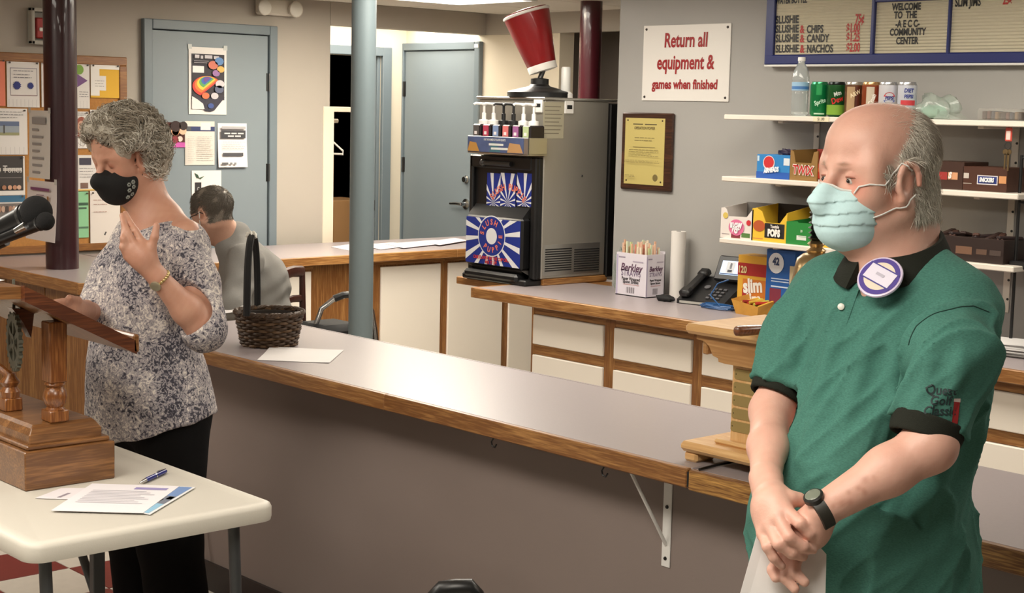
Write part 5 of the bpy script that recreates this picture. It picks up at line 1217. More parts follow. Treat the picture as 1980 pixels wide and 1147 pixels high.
lpart('gear_rim', ring_plate(prof, R_*.66, -.005, .005), M_EMB, em)
lpart('gear_hub', ring_plate([(R_*.25, 2*math.pi*k/24) for k in range(24)], R_*.10, -.006, .006), M_EMB, em)
for k in range(6):
    a = math.pi/6+k*math.pi/3; ca, sa = math.cos(a), math.sin(a); V = []
    lpart('gear_spoke', MB().add([(ca*r_-sa*w_, y, sa*r_+ca*w_) for y in (-.004,.004) for (r_, w_) in ((R_*.22,-.005),(R_*.70,-.009),(R_*.70,.009),(R_*.22,.005))], [(0,1,2,3),(4,7,6,5),(0,4,5,1),(1,5,6,2),(2,6,7,3),(3,7,4,0)]), M_EMB, em)
part('emblem_hanger', MB().tube([(ge[0], ge[1], ge[2]+R_*.95), (ge[0], ge[1], dz(y_a)-.01)], .004, 6), M_EMB, t)
# sheets on the lectern and table
ps_ = at_x(20, 545, lx1-.12)
mb = MB().add([(lx1-.42, y_a-.09, dz(y_a)+.005), (lx1-.02, y_a-.07, dz(y_a)+.005), (lx1-.03, y_a-.01, dz(y_a-.01)+.003), (lx1-.42, y_a-.0, dz(y_a)+.003)], [(0,1,2,3)])
solo('paper_sheet', mb, M_PAPER, 'white sheet lying on the lectern desk below the microphones', 'paper')
def flat_sheet(name, label, pts, z, rgb=(226,222,224), prints=()):
    q = [at_z(*p_, z) for p_ in pts]; cx_ = sum(p_[0] for p_ in q)/4; cy_ = sum(p_[1] for p_ in q)/4
    t = thing(name, label, 'paper', (cx_, cy_, z))
    part('sheet', MB().add([(p_[0], p_[1], z) for p_ in q]+[(p_[0], p_[1], z+.0012) for p_ in q], [(3,2,1,0),(4,5,6,7),(0,1,5,4),(1,2,6,5),(2,3,7,6),(3,0,4,7)]), mat('sheet_%02x%02x%02x' % tuple(rgb), rgb, .75), t)
    def uv(u, v): return (np.array(q[0])*(1-u)+np.array(q[1])*u)*(1-v)+(np.array(q[3])*(1-u)+np.array(q[2])*u)*v
    by = {}
    for (u0, v0, u1, v1, c3) in prints: by.setdefault(tuple(c3), []).append((u0, v0, u1, v1))
    for c3, L in by.items():
        mb = MB()
        for (u0, v0, u1, v1) in L: mb.quad([(*uv(a, b)[:2], z+.0017) for a, b in ((u0,v0),(u1,v0),(u1,v1),(u0,v1))])
        part('printed_lines', mb, flat(c3), t)['kind'] = 'stuff'
    return t
zt2 = TZ-.003+.0015
flat_sheet('paper_sheet', 'white printed sheet tucked under the lectern base', [(68,964),(118,945),(240,944),(190,968)], zt2, (224,218,222), [(.1,.3,.5,.36,(150,140,150)),(.2,.55,.35,.75,(120,112,126)),(.45,.6,.6,.75,(140,132,146))])
flat_sheet('brochure', 'printed sheet with a blue picture strip under the letter on the table', [(175,972),(290,996),(378,943),(270,938)], zt2+.0015, (226,226,228), [(.72,.02,.96,.34,(140,186,214)),(.72,.34,.96,.62,(110,116,130)),(.72,.62,.96,.98,(110,140,190)),(.74,.4,.84,.5,(140,90,80)),(.86,.5,.95,.6,(90,110,90))])
flat_sheet('letter_sheet', 'white typed letter lying on top of the papers on the table', [(99,988),(178,936),(347,941),(276,993)], zt2+.0032, (228,224,228), [(.30+.055*k, .12, .305+.055*k+.018, .86-.2*((k*7) % 3)/3, (196,192,200)) for k in range(9)]+[(.82,.55,.9,.92,(150,140,190))])
pa, pc = at_z(270, 934, zt2+.006), at_z(321, 911, zt2+.006)
t = thing('pen', 'blue ballpoint pen with silver tip on the white table', 'pen', ((pa[0]+pc[0])/2, (pa[1]+pc[1])/2, zt2-.0015))
p0, p1 = Vector(pa), Vector(pc); dr = (p1-p0)
part('barrel', MB().tube([p0+dr*.22, p0+dr*.3, p0+dr*.95, p1], [.0055,.0062,.006,.004], 12), mat('pen_blue', (24,34,120), .25), t, True)
part('tip', MB().tube([p0, p0+dr*.1, p0+dr*.23], [.0012,.004,.0056], 10), M_STEEL, t, True)
part('ring', MB().tube([p0+dr*.56, p0+dr*.60], .0066, 12), M_STEEL, t, True)
part('clip', MB().tube([p1-dr*.02+Vector((0,0,.006)), p1-dr*.35+Vector((0,0,.009))], .0016, 6), M_STEEL, t, True)
# microphones
dm = 3.98
M_FOAM = mat('mic_foam', (12,12,13), .95, bump=.4, bs=400)
def mic(label, hp, hr, tp, r0, r1, dd=0.0, silver=False):
    h = Vector(at_d(hp[0], hp[1], dm-dd)); e = Vector(at_d(tp[0], tp[1], dm+.10-dd)); ax_ = (h-e).normalized(); L = (h-e).length
    t = thing('microphone', label, 'microphone', tuple(e))
    part('windscreen', MB().ell(h, (hr, hr, hr*1.02), 24, 16), M_FOAM, t, True)
    part('mic_body', MB().tube([e, e+ax_*.02, h-ax_*hr*1.1, h-ax_*hr*.6], [r0*.9, r0, r1, r1*1.05], 18), M_BLACK, t, True)
    part('mic_ring', MB().tube([h-ax_*hr*1.0, h-ax_*hr*.8], r1*1.12, 18), M_DSTEEL, t, True)
    return e, ax_, h
e1, a1, h1 = mic('large black microphone with round foam head above the lectern', (70,410), .041, (-70,478), .022, .032)
e2, a2, h2 = mic('smaller black microphone clipped below the large one', (88,428), .023, (-40,480), .013, .017, .04)
yb_s = min(max(e1.y-.02, y_a-.06), y_b-.08); xb_s = min(max(e1.x-.03, dx0+.09), dx1-.12)
sb = Vector((xb_s, yb_s, (dz(yb_s) if yb_s > y_a else dz(y_a))+.012))
t = thing('microphone_stand', 'black gooseneck microphone stand with silver clip on the lectern desk', 'microphone stand', tuple(sb))
part('stand_base', MB().lathe([(.075,0),(.075,.012),(.02,.022),(.012,.03)], tuple(sb), 28), M_BLACK, t, True)
mid1 = e1+a1*.10
part('gooseneck', MB().tube([sb+Vector((0,0,.02)), sb+Vector((0,0,.06)), (sb+mid1)/2+Vector((-.02,0,.0)), Vector((mid1.x-.01, mid1.y, mid1.z-.05)), mid1+Vector((0,0,-.03))], .008, 10), M_BLACK, t, True)
part('mic_clip', MB().tube([mid1+Vector((0,0,-.035)), mid1+a1*.05+Vector((0,0,-.036))], .014, 12), M_BLACK, t, True)
cl = Vector(at_d(30, 447, dm-.05)); cl2 = Vector(at_d(50, 436, dm-.06))
part('silver_clip', MB().tube([cl, cl2], [.008,.011], 10), M_STEEL, t, True)

# ------------------------------------------------------------------ rollator behind the counter
DR = 7.35
t = thing('rollator', 'chrome walking frame with black grip standing behind the grey column', 'walking frame', tuple(at_d(670, 700, DR)[:2])+(0,))
ap_ = [at_d(x, y, DR+dd) for x, y, dd in ((611,665,0),(612,625,0),(622,597,0),(646,578,0),(680,569,.02),(704,577,.04),(719,602,.05),(725,640,.05),(728,668,.05))]
ft = [np.array([ap_[0][0], ap_[0][1], 0]), np.array([ap_[-1][0]+.06, ap_[-1][1]+.06, 0])]
part('frame_tube', MB().tube([tuple(ft[0])]+[tuple(p_) for p_ in ap_]+[tuple(ft[1])], .0125, 10), M_STEEL, t, True)
part('grip', MB().tube([tuple(ap_[3]), tuple((ap_[3]+ap_[4])/2+np.array([0,0,.006])), tuple(ap_[4]), tuple(ap_[5])], .017, 10), M_BLACK, t, True)
sa = at_d(641, 632, DR+.05)
part('seat_pouch', MB().box((sa[0]-.14, sa[1]-.12, sa[2]-.22), (sa[0]+.10, sa[1]+.12, sa[2]+.02), .03), M_BLACKM, t, True)
part('rear_leg', MB().tube([tuple(ap_[1]), (ap_[1][0]-.25, ap_[1][1]+.05, 0)], .011, 8), M_STEEL, t, True)
part('rear_leg', MB().tube([tuple(ap_[7]), (ap_[7][0]-.25, ap_[7][1]+.05, 0)], .011, 8), M_STEEL, t, True)
# ------------------------------------------------------------------ wheeled case whose grip shows in front of the counter wall
dg = 3.35
g = at_d(882, 1136, dg)
t = thing('rolling_case', 'black wheeled case with padded pull handle in front of the counter wall', 'case', (g[0], g[1], 0))
up = Vector(RT); up.z = 0; up.normalize(); fwv = Vector((-up.y, up.x, 0))
def loc(a, b, z): return Vector((g[0], g[1], 0))+up*a+fwv*b+Vector((0,0,z))
gz = g[2]-.012
part('grip', MB().tube([loc(-.046,0,gz-.035), loc(-.044,0,gz-.01), loc(-.030,0,gz+.006), loc(0,0,gz+.010), loc(.028,0,gz+.012), loc(.042,0,gz-.004), loc(.05,0,gz-.035)], [.017,.019,.02,.02,.02,.019,.016], 14), M_BLACK, t, True)
for s_ in (-.045, .048): part('pull_rod', MB().tube([loc(s_,0,.4), loc(s_,0,gz-.03)], .008, 10), M_STEEL, t, True)
mb = MB().box((-.17,-.10,.04), (.17,.10,.46), .03); part('case_body', move(mb, Matrix.Translation((g[0], g[1], 0))@Matrix.Rotation(math.atan2(up.y, up.x), 4, 'Z')), M_BLACKM, t, True)
for s_ in (-.13, .13): part('wheel', MB().tube([loc(s_-.012,.085,.03), loc(s_+.012,.085,.03)], .03, 16), M_BLACK, t, True)
# floor cable beside the woman
cpt = [(418,1010),(424,1040),(416,1075),(420,1110),(428,1147),(440,1175)]
pts = [tuple(at_y(x, y, YP-.02)) for x, y in cpt[:3]]
solo('floor_cable', MB().tube([(-4.70, YP-.02, .42), (-4.67, YP-.02, .35), (-4.70, YP-.02, .28), (-4.66, YP-.03, .12), (-4.60, YP-.06, .006), (-4.4, YP-.12, .006), (-4.1, YP-.09, .006)], .005, 6), M_BLACK, 'black cable dropping down the counter wall to the floor', 'cable', None, True)
# ------------------------------------------------------------------ sculpting kit: smooth blended solids turned into one continuous surface
class Sculpt:
    def __init__(s): s.p = []; s.disp = None
    def _add(s, fn, lo, hi, k, op): s.p.append((fn, np.array(lo, float), np.array(hi, float), k, op)); return s
    def cap(s, a, b, ra, rb=None, k=.01, op='+'):
        a = np.array(a, float); b = np.array(b, float); rb = ra if rb is None else rb; ba = b-a; L2 = max(ba@ba, 1e-12); R = max(ra, rb)
        def fn(P):
            h = np.clip(((P-a)@ba)/L2, 0, 1); q = P-a-h[:, None]*ba
            return np.sqrt((q*q).sum(1))-(ra+(rb-ra)*h)
        return s._add(fn, np.minimum(a, b)-R, np.maximum(a, b)+R, k, op)
    def chain(s, pts, rs, k=.01, op='+'):
        for i in range(len(pts)-1): s.cap(pts[i], pts[i+1], rs[i], rs[i+1], k, op)
        return s
    def ell(s, c, r, R=None, k=.01, op='+'):
        c = np.array(c, float); r = np.array(r, float); R = np.eye(3) if R is None else np.array(R, float); m_ = r.max()
        def fn(P):
            q = (P-c)@R; k0 = np.sqrt(((q/r)**2).sum(1)); k1 = np.sqrt(((q/(r*r))**2).sum(1))+1e-9
            return k0*(k0-1)/k1
        return s._add(fn, c-m_, c+m_, k, op)
    def plane(s, p, n, k=.002):
        """keep the side the normal points away from"""
        p = np.array(p, float); n = np.array(n, float); n = n/np.linalg.norm(n)
        return s._add(lambda P: (P-p)@n, [-99]*3, [99]*3, k, '&')
    def field(s, fn, lo, hi, k=.005, op='-'): return s._add(fn, lo, hi, k, op)
    def sub(s, S2, k=.002, op='+'):
        L = [q for q in S2.p if q[4] == '+']; return s._add(lambda P: S2.at(P), np.min([q[1] for q in L], 0), np.max([q[2] for q in L], 0), k, op)
    def ev_blocks(s, C, rad, P):
        """C block centres (B,3), P points (B,n,3)"""
        B, n = P.shape[:2]; d = np.full((B, n), 10.0)
        for fn, lo, hi, k, op in s.p:
            g = np.maximum(np.maximum(lo-C, C-hi), 0); dist = np.sqrt((g*g).sum(1))
            m_ = dist < rad*1.8+k*1.5+.004
            if not m_.any(): continue
            q = fn(P[m_].reshape(-1, 3)).reshape(-1, n); a = d[m_]
            kk = max(k, 1e-6)
            if op == '+':
                h = np.clip(.5+.5*(q-a)/kk, 0, 1); r = q+(a-q)*h-kk*h*(1-h)
            else:
                if op == '-': q = -q
                h = np.clip(.5-.5*(q-a)/kk, 0, 1); r = q+(a-q)*h+kk*h*(1-h)
            d[m_] = r
        if s.disp is not None:
            near = np.abs(d) < .05
            if near.any(): d[near] += s.disp(P[near])
        return d
    def at(s, P):
        P = np.atleast_2d(np.array(P, float)); return s.ev_blocks(P, .05, P[:, None, :])[:, 0]
    def normal(s, p, e=.002):
        p = np.array(p, float); g = np.array([s.at(p+e*v)[0]-s.at(p-e*v)[0] for v in np.eye(3)]); return g/(np.linalg.norm(g)+1e-12)
    def hit(s, px, py, d0, d1=None):
        """where the sight line first meets the surface"""
        v = ray(px, py); L = np.linalg.norm(v); D = d0
        ts = np.arange(d0, (d1 or d0+.6), .003); pts = CAM+v*ts[:, None]; dd = s.at(pts); i = np.argmax(dd < 0) if (dd < 0).any() else int(np.argmin(dd))
        p = pts[i]; n = s.normal(p); return p, n
    def snap(s, P, off=0.0, it=4):
        P = np.array(P, float)
        for _ in range(it):
            d = s.at(P); e = .002
            g = np.stack([(s.at(P+e*v)-s.at(P-e*v))/(2*e) for v in np.eye(3)], 1); g /= (np.linalg.norm(g, axis=1, keepdims=True)+1e-9)
            P = P-g*(d-off)[:, None]
        return P
    def surface(s, h, lo=None, hi=None):
        if lo is None:
            L = [q for q in s.p if q[4] == '+']; lo = np.min([q[1] for q in L], 0)-.03; hi = np.max([q[2] for q in L], 0)+.03
        lo = np.array(lo, float); hi = np.array(hi, float); N = 8; bs = N*h
        nb = np.ceil((hi-lo)/bs).astype(int)
        I = np.stack(np.meshgrid(*[np.arange(k) for k in nb], indexing='ij'), -1).reshape(-1, 3)
        C = lo+(I+.5)*bs; keep = []
        for i in range(0, len(C), 60000):
            c = C[i:i+60000]; d = s.ev_blocks(c, bs*.87, c[:, None, :])[:, 0]; keep.append(np.abs(d) < bs*1.25)
        I = I[np.concatenate(keep)]; C = lo+(I+.5)*bs
        g = np.arange(N+1); G = np.stack(np.meshgrid(g, g, g, indexing='ij'), -1).reshape(-1, 3)
        cs = np.array([(x, y, z) for x in (0, 1) for y in (0, 1) for z in (0, 1)])
        E = [(i, j) for i in range(8) for j in range(i+1, 8) if np.abs(cs[i]-cs[j]).sum() == 1]
        KEY, VERT, SG = [], [], []
        for i in range(0, len(I), 300):
            b = I[i:i+300]; P = lo+(b[:, None, :]*N+G[None])*h
            d = s.ev_blocks(lo+(b+.5)*bs, bs*.87, P).reshape(-1, N+1, N+1, N+1)
            cor = np.stack([d[:, x:x+N, y:y+N, z:z+N] for x, y, z in cs], -1)
            neg = cor < 0; cnt = neg.sum(-1); mix = (cnt > 0) & (cnt < 8)
            bi, x, y, z = np.nonzero(mix)
            if len(bi) == 0: continue
            v = cor[bi, x, y, z]; acc = np.zeros((len(bi), 3)); c = np.zeros(len(bi))
            for a_, b_ in E:
                m_ = (v[:, a_] < 0) != (v[:, b_] < 0)
                tt = np.where(m_, v[:, a_]/np.where(m_, v[:, a_]-v[:, b_], 1), 0)
                acc += m_[:, None]*(cs[a_]+tt[:, None]*(cs[b_]-cs[a_])); c += m_
            cell = b[bi]*N+np.stack([x, y, z], 1)
            KEY.append(cell); VERT.append(lo+(cell+acc/c[:, None])*h); SG.append(v[:, [0, 4, 2, 1]] < 0)
        cell = np.concatenate(KEY)+2; V = np.concatenate(VERT); SG = np.concatenate(SG)
        S_ = cell.max()+3
        key = (cell[:, 0]*S_+cell[:, 1])*S_+cell[:, 2]; o = np.argsort(key); sk = key[o]
        def find(cl):
            k = (cl[:, 0]*S_+cl[:, 1])*S_+cl[:, 2]; j = np.clip(np.searchsorted(sk, k), 0, len(sk)-1); ok = sk[j] == k
            return np.where(ok, o[j], -1)
        F = []
        e = np.eye(3, dtype=int)
        for ax_ in range(3):
            m_ = SG[:, 0] != SG[:, ax_+1]; c = cell[m_]; u, w_ = e[(ax_+1) % 3], e[(ax_+2) % 3]
            q = np.stack([np.nonzero(m_)[0], find(c-u), find(c-u-w_), find(c-w_)], 1); fl = SG[m_, 0]
            ok = (q >= 0).all(1); q = q[ok]; fl = fl[ok]; q[~fl] = q[~fl][:, ::-1]; F.append(q)
        return V, np.concatenate(F)
def smooth_pts(V, F, it=2, lam=.5):
    for _ in range(it):
        acc = np.zeros_like(V); c = np.zeros(len(V))
        for a, b in ((0,1),(1,2),(2,3),(3,0)):
            np.add.at(acc, F[:, a], V[F[:, b]]); np.add.at(acc, F[:, b], V[F[:, a]]); np.add.at(c, F[:, a], 1); np.add.at(c, F[:, b], 1)
        V = V+lam*(acc/np.maximum(c, 1)[:, None]-V)
    return V
def np_mesh(name, V, F, col=None, smooth=True):
    me = bpy.data.meshes.new(name); n, m_ = len(V), len(F); w_ = F.shape[1]
    me.vertices.add(n); me.vertices.foreach_set('co', V.astype(np.float32).ravel())
    me.loops.add(m_*w_); me.loops.foreach_set('vertex_index', F.astype(np.int32).ravel())
    me.polygons.add(m_); me.polygons.foreach_set('loop_start', np.arange(0, m_*w_, w_, dtype=np.int32))
    try: me.polygons.foreach_set('loop_total', np.full(m_, w_, dtype=np.int32))
    except Exception: pass
    me.update(calc_edges=True); me.validate()
    if smooth: me.polygons.foreach_set('use_smooth', np.ones(len(me.polygons), dtype=bool))
    if col is not None:
        ca = me.color_attributes.new('Col', 'FLOAT_COLOR', 'POINT'); ca.data.foreach_set('color', np.concatenate([col, np.ones((n, 1))], 1).astype(np.float32).ravel())
    return me
def sculpt_part(name, S, h, matl, parent, it=2, paint=None, lo=None, hi=None, post=None):
    V, F = S.surface(h, lo, hi); V = smooth_pts(V, F, it)
    if post is not None: V = post(V)
    col = paint(V) if paint else None
    o = Vector((0,0,0)); r = parent
    while r is not None: o += r.location; r = r.parent
    me = np_mesh(name, V-np.array(o), F, col)
    return link(name, me, parent, matl)
def noise3(P, f, seed=0):
    rs_ = np.random.RandomState(seed); out = np.zeros(len(P))
    for k in range(5):
        w_ = rs_.normal(size=3); w_ /= np.linalg.norm(w_); out += np.sin(P@w_*f*(1+.35*k)+rs_.rand()*6.28)
    return out/5
def linc(c): return np.array(lin(c)[:3])
class Paint:
    def __init__(s, base, mott=.06, f=60): s.base = linc(base); s.L = []; s.mott = mott; s.f = f
    def dab(s, c, r, rgb, st=1.0, soft=1.0, R=None, rad=None): s.L.append((np.array(c, float), r, linc(rgb), st, soft, R, rad)); return s
    def __call__(s, V):
        C = np.tile(s.base, (len(V), 1)); C *= np.stack([1+s.mott*.6*(noise3(V, s.f, 1)+noise3(V, s.f*3.3, 2)), 1+s.mott*1.5*(noise3(V, s.f, 1)+.8*noise3(V, s.f*3.3, 2)), 1+s.mott*1.6*(noise3(V, s.f, 1)+.8*noise3(V, s.f*3.3, 2))], 1)
        for c, r, rgb, st, soft, R, rad in s.L:
            q = V-c
            if R is not None: q = (q@R)/np.array(rad); d = np.sqrt((q*q).sum(1))
            else: d = np.sqrt((q*q).sum(1))/r
            w_ = np.clip((1-d)/soft, 0, 1); w_ = w_*w_*(3-2*w_)*st
            C = C*(1-w_[:, None])+rgb*w_[:, None]
        return np.clip(C, 0, 1)
def skin_mat(name, rough=.46, bump=.32):
    mt, nt, b = base_mat(name); at = nt.nodes.new('ShaderNodeAttribute'); at.attribute_name = 'Col'
    nt.links.new(at.outputs['Color'], b.inputs['Base Color']); b.inputs['Roughness'].default_value = rough
    b.inputs['Subsurface Weight'].default_value = .12; b.inputs['Subsurface Radius'].default_value = (.012,.005,.003); b.inputs['Subsurface Scale'].default_value = 1.0
    tc = nt.nodes.new('ShaderNodeTexCoord'); n = nt.nodes.new('ShaderNodeTexNoise'); n.inputs['Scale'].default_value = 140; n.inputs['Detail'].default_value = 6; n.inputs['Roughness'].default_value = .65
    nt.links.new(tc.outputs['Object'], n.inputs['Vector']); bp = nt.nodes.new('ShaderNodeBump'); bp.inputs['Strength'].default_value = bump; bp.inputs['Distance'].default_value = .002
    nt.links.new(n.outputs['Fac'], bp.inputs['Height']); nt.links.new(bp.outputs[0], b.inputs['Normal'])
    return mt
class Frame:
    """x right, y forward, z up of a head or trunk"""
    def __init__(s, o, fwd, up=(0,0,1)):
        f = np.array(fwd, float); f /= np.linalg.norm(f); u = np.array(up, float); r = np.cross(f, u); r /= np.linalg.norm(r); u = np.cross(r, f)
        s.o = np.array(o, float); s.R = np.stack([r, f, u], 1)
    def __call__(s, x, y, z): return s.o+s.R@np.array([x, y, z], float)
    def rot(s, ax, deg):
        a = math.radians(deg); c, q = math.cos(a), math.sin(a)
        M = {'x': np.array([[1,0,0],[0,c,-q],[0,q,c]]), 'y': np.array([[c,0,q],[0,1,0],[-q,0,c]]), 'z': np.array([[c,-q,0],[q,c,0],[0,0,1]])}[ax]
        return s.R@M
def head(S, H, male=True, sc=1.0, eye_open=True):
    """a head blended from skull, jaw, brow, nose, cheeks, lids and ears; H is its frame at the eye line"""
    def C(a, b, ra, rb, k=.012, op='+'): S.cap(H(*[sc*q for q in a]), H(*[sc*q for q in b]), ra*sc, rb*sc, k*sc, op)
    def L(c, r, k=.012, op='+', R=None): S.ell(H(*[sc*q for q in c]), [sc*q for q in r], H.R if R is None else R, k*sc, op)
    L((0,-.014,.034), (.076,.097,.084)); L((0,.030,.050), (.066,.058,.058), .03)
    L((0,.022,-.035), (.060,.066,.062), .03); L((0,.036,-.075), (.046,.046,.040), .03)
    C((0,.066,-.104), (0,.060,-.108), .020, .020, .03)
    for s_ in (-1, 1):
        C((s_*.056,-.004,-.058), (s_*.018,.058,-.102), .019, .018, .03)
        L((s_*.046,.052,-.028), (.024,.026,.024), .03)
        C((s_*.012,.0875,.020), (s_*.044,.073,.018), .0095, .0085, .014)
        L((s_*.033,.0905,-.002), (.017,.012,.0105), .012, '-')
        L((s_*.033,.0735,-.001), (.0155,.0135,.0130), .004)
        if eye_open: L((s_*.034,.0890,-.0048), (.0125,.0055,.0016), .0015, '-')
        L((s_*.055,.055,.012), (.02,.02,.03), .02)
        C((s_*.011,.104,-.037), (s_*.013,.096,-.038), .0085, .008, .008)
        # ear
        er = H.rot('z', -s_*22)
        L((s_*.076,.002,-.012), (.0065,.019,.031), .006, '+', er)
        n = 9
        for i in range(n):
            a0, a1 = math.radians(-60+250*i/n), math.radians(-60+250*(i+1)/n)
            p = lambda a: (s_*(.0815-.16*(-.0185*math.cos(a))*1.0), -.0-.0185*math.cos(a), -.010+.031*math.sin(a))
            C(p(math.pi-a0), p(math.pi-a1), .0048, .0048, .004)
        L((s_*.084,.006,-.012), (.007,.0105,.016), .005, '-', er); C((s_*.076,.012,-.040), (s_*.075,.010,-.043), .0075, .007, .008)
        C((s_*.076,.018,-.016), (s_*.076,.018,-.022), .005, .005, .005)
    C((0,.088,.012), (0,.108,-.020), .0085, .0105, .012); C((0,.108,-.022), (0,.112,-.033), .0115, .0125, .008)
def tubes_mesh(paths, radii, n=4):
    """many thin strands as one mesh: paths (K,S,3), radii (S,)"""
    K, Sg, _ = paths.shape; T = np.gradient(paths, axis=1); T /= (np.linalg.norm(T, axis=2, keepdims=True)+1e-9)
    up = np.where(np.abs(T[..., 2:3]) < .9, np.array([0,0,1.0]), np.array([1.0,0,0])); A = np.cross(T, up); A /= (np.linalg.norm(A, axis=2, keepdims=True)+1e-9); B = np.cross(T, A)
    th = np.arange(n)*2*np.pi/n
    V = paths[:, :, None, :]+radii[None, :, None, None]*(A[:, :, None, :]*np.cos(th)[None, None, :, None]+B[:, :, None, :]*np.sin(th)[None, None, :, None])
    k, i, j = np.meshgrid(np.arange(K), np.arange(Sg-1), np.arange(n), indexing='ij'); b = k*Sg*n
    F = np.stack([b+i*n+j, b+i*n+(j+1) % n, b+(i+1)*n+(j+1) % n, b+(i+1)*n+j], -1).reshape(-1, 4)
    return V.reshape(-1, 3), F
def decal(parent, name, mb, S, p, n, matl, up=(0,0,1), off=.0012, flip=1):
    """flat print (local xz plane) laid on to a surface at p"""
    n = np.array(n); u = np.array(up, float); u -= n*(u@n); u /= np.linalg.norm(u); r = np.cross(u, n)
    P = np.array([p+r*v[0]*flip+u*v[2]+n*.002 for v in mb.v]); P = S.snap(P, off)
    o = Vector((0,0,0)); q = parent
    while q is not None: o += q.location; q = q.parent
    me = bpy.data.meshes.new(name); me.from_pydata([tuple(x-np.array(o)) for x in P], [], mb.f); me.update()
    return link(name, me, parent, matl)
# ------------------------------------------------------------------ people
LEFT = -_r; TOW = -np.array([math.cos(YAW), math.sin(YAW), 0.0]); UPV = np.array([0, 0, 1.0])
M_SKIN = skin_mat('skin')
def cloth(name, rgb, var=.18, vs=900, bump=.25, bs=700, rough=.9, stretch=(1,1,1)):
    return mat(name, rgb, rough, var=var, vs=vs, bump=bump, bs=bs, spec=.2, vmap=stretch)
def hair_strands(parent, name, roots, normals, flow, L, lift, r, matl, seg=5, jit=.35, seed=1):
    rs_ = np.random.RandomState(seed); K = len(roots)
    d = flow-normals*(flow*normals).sum(1, keepdims=True); d /= (np.linalg.norm(d, axis=1, keepdims=True)+1e-9)
    d = d+jit*rs_.normal(size=(K, 3)); d -= normals*(d*normals).sum(1, keepdims=True)*.8; d /= (np.linalg.norm(d, axis=1, keepdims=True)+1e-9)
    ln = L*(.6+.8*rs_.rand(K)); tt = np.linspace(0, 1, seg)
    P = roots[:, None, :]+d[:, None, :]*(ln[:, None]*tt[None])[..., None]+normals[:, None, :]*(lift*np.sin(tt*2.2)[None]*(0.5+rs_.rand(K))[:, None])[..., None]
    V, F = tubes_mesh(P, r*(1-.75*tt), 3)
    o = np.array(parent.location); me = np_mesh(name, V-o, F); ob = link(name, me, parent, matl); ob['kind'] = 'stuff'; return ob
def scatter(S, H, cond, n, sc=1.0, seed=1, ctr=(0,-.015,.02), rad=.1):
    rs_ = np.random.RandomState(seed); q = rs_.normal(size=(n*6, 3)); q /= np.linalg.norm(q, axis=1, keepdims=True)
    P = H.o+(np.array(ctr)*sc+q*rad*sc)@H.R.T
    P = S.snap(P, 0, 3); loc = (P-H.o)@H.R/sc; m_ = cond(loc); P = P[m_][:n]
    e = .003; N = np.stack([S.at(P+e*v)-S.at(P-e*v) for v in np.eye(3)], 1); N /= np.linalg.norm(N, axis=1, keepdims=True)+1e-9
    return P, N, ((P-H.o)@H.R/sc)
def limb_legs(S, T, hipz, sx=.095, r0=.085, rk=.056, ra=.042, sep=.10, kneef=.02):
    for s_ in (-1, 1):
        S.chain([T(s_*sx, 0, hipz), T(s_*(sx+.005), kneef, hipz*.53), T(s_*(sx+.01), -.02, .09)], [r0, rk, ra], .03)
def shoe(parent, T, s_, sx, matl):
    S = Sculpt(); S.cap(T(s_*sx, -.06, .045), T(s_*(sx+.015), .06, .040), .040, .036, .02); S.cap(T(s_*(sx+.01), .06, .038), T(s_*(sx+.025), .15, .034), .042, .034, .02); S.plane(T(0,0,.003), (0,0,-1)); S.cap(T(s_*sx, -.05, .07), T(s_*sx, -.03, .11), .042, .045, .02)
    S.plane(T(0,0,.11), (0,0,1)); return sculpt_part('shoe', S, .008, matl, parent, 2)

# ============ man in the green polo shirt
D0 = 2.65
fh = LEFT*math.cos(math.radians(25))+TOW*math.sin(math.radians(25)); fh = fh+np.array([0,0,-.05])
Hm = Frame(at_d(1698, 336, D0), fh)
NBm = at_d(1730, 482, 2.665); nz = NBm[2]
Tm = Frame((NBm[0], NBm[1], 0), (0,-1,0))
man = thing('person', 'bald man in a green polo shirt and pale blue mask with clasped hands', 'person', tuple(Tm.o))
RS, LS = Tm(.150, -.005, nz-.080), Tm(-.132, -.005, nz-.080)
RE, RW = at_d(1490, 795, 2.72), at_d(1481, 925, 2.545)
LE, LW = at_d(1798, 862, 2.44), at_d(1594, 984, 2.425)
Sb = Sculpt()
head(Sb, Hm, True)
Sb.cap(Hm(0,-.035,-.05), NBm+np.array([0,0,-.05]), .058, .066, .03); Sb.cap(Hm(0,-.07,-.03), Tm(0,-.05,nz-.03), .04, .055, .03)
Sb.cap(Hm(0,.03,-.085), Tm(0,.03,nz-.03), .028, .03, .04)
Sb.cap(Tm(.10,-.01,nz-.10), Tm(-.09,-.01,nz-.10), .045, .045, .04); Sb.ell(Tm(0,0,nz-.22), (.165,.10,.19), Tm.R, .06); Sb.ell(Tm(0,.05,nz-.44), (.15,.13,.2), Tm.R, .08); Sb.ell(Tm(0,0,.92), (.15,.11,.14), Tm.R, .06)
limb_legs(Sb, Tm, .88)
for s_ in (-1, 1): Sb.cap(Tm(s_*.105,-.02,.07), Tm(s_*.115,.1,.03), .035, .025, .02)
Sb.chain([RS, RE, RE*.45+RW*.55, RW], [.036, .034, .032, .0250], .02)
Sb.chain([LS, LE, LE*.6+LW*.4, LW], [.036, .040, .037, .0265], .02)
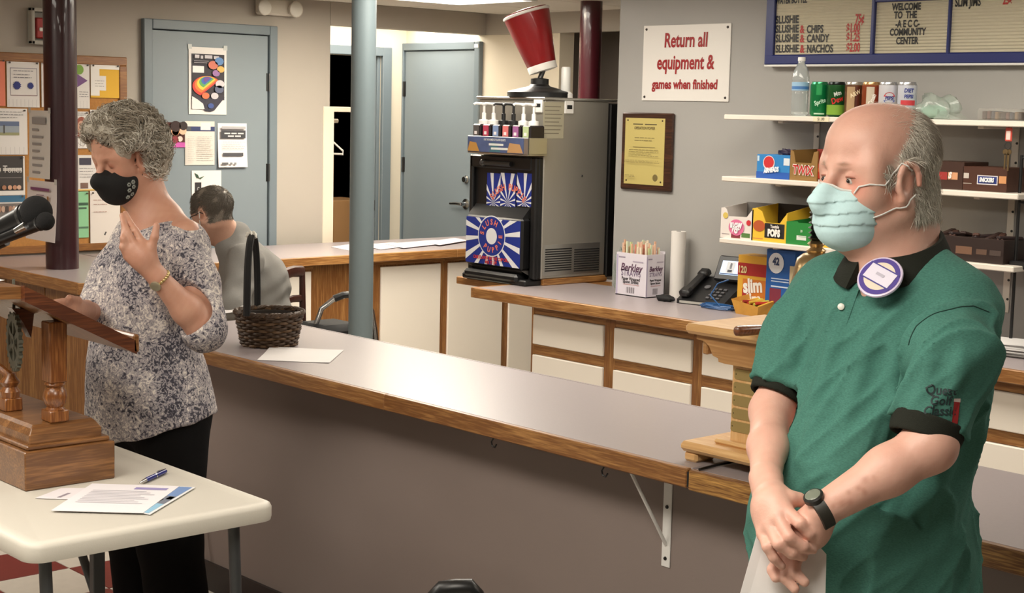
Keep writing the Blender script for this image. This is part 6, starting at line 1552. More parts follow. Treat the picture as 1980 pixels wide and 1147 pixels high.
# right hand laid over the left
def hp(x, y, d): return at_d(1400+x/4.0, 860+y/4.0, d)
kn = [hp(478,505,2.445), hp(415,560,2.44), hp(355,625,2.445), hp(305,690,2.455)]
pipj = [hp(590,610,2.415), hp(505,715,2.41), hp(425,770,2.415), hp(335,790,2.43)]
dip = [hp(660,690,2.418), hp(610,790,2.415), hp(520,840,2.418), hp(385,875,2.43)]
tip = [hp(712,752,2.432), hp(688,812,2.43), hp(612,868,2.43), hp(445,938,2.435)]
Sr = Sculpt()
for i in range(4):
    Sr.cap(RW, kn[i], .0215, .0120, .014)
Sr.ell((RW+kn[1]+kn[2])/3, (.030,.030,.034), None, .02)
for i in range(4):
    Sr.chain([kn[i], pipj[i], dip[i], tip[i]], [.0108, .0098, .0090, .0078] if i < 3 else [.0098, .0088, .0082, .0072], .0035)
Sr.chain([RW*.6+kn[0]*.4, hp(515,420,2.47), hp(575,425,2.475), hp(640,455,2.48)], [.016,.0125,.0108,.0095], .006)
Sb.sub(Sr, .0015)
# left hand below it
lk = [hp(690,650,2.450), hp(640,710,2.458), hp(580,765,2.465), hp(520,800,2.475)]
lt = [[hp(640,800,2.462), hp(560,880,2.458), hp(500,940,2.455)], [hp(560,870,2.456), hp(545,985,2.449), hp(625,1065,2.440)], [hp(480,910,2.462), hp(470,1030,2.453), hp(548,1118,2.445)], [hp(420,890,2.468), hp(375,970,2.46), hp(398,1032,2.452)]]
Sl = Sculpt()
for i in range(4): Sl.cap(LW, lk[i], .022, .0120, .014)
Sl.ell((LW+lk[1]+lk[2])/3, (.032,.032,.032), None, .02)
for i in range(4): Sl.chain([lk[i]]+lt[i], [.0108,.0098,.0090,.0078], .0035)
Sb.sub(Sl, .0015)
pm = Paint((220,172,154), .045, 60)
HR = Hm.R
pm.dab(Hm(0,.02,.12), .09, (230,176,158), .7); pm.dab(Hm(0,.115,-.03), .03, (206,120,104), .7); pm.dab(Hm(-.045,.075,-.02), .035, (214,136,116), .75); pm.dab(Hm(-.04,.085,.0), .016, (190,130,112), .5)
pm.dab(Hm(-.085,-.02,-.01), .04, (206,132,112), .55); pm.dab(Hm(-.07,.02,-.04), .035, (196,134,110), .5); pm.dab(Hm(0,.0,-.14), .06, (198,138,112), .6)
for s_ in (-1, 1): pm.dab(Hm(s_*.028,.092,.021), 1, (150,110,88), .75, .8, HR, (.02,.014,.005)); pm.dab(Hm(s_*.034,.088,-.003), 1, (120,80,66), .55, .7, HR, (.017,.012,.005))
for i in range(4):
    pm.dab(kn[i], .014, (206,128,106), .45); pm.dab(pipj[i], .012, (206,130,108), .4); pm.dab(tip[i]+TOW*.007+UPV*.003, .007, (236,196,182), .75)
for k in range(40):
    a_ = np.random.RandomState(k).rand(4); base = (RE*(1-a_[0])+RW*a_[0]) if k % 2 else (LE*(1-a_[0])+LW*a_[0]); pm.dab(base+TOW*.03+UPV*.02*(a_[1]-.3)+LEFT*.03*(a_[2]-.5), .006+.006*a_[3], (168,106,84), .4)
def sstep(x, a, b): t_ = np.clip((x-a)/(b-a), 0, 1); return t_*t_*(3-2*t_)
def hair_w(l):
    x, y, z = np.abs(l[:, 0]), l[:, 1], l[:, 2]
    up_ = sstep(.046-.82*z-y, -.014, .014)*sstep(.112-z, 0, .03)*(z > .0)
    lo_ = sstep(-.020-y, -.006, .010)*sstep(z, -.098, -.080)*(z <= .0)
    sb_ = sstep(.014-np.abs(y-.030), 0, .010)*sstep(z, -.022, -.008)*(z <= .02)*(x > .05)
    notear = (x < .0785) | (z > .024)
    return np.maximum(np.maximum(up_, lo_), sb_)*notear
def man_paint(V):
    C = pm(V); l = (V-Hm.o)@Hm.R; near = (l[:, 2] > -.1) & (l[:, 2] < .13) & (np.abs(l[:, 0]) < .09) & (np.abs(l[:, 1]) < .13)
    w_ = (hair_w(l)*near*.6)[:, None]; return C*(1-w_)+linc((206,200,190))*w_
sculpt_part('body', Sb, .0029, M_SKIN, man, 2, man_paint)
for s_ in (-1, 1):
    eb = MB().ell(tuple(Hm(s_*.033,.0742,-.0030)), (.0122,.0122,.0122), 20, 14); part('eyeball', eb, mat('eye_white', (206,196,190), .15), man, True)
    iris = Hm(s_*.0345+.003,.0850,-.0066); part('iris', MB().ell(tuple(iris), (.0038,.0038,.0038), 12, 8), mat('iris_dark', (46,40,38), .15), man, True)
    g_ = [Hm(s_*(.034+.0125*math.cos(a)), .0895-.009*abs(math.cos(a))**2, -.0028+.0035*math.sin(a)) for a in np.linspace(.1, math.pi-.1, 9)]
    part('eyelid_edge', MB().tube([tuple(p_) for p_ in g_], .0014, 6), mat('lid_skin', (172,112,94), .5), man, True)
P, N, l = scatter(Sb, Hm, lambda l: hair_w(l) > np.random.RandomState(2).rand(len(l)), 13000, 1, 3)
flow = -UPV[None]*1.0-(Hm.R[:, 1])[None]*.75+np.zeros_like(P)
rs_ = np.random.RandomState(5); sel = rs_.rand(len(P))
M_HW = mat('hair_white', (232,226,214), .6); M_HG = mat('hair_silver', (186,176,162), .6)
dark_patch = (np.abs(l[:, 1]+.075) < .03) & (l[:, 2] > .035)
hair_strands(man, 'hair_fringe', P[(sel < .65) & ~dark_patch], N[(sel < .65) & ~dark_patch], flow[(sel < .65) & ~dark_patch], .020, .0028, .0006, M_HW, seed=1)
hair_strands(man, 'hair_fringe', P[(sel >= .65) | dark_patch], N[(sel >= .65) | dark_patch], flow[(sel >= .65) | dark_patch], .018, .0025, .0005, M_HG, seed=2)
P, N, l = scatter(Sb, Hm, lambda l: (l[:, 2] > .075) & (l[:, 1] < .02), 300, 1, 8)
hair_strands(man, 'hair_fuzz', P, N, np.tile(-Hm.R[:, 1], (len(P), 1)), .012, .002, .00022, M_HW, seed=4)
P, N, l = scatter(Sb, Hm, lambda l: (np.abs(l[:, 2]-.0215) < .004) & (np.abs(np.abs(l[:, 0])-.03) < .017) & (l[:, 1] > .06), 160, 1, 9, (0,.0,.02), .1)
hair_strands(man, 'eyebrow', P, N, np.sign(l[:, :1])*Hm.R[:, 0][None], .007, .001, .0004, M_HG, seed=6)
# surgical mask
Sm = Sculpt()
Sm.ell(Hm(0,.058,-.062), (.0605,.062,.056), HR, .02); Sm.cap(Hm(0,.096,-.004), Hm(0,.121,-.040), .012, .019, .02); Sm.ell(Hm(0,.070,-.092), (.040,.040,.030), HR, .03); Sm.ell(Hm(0,.045,-.10), (.046,.038,.022), HR, .02)
Sm.plane(Hm(0,.118,-.008), Hm.R@np.array([0,-.36,.933]), .003)
def mside(P):
    l = (P-Hm.o)@Hm.R; g = np.interp(l[:, 2], [-.12,-.085,-.074,-.03], [.024,.028,.050,.052]); return g-l[:, 1]
Sm.field(mside, [-99]*3, [99]*3, .002, '&')
def mdisp(P):
    l = (P-Hm.o)@Hm.R; t_ = (l[:, 2]+.02)/.020+.12*np.sin(l[:, 1]*60); f = t_-np.floor(t_); return .0030*(f-.5)*((l[:, 2] < -.026) & (l[:, 2] > -.092))-.0006*noise3(P, 150, 3)
Sm.disp = mdisp
M_MASK = mat('mask_pale_blue', (196,228,232), .85, var=.05, vs=200, bump=.15, bs=900)
mk = sculpt_part('face_mask', Sm, .0022, M_MASK, man, 1)
M_LOOP = mat('mask_white', (226,226,222), .8)
part('mask_nose_band', MB().tube([tuple(Sm.snap([Hm(-.048+.012*i, .062+.055*(1-abs(-4+i)/4.0)**.8, -.034+.022*(1-abs(-4+i)/4.0))], .0006)[0]) for i in range(5)], .0022, 6), M_LOOP, mk, True)
def loop_pts(S, pts, off=.0022):
    P = np.array(pts, float); t_ = np.linspace(0, len(P)-1, 18); Q = np.stack([np.interp(t_, np.arange(len(P)), P[:, k]) for k in range(3)], 1)
    d = S.at(Q); m_ = d < off; Q[m_] = S.snap(Q[m_], off) if m_.any() else Q[m_]; return [tuple(q) for q in Q]
for s_ in (-1, 1):
    la = (Sm.hit(1663, 374, 2.3)[0]-Hm.o)@Hm.R; lb = (Sm.hit(1690, 421, 2.3)[0]-Hm.o)@Hm.R; a_ = Hm(-s_*la[0], la[1]+.002, la[2]); b_ = Hm(-s_*lb[0], lb[1]+.002, lb[2])
    part('ear_loop', MB().tube(loop_pts(Sb, [a_, Hm(s_*.082,.008,.018), Hm(s_*.082,-.012,.012)]), .0014, 6), M_LOOP, mk, True)
    part('ear_loop', MB().tube(loop_pts(Sb, [b_, Hm(s_*.079,.004,-.046), Hm(s_*.081,-.014,-.032)]), .0014, 6), M_LOOP, mk, True)
# polo shirt
Ss = Sculpt()
for s_ in (-1, 1):
    Ss.cap(Tm(s_*.055,-.03,nz-.035), Tm(s_*.120,-.012,nz-.085), .046, .062, .05)
Ss.cap(Tm(.122,-.01,nz-.10), Tm(-.106,-.01,nz-.10), .068, .066, .05)
Ss.ell(Tm(0,.005,nz-.22), (.190,.125,.19), Tm.R, .06); Ss.ell(Tm(0,.075,nz-.44), (.178,.155,.215), Tm.R, .09); Ss.ell(Tm(0,.03,nz-.60), (.188,.165,.20), Tm.R, .08)
Ss.cap(Tm(0,.03,nz-.5), Tm(0,.03,.86), .165, .172, .05)
rc0, rc1 = at_d(1508, 748, 2.735), at_d(1505, 768, 2.725)
lmid, lc0 = at_d(1838, 690, 2.475), at_d(1797, 816, 2.460)
Ss.chain([Tm(.142,-.01,nz-.10), RS*.45+rc0*.55, rc0], [.058, .054, .047], .03)
Ss.chain([Tm(-.128,-.01,nz-.10), lmid, lc0], [.058, .063, .054], .03)
hem = np.array([0, 0, .835]); Ss.plane(hem, (0,0,-1), .004)
ra_, la_ = (rc0-RS)/np.linalg.norm(rc0-RS), (lc0-lmid)/np.linalg.norm(lc0-lmid)
ha = np.array(LW-LE); 
def cut_end(P, c, a, R): 
    q = P-c; ax_ = q@a; rad = np.sqrt(np.maximum((q*q).sum(1)-ax_**2, 0)); return np.maximum(-ax_, np.maximum(rad-R, ax_-.16))
Ss.field(lambda P: cut_end(P, rc0, ra_, .085), rc0-.2, rc0+.2, .003, '-'); Ss.field(lambda P: cut_end(P, lc0, la_, .095), lc0-.2, lc0+.2, .003, '-')
Ss.cap(Hm(0,-.04,-.06), NBm+np.array([0,0,-.03]), .060, .069, .004, '-'); Ss.cap(NBm+np.array([0,0,-.02]), Tm(.004,.085,nz-.07), .046, .010, .006, '-')
# creases
def fold(pp, amp, w_, ds): 
    P3 = [Ss.hit(x, y, ds)[0] for x, y in pp]
    return P3, amp, w_
F_ = [fold([(1640,600),(1600,700),(1560,820)], .010, .020, 2.2), fold([(1690,640),(1650,760),(1620,860)], .008, .022, 2.2), fold([(1740,620),(1725,760),(1700,900)], .007, .02, 2.2), fold([(1760,690),(1750,820),(1690,930)], -.010, .018, 2.2), fold([(1545,640),(1528,700),(1515,770)], .008, .016, 2.2),
      fold([(1815,600),(1800,700),(1770,800)], .008, .018, 2.1), fold([(1865,590),(1858,690),(1835,790)], .008, .018, 2.1), fold([(1885,900),(1830,990),(1800,1100)], .009, .022, 2.2), fold([(1850,880),(1790,960),(1720,1050)], .010, .02, 2.2), fold([(1740,960),(1700,1040),(1690,1130)], .008, .022, 2.2), fold([(1560,570),(1520,650),(1500,720)], .008, .016, 2.2)]
def sdisp(P):
    out = .0035-.012*(1-np.abs(noise3(P*np.array([1,1,.38]), 24, 17)))**5-.008*(1-np.abs(noise3(P*np.array([1,1,.6])+.3*P[:, 2:3]*LEFT, 38, 23)))**5+.003*noise3(P*np.array([1,1,.45]), 30, 7)+.0012*noise3(P, 70, 9)
    for P3, amp, w_ in F_:
        d = np.full(len(P), 9.0); hh = np.zeros(len(P))
        for i in range(len(P3)-1):
            a, b = P3[i], P3[i+1]; ba = b-a; h = np.clip(((P-a)@ba)/(ba@ba), 0, 1); q = P-a-h[:, None]*ba; dd = np.sqrt((q*q).sum(1)); m_ = dd < d; d = np.where(m_, dd, d); hh = np.where(m_, (i+h)/(len(P3)-1), hh)
        out -= 1.9*amp*np.exp(-(d/(w_*.58))**2)*np.sin(np.pi*np.clip(hh, .04, .96))
    return out*np.clip((nz-.035-P[:, 2])/.06, 0, 1)
Ss.disp = sdisp
M_POLO = cloth('polo_green', (74,124,112), .5, 240, .35, 900, stretch=(1,1,3.5))
shirt = sculpt_part('polo_shirt', Ss, .0042, M_POLO, man, 1)
M_COLL = cloth('polo_dark_trim', (38,40,34), .15, 500, .4, 800)
# sleeve bands
for nm, c0, c1, r0, r1 in (('sleeve_band', rc0-ra_*.004, rc0+ra_*.022, .0495, .047), ('sleeve_band', lc0-la_*.004, lc0+la_*.030, .0605, .056)):
    S = Sculpt(); S.cap(c0, c1, r0, r1, .001); a = (c1-c0)/np.linalg.norm(c1-c0); S.plane(c1, a, .003); S.plane(c0, -a, .003); S.cap(c0-a*.05, c1+a*.05, r0-.008, r1-.008, .002, '-')
    sculpt_part(nm, S, .003, M_COLL, shirt, 1)
# collar: folded band around the neck, open at the throat
V = []; n_ = 40
for i in range(n_+1):
    ph = math.radians(-168+336*i/n_); cb_ = .5+.5*math.cos(ph)          # 1 at the nape, 0 at the throat
    rt = .066+.004*(1-cb_); zt3 = nz-.012+.048*cb_; rb = rt+.026+.010*(1-cb_)**3; zb3 = zt3-.040-.012*(1-cb_)**4
    for (r_, z_) in ((rt-.004, zt3-.03), (rt, zt3), (rt+.006, zt3+.001), (rb, zb3), (rb-.004, zb3-.002)):
        V.append(tuple(Tm(r_*math.sin(ph)*1.02, -r_*math.cos(ph)*1.02-.012+.010*(1-cb_), z_)))
F = [(i*5+j, i*5+j+1, (i+1)*5+j+1, (i+1)*5+j) for i in range(n_) for j in range(4)]
F += [(0,1,2,3,4), tuple(n_*5+j for j in (4,3,2,1,0))]
part('collar', MB().add(V, F), M_COLL, shirt, True)
# placket with buttons
pp = [Ss.snap([Ss.hit(x, y, 2.2)[0]], .0018)[0] for x, y in ((1668,515),(1650,560),(1628,610),(1612,645))]
wv_ = Tm.R[:, 0]*.014
pv_ = []
for p_ in pp: pv_ += list(Ss.snap([p_+wv_, p_, p_-wv_], .002))
me = MB().add([tuple(p_) for p_ in pv_], [(i*3+j, i*3+j+1, (i+1)*3+j+1, (i+1)*3+j) for i in range(3) for j in range(2)])
part('placket', me, M_POLO, shirt, True)
for (x, y) in ((1627,594),):
    p_, n3 = Ss.hit(x, y, 2.2); part('button', MB().lathe([(.0058,0),(.0058,.0022),(.0045,.003)], tuple(p_+n3*.003), 14, tuple(n3)), mat('button_white', (226,224,214), .3), shirt, True)
# round name badge
p_, n3 = Ss.hit(1725, 575, 2.2); dB = float(np.dot(p_-CAM, FW)); p_ = at_d(1704, 541, dB-.006)
n3 = n3*.6+TOW*.4+np.array([0,0,.05]); n3 /= np.linalg.norm(n3); p_ = p_+n3*.008
bd = bpy.data.objects.new('name_badge', None); COL.objects.link(bd); bd.parent = man; bd.location = Vector(p_-Tm.o)
uu = UPV-n3*(UPV@n3); uu /= np.linalg.norm(uu); rr = np.cross(uu, n3); 
def bq(pts, off): return [tuple(rr*a+uu*b+n3*off) for a, b in pts]
lpart('badge_disc', MB().lathe([(.0375,-.004),(.0385,-.001),(.0375,.0015),(.034,.0022)], (0,0,0), 36, tuple(n3)), mat('badge_rim', (214,200,226), .25, coat=.5), bd, True)
lpart('badge_ring', MB().add(bq([(.0345*math.cos(a), .0345*math.sin(a)) for a in np.linspace(0, 2*math.pi, 37)[:-1]], .0026), [tuple(range(36))]), flat((88,74,150), .25), bd)
lpart('badge_face', MB().add(bq([(.0265*math.cos(a), .0265*math.sin(a)) for a in np.linspace(0, 2*math.pi, 37)[:-1]], .0030), [tuple(range(36))]), flat((226,214,196), .3), bd)
def rot2(a, b, th=-.42): return (a*math.cos(th)-b*math.sin(th), a*math.sin(th)+b*math.cos(th))
lpart('badge_card', MB().add(bq([rot2(a, b) for a, b in ((-.026,-.014),(.026,-.014),(.026,.016),(-.026,.016))], .0034), [(0,1,2,3)]), flat((226,220,236), .3), bd)
for b0 in (-.0145, .0155): lpart('badge_line', MB().add(bq([rot2(a, b) for a, b in ((-.03,b0),(.03,b0),(.03,b0+.0022),(-.03,b0+.0022))], .0038), [(0,1,2,3)]), flat((70,62,140)), bd)
lpart('badge_print', MB().add(bq([rot2(a, b) for a, b in ((-.008,.0),(.008,.0),(.008,.005),(-.008,.005))], .0042), [(0,1,2,3)]), flat((186,180,196)), bd)
# embroidery on the sleeve
p_, n3 = Ss.hit(1822, 785, 2.0)
M_EMBR = mat('thread_dark', (28,44,46), .7)
for s_, dz_ in (('Quest', .024), ('Golf', .008), ('Classic', -.008)):
    decal(shirt, 'embroidery', move(text_mb(s_, .020, .95, bold=.0004, shear=.1), Matrix.Translation((-.004,0,dz_))), Ss, p_, n3, M_EMBR)
p2, n2 = Ss.hit(1846, 796, 2.0)
decal(shirt, 'embroidered_bag', MB().add([(-.006,0,-.017),(.004,0,-.019),(.008,0,.014),(-.003,0,.016)], [(0,1,2,3)]), Ss, p2, n2, flat((150,34,36), .7))
decal(shirt, 'embroidered_cap', MB().add([(-.004,0,.016),(.009,0,.014),(.009,0,.020),(-.004,0,.021)], [(0,1,2,3)]), Ss, p2, n2, flat((214,200,196), .7))
sm_p = [Ss.hit(x, y, 2.1)[0] for x, y in ((1758,668),(1772,632),(1800,612),(1842,598),(1880,592),(1912,604))]
sm_p = Ss.snap(np.stack([np.interp(np.linspace(0,5,26), np.arange(6), np.array(sm_p)[:, k]) for k in range(3)], 1), .0004); part('sleeve_seam', MB().tube([tuple(q_) for q_ in sm_p], .0011, 5), mat('seam_dark', (28,62,54), .9), shirt, True)
# watch on the left wrist
wa = (LW-LE)/np.linalg.norm(LW-LE); wc = LW*1.04-LE*.04
wt = bpy.data.objects.new('wrist_watch', None); COL.objects.link(wt); wt.parent = man; wt.location = Vector(wc-Tm.o)
lpart('watch_band', MB().lathe([(.0275,-.010),(.0295,-.009),(.0295,.009),(.0275,.010)], (0,0,0), 32, tuple(wa)), mat('watch_band_dark', (44,42,36), .5), wt, True)
wn = (LEFT*.45+TOW*.35+UPV*.85); wn -= wa*(wn@wa); wn /= np.linalg.norm(wn)
lpart('watch_case', MB().lathe([(.0145,.024),(.0162,.026),(.0162,.033),(.014,.035)], (0,0,0), 28, tuple(wn)), mat('watch_case_dark', (40,40,38), .3), wt, True)
lpart('watch_face', MB().lathe([(.0125,.0352),(.012,.0356)], (0,0,0), 28, tuple(wn)), mat('watch_face_grey', (120,126,112), .2), wt, True)
# trousers and shoes
Sp = Sculpt(); Sp.ell(Tm(0,.01,.90), (.172,.135,.14), Tm.R, .04); limb_legs(Sp, Tm, .86, .098, .095, .078, .072); Sp.plane(Tm(0,0,.96), (0,0,1)); Sp.plane(Tm(0,0,.05), (0,0,-1))
sculpt_part('trousers', Sp, .009, cloth('denim_blue', (58,70,92), .2, 400, .3, 600), man, 2)
for s_ in (-1, 1): shoe(man, Tm, s_, .105, M_BLACK)
# folded paper in his hands
q = [at_d(1468, 1018, 2.485), at_d(1560, 1030, 2.475), at_d(1598, 1072, 2.468), at_d(1594, 1230, 2.46), at_d(1408, 1230, 2.50)]
t = thing('folded_paper', 'white folded paper held in the clasped hands of the green shirt man', 'paper', tuple(q[4]))
nf = TOW*.9+UPV*.3; nf /= np.linalg.norm(nf)
part('sheet', MB().add([tuple(p_) for p_ in q]+[tuple(p_-nf*.002) for p_ in q], [(0,1,2,3,4),(9,8,7,6,5)]+[(i, i+5, (i+1) % 5+5, (i+1) % 5) for i in range(5)]), M_PAPER, t)
# ============ woman at the lectern
D1 = 4.55
hz_ = LEFT*math.cos(math.radians(50))+TOW*math.sin(math.radians(50)); pd = math.radians(20)
Hw = Frame(at_d(243, 300, 4.50), hz_*math.cos(pd)+np.array([0,0,-math.sin(pd)])); SW = .95
NBw = at_d(306, 412, 4.55); wz_ = NBw[2]
Tw = Frame((NBw[0], NBw[1], 0), (0,-1,0))
woman = thing('person', 'grey haired woman in a patterned blouse and black mask touching her chin', 'person', tuple(Tw.o))
def hw(x, y, d): return at_d(x, y, d)
RS, LS = Tw(.150,-.005,wz_-.055), Tw(-.150,-.005,wz_-.055)
LE, LW = hw(390, 632, 4.36), hw(306, 537, 4.27)
RE, RW = hw(186, 610, 4.62), hw(166, 600, 4.40)
Sb = Sculpt()
head(Sb, Hw, False, SW, False)
Sb.cap(Hw(0,-.035,-.055), NBw+np.array([0,0,-.04]), .050, .058, .03); Sb.cap(Hw(0,.01,-.075), Tw(0,.035,wz_-.055), .030, .036, .04)
for s_ in (-1, 1): Sb.cap(Tw(s_*.03,-.02,wz_-.02), Tw(s_*.12,-.01,wz_-.062), .042, .048, .05)
Sb.cap(Tw(.11,-.01,wz_-.075), Tw(-.11,-.01,wz_-.075), .05, .05, .04); Sb.ell(Tw(0,.015,wz_-.20), (.145,.095,.18), Tw.R, .05); Sb.ell(Tw(0,.03,wz_-.45), (.15,.12,.18), Tw.R, .06)
limb_legs(Sb, Tw, .82, .09, .08, .052, .038)
for s_ in (-1, 1): Sb.cap(Tw(s_*.1,-.02,.06), Tw(s_*.11,.09,.03), .03, .022, .02)
Sb.chain([LS, LE, LE*.65+LW*.35, LW], [.045, .042, .041, .0270], .02)
Sb.chain([RS, RE, RW], [.045, .038, .026], .02)
# left hand at the throat: two fingers up to the mask, thumb out, others curled
Sl = Sculpt()
wk = [hw(277,470,4.245), hw(262,475,4.235), hw(250,484,4.235), hw(246,496,4.24)]
for q in wk: Sl.cap(LW, q, .0235, .0125, .014)
Sl.ell((LW+wk[0]+wk[2])/3, (.030,.030,.034), None, .02)
Sl.chain([wk[0], hw(262,446,4.245), hw(250,428,4.27), hw(242,412,4.29)], [.0105,.0096,.0088,.0078], .003)
Sl.chain([wk[1], hw(247,450,4.232), hw(240,434,4.25), hw(236,416,4.275)], [.0105,.0096,.0088,.0078], .003)
Sl.chain([wk[2], hw(238,462,4.225), hw(240,446,4.245), hw(243,436,4.262)], [.0100,.0092,.0085,.0075], .003)
Sl.chain([wk[3], hw(236,478,4.225), hw(238,464,4.24), hw(242,456,4.255)], [.0095,.0086,.008,.007], .003)
Sl.chain([LW*.6+wk[0]*.4, hw(293,478,4.245), hw(299,458,4.24), hw(303,436,4.245)], [.017,.0128,.0110,.0092], .006)
Sb.sub(Sl, .002)
# right hand resting on the lectern
Sr = Sculpt()
rk_ = [hw(142,588,4.26), hw(138,594,4.25), hw(136,600,4.245), hw(138,606,4.25)]
for i, q in enumerate(rk_):
    Sr.cap(RW, q, .0235, .012, .014); Sr.chain([q, hw(122-2*i, 583+5*i, 4.20), hw(106-1*i, 584+5*i, 4.17)], [.0105,.0095,.008], .004)
Sr.chain([RW, hw(150,582,4.27), hw(134,576,4.22)], [.016,.012,.0095], .006)
Sb.sub(Sr, .002)
pw = Paint((198,148,125), .05, 60); HR = Hw.R
pw.dab(Hw(0,.11,-.03), .03, (212,136,116), .6)
for s_ in (-1, 1):
    pw.dab(Hw(s_*.045,.07,-.02), .03, (212,146,124), .5); pw.dab(Hw(s_*.031,.09,.019), 1, (140,104,82), .7, .8, HR, (.018,.014,.005)); pw.dab(Hw(s_*.032,.083,-.002), 1, (166,104,82), .75, .8, HR, (.021,.02,.013)); pw.dab(Hw(s_*.032,.086,-.009), 1, (84,54,46), .85, .7, HR, (.015,.014,.0028)); pw.dab(Hw(s_*.08,0,-.012), .03, (206,140,118), .5)
pw.dab(Tw(0,.05,wz_-.05), .09, (200,142,116), .6)
sculpt_part('body', Sb, .0042, M_SKIN, woman, 2, pw)
# hair
Sh = Sculpt()
Sh.ell(Hw(0,-.022,.038), (.097,.114,.100), HR, .03); Sh.ell(Hw(0,.040,.092), (.072,.05,.036), HR, .03); Sh.ell(Hw(0,-.055,-.03), (.082,.066,.075), HR, .04)
for s_ in (-1, 1): Sh.ell(Hw(s_*.056,.010,.062), (.044,.055,.050), HR, .03)
Sh.ell(Hw(0,.106,.002), (.076,.068,.094), HR, .012, '-')
for s_ in (-1, 1): Sh.ell(Hw(s_*.095,.014,-.020), (.042,.036,.046), HR, .01, '-')
Sh.disp = lambda P: -.006*noise3(P, 75, 4)-.003*noise3(P, 170, 5)
hairbase = sculpt_part('hair', Sh, .0045, mat('hair_grey_base', (182,174,160), .8, var=.35, vs=60, bump=.5, bs=260), woman, 1)
rs_ = np.random.RandomState(12); n_ = 5200; q = rs_.normal(size=(n_, 3)); q /= np.linalg.norm(q, axis=1, keepdims=True)
P = Hw.o+(np.array([0,-.005,.03])+q*.1)@HR.T; P = Sh.snap(P, -.004, 3); l = (P-Hw.o)@HR
ok = ~((l[:, 1] > .050) & (l[:, 2] < .076)) & (l[:, 2] > -.10) & ~((np.abs(l[:, 0]) > .05) & (l[:, 1] > -.014) & (l[:, 2] < .022)); P = P[ok]; l = l[ok]
N = np.stack([Sh.at(P+.003*v)-Sh.at(P-.003*v) for v in np.eye(3)], 1); N /= np.linalg.norm(N, axis=1, keepdims=True)+1e-9
K = len(P); fl = np.cross(N, np.array([0,0,1.0])); ang = 3*noise3(P, 40, 8)
T1 = fl/(np.linalg.norm(fl, axis=1, keepdims=True)+1e-9); T2 = np.cross(N, T1); dirv = T1*np.cos(ang)[:, None]+T2*np.sin(ang)[:, None]
sg = 9; tt = np.linspace(0, 1, sg); Lc = .028*(.7+.7*rs_.rand(K)); cr = .009*(.6+.8*rs_.rand(K)); ph = rs_.rand(K)*6.28
side = np.cross(N, dirv)
path = P[:, None]+dirv[:, None]*(Lc[:, None]*tt)[..., None]+N[:, None]*((.010*np.sin(tt*3.0)[None]+cr[:, None]*.5*(np.sin(ph[:, None]+tt*7)+.5)))[..., None]+side[:, None]*(cr[:, None]*np.cos(ph[:, None]+tt*7))[..., None]
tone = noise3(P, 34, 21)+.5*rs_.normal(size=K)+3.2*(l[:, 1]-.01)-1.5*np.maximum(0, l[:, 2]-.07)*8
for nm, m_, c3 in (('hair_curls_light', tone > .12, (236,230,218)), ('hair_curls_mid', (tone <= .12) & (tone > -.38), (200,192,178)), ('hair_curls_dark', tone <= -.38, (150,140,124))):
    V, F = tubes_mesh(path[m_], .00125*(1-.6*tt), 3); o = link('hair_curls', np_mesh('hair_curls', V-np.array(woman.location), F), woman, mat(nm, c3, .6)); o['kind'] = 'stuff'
# black mask with rhinestone flowers
Sm = Sculpt(); z_ = SW
def hl(x, y, z): return Hw(x*z_, y*z_, z*z_)
Sm.ell(hl(0,.050,-.062), (.062,.066,.054), HR, .02); Sm.cap(hl(0,.096,-.014), hl(0,.123,-.040), .011, .016, .03); Sm.ell(hl(0,.062,-.095), (.040,.040,.030), HR, .03)
def wtop(P):
    l = (P-Hw.o)@HR/z_; zt_ = np.interp(np.abs(l[:, 0]), [0,.012,.03,.05,.07,.09], [-.016,-.020,-.030,-.022,-.006,.010]); return (l[:, 2]-zt_)*z_
Sm.field(wtop, [-99]*3, [99]*3, .003, '&')
def wside(P):
    l = (P-Hw.o)@HR/z_; g = np.interp(l[:, 2], [-.13,-.10,-.06,-.02], [.012,.004,.000,.012]); return (g-l[:, 1])*z_
Sm.field(wside, [-99]*3, [99]*3, .003, '&')
Sm.disp = lambda P: -.004+0*P[:, 0]
mk = sculpt_part('face_mask', Sm, .003, mat('mask_black', (13,13,14), .85, bump=.2, bs=900), woman, 1)
for s_ in (-1, 1):
    a_ = Sm.snap([hl(s_*.060,.026,-.028)], 0)[0]; b_ = Sm.snap([hl(s_*.052,.022,-.085)], 0)[0]
    part('ear_loop', MB().tube([tuple(a_), tuple(hl(s_*.080,.014,.012)), tuple(hl(s_*.080,-.006,.016))], .0016, 6), M_BLACKM, mk, True)
    part('ear_loop', MB().tube([tuple(b_), tuple(hl(s_*.076,.010,-.044)), tuple(hl(s_*.078,-.006,-.04))], .0016, 6), M_BLACKM, mk, True)
M_GEM = mat('rhinestone_grey', (150,156,150), .3, metal=.3)
for (x, y) in ((257,352),(249,357),(258,361),(250,368),(255,375),(247,381),(256,386),(250,393)):
    p_, n3 = Sm.hit(x, y, 4.2)
    for k in range(6):
        a = k*math.pi/3; u_ = np.cross(n3, UPV); u_ /= np.linalg.norm(u_); v_ = np.cross(u_, n3)
        c_ = p_+n3*.001+(u_*math.cos(a)+v_*math.sin(a))*.0042
        part('rhinestone', MB().ell(tuple(c_), (.0028,.0028,.0028), 6, 4), M_GEM, mk)
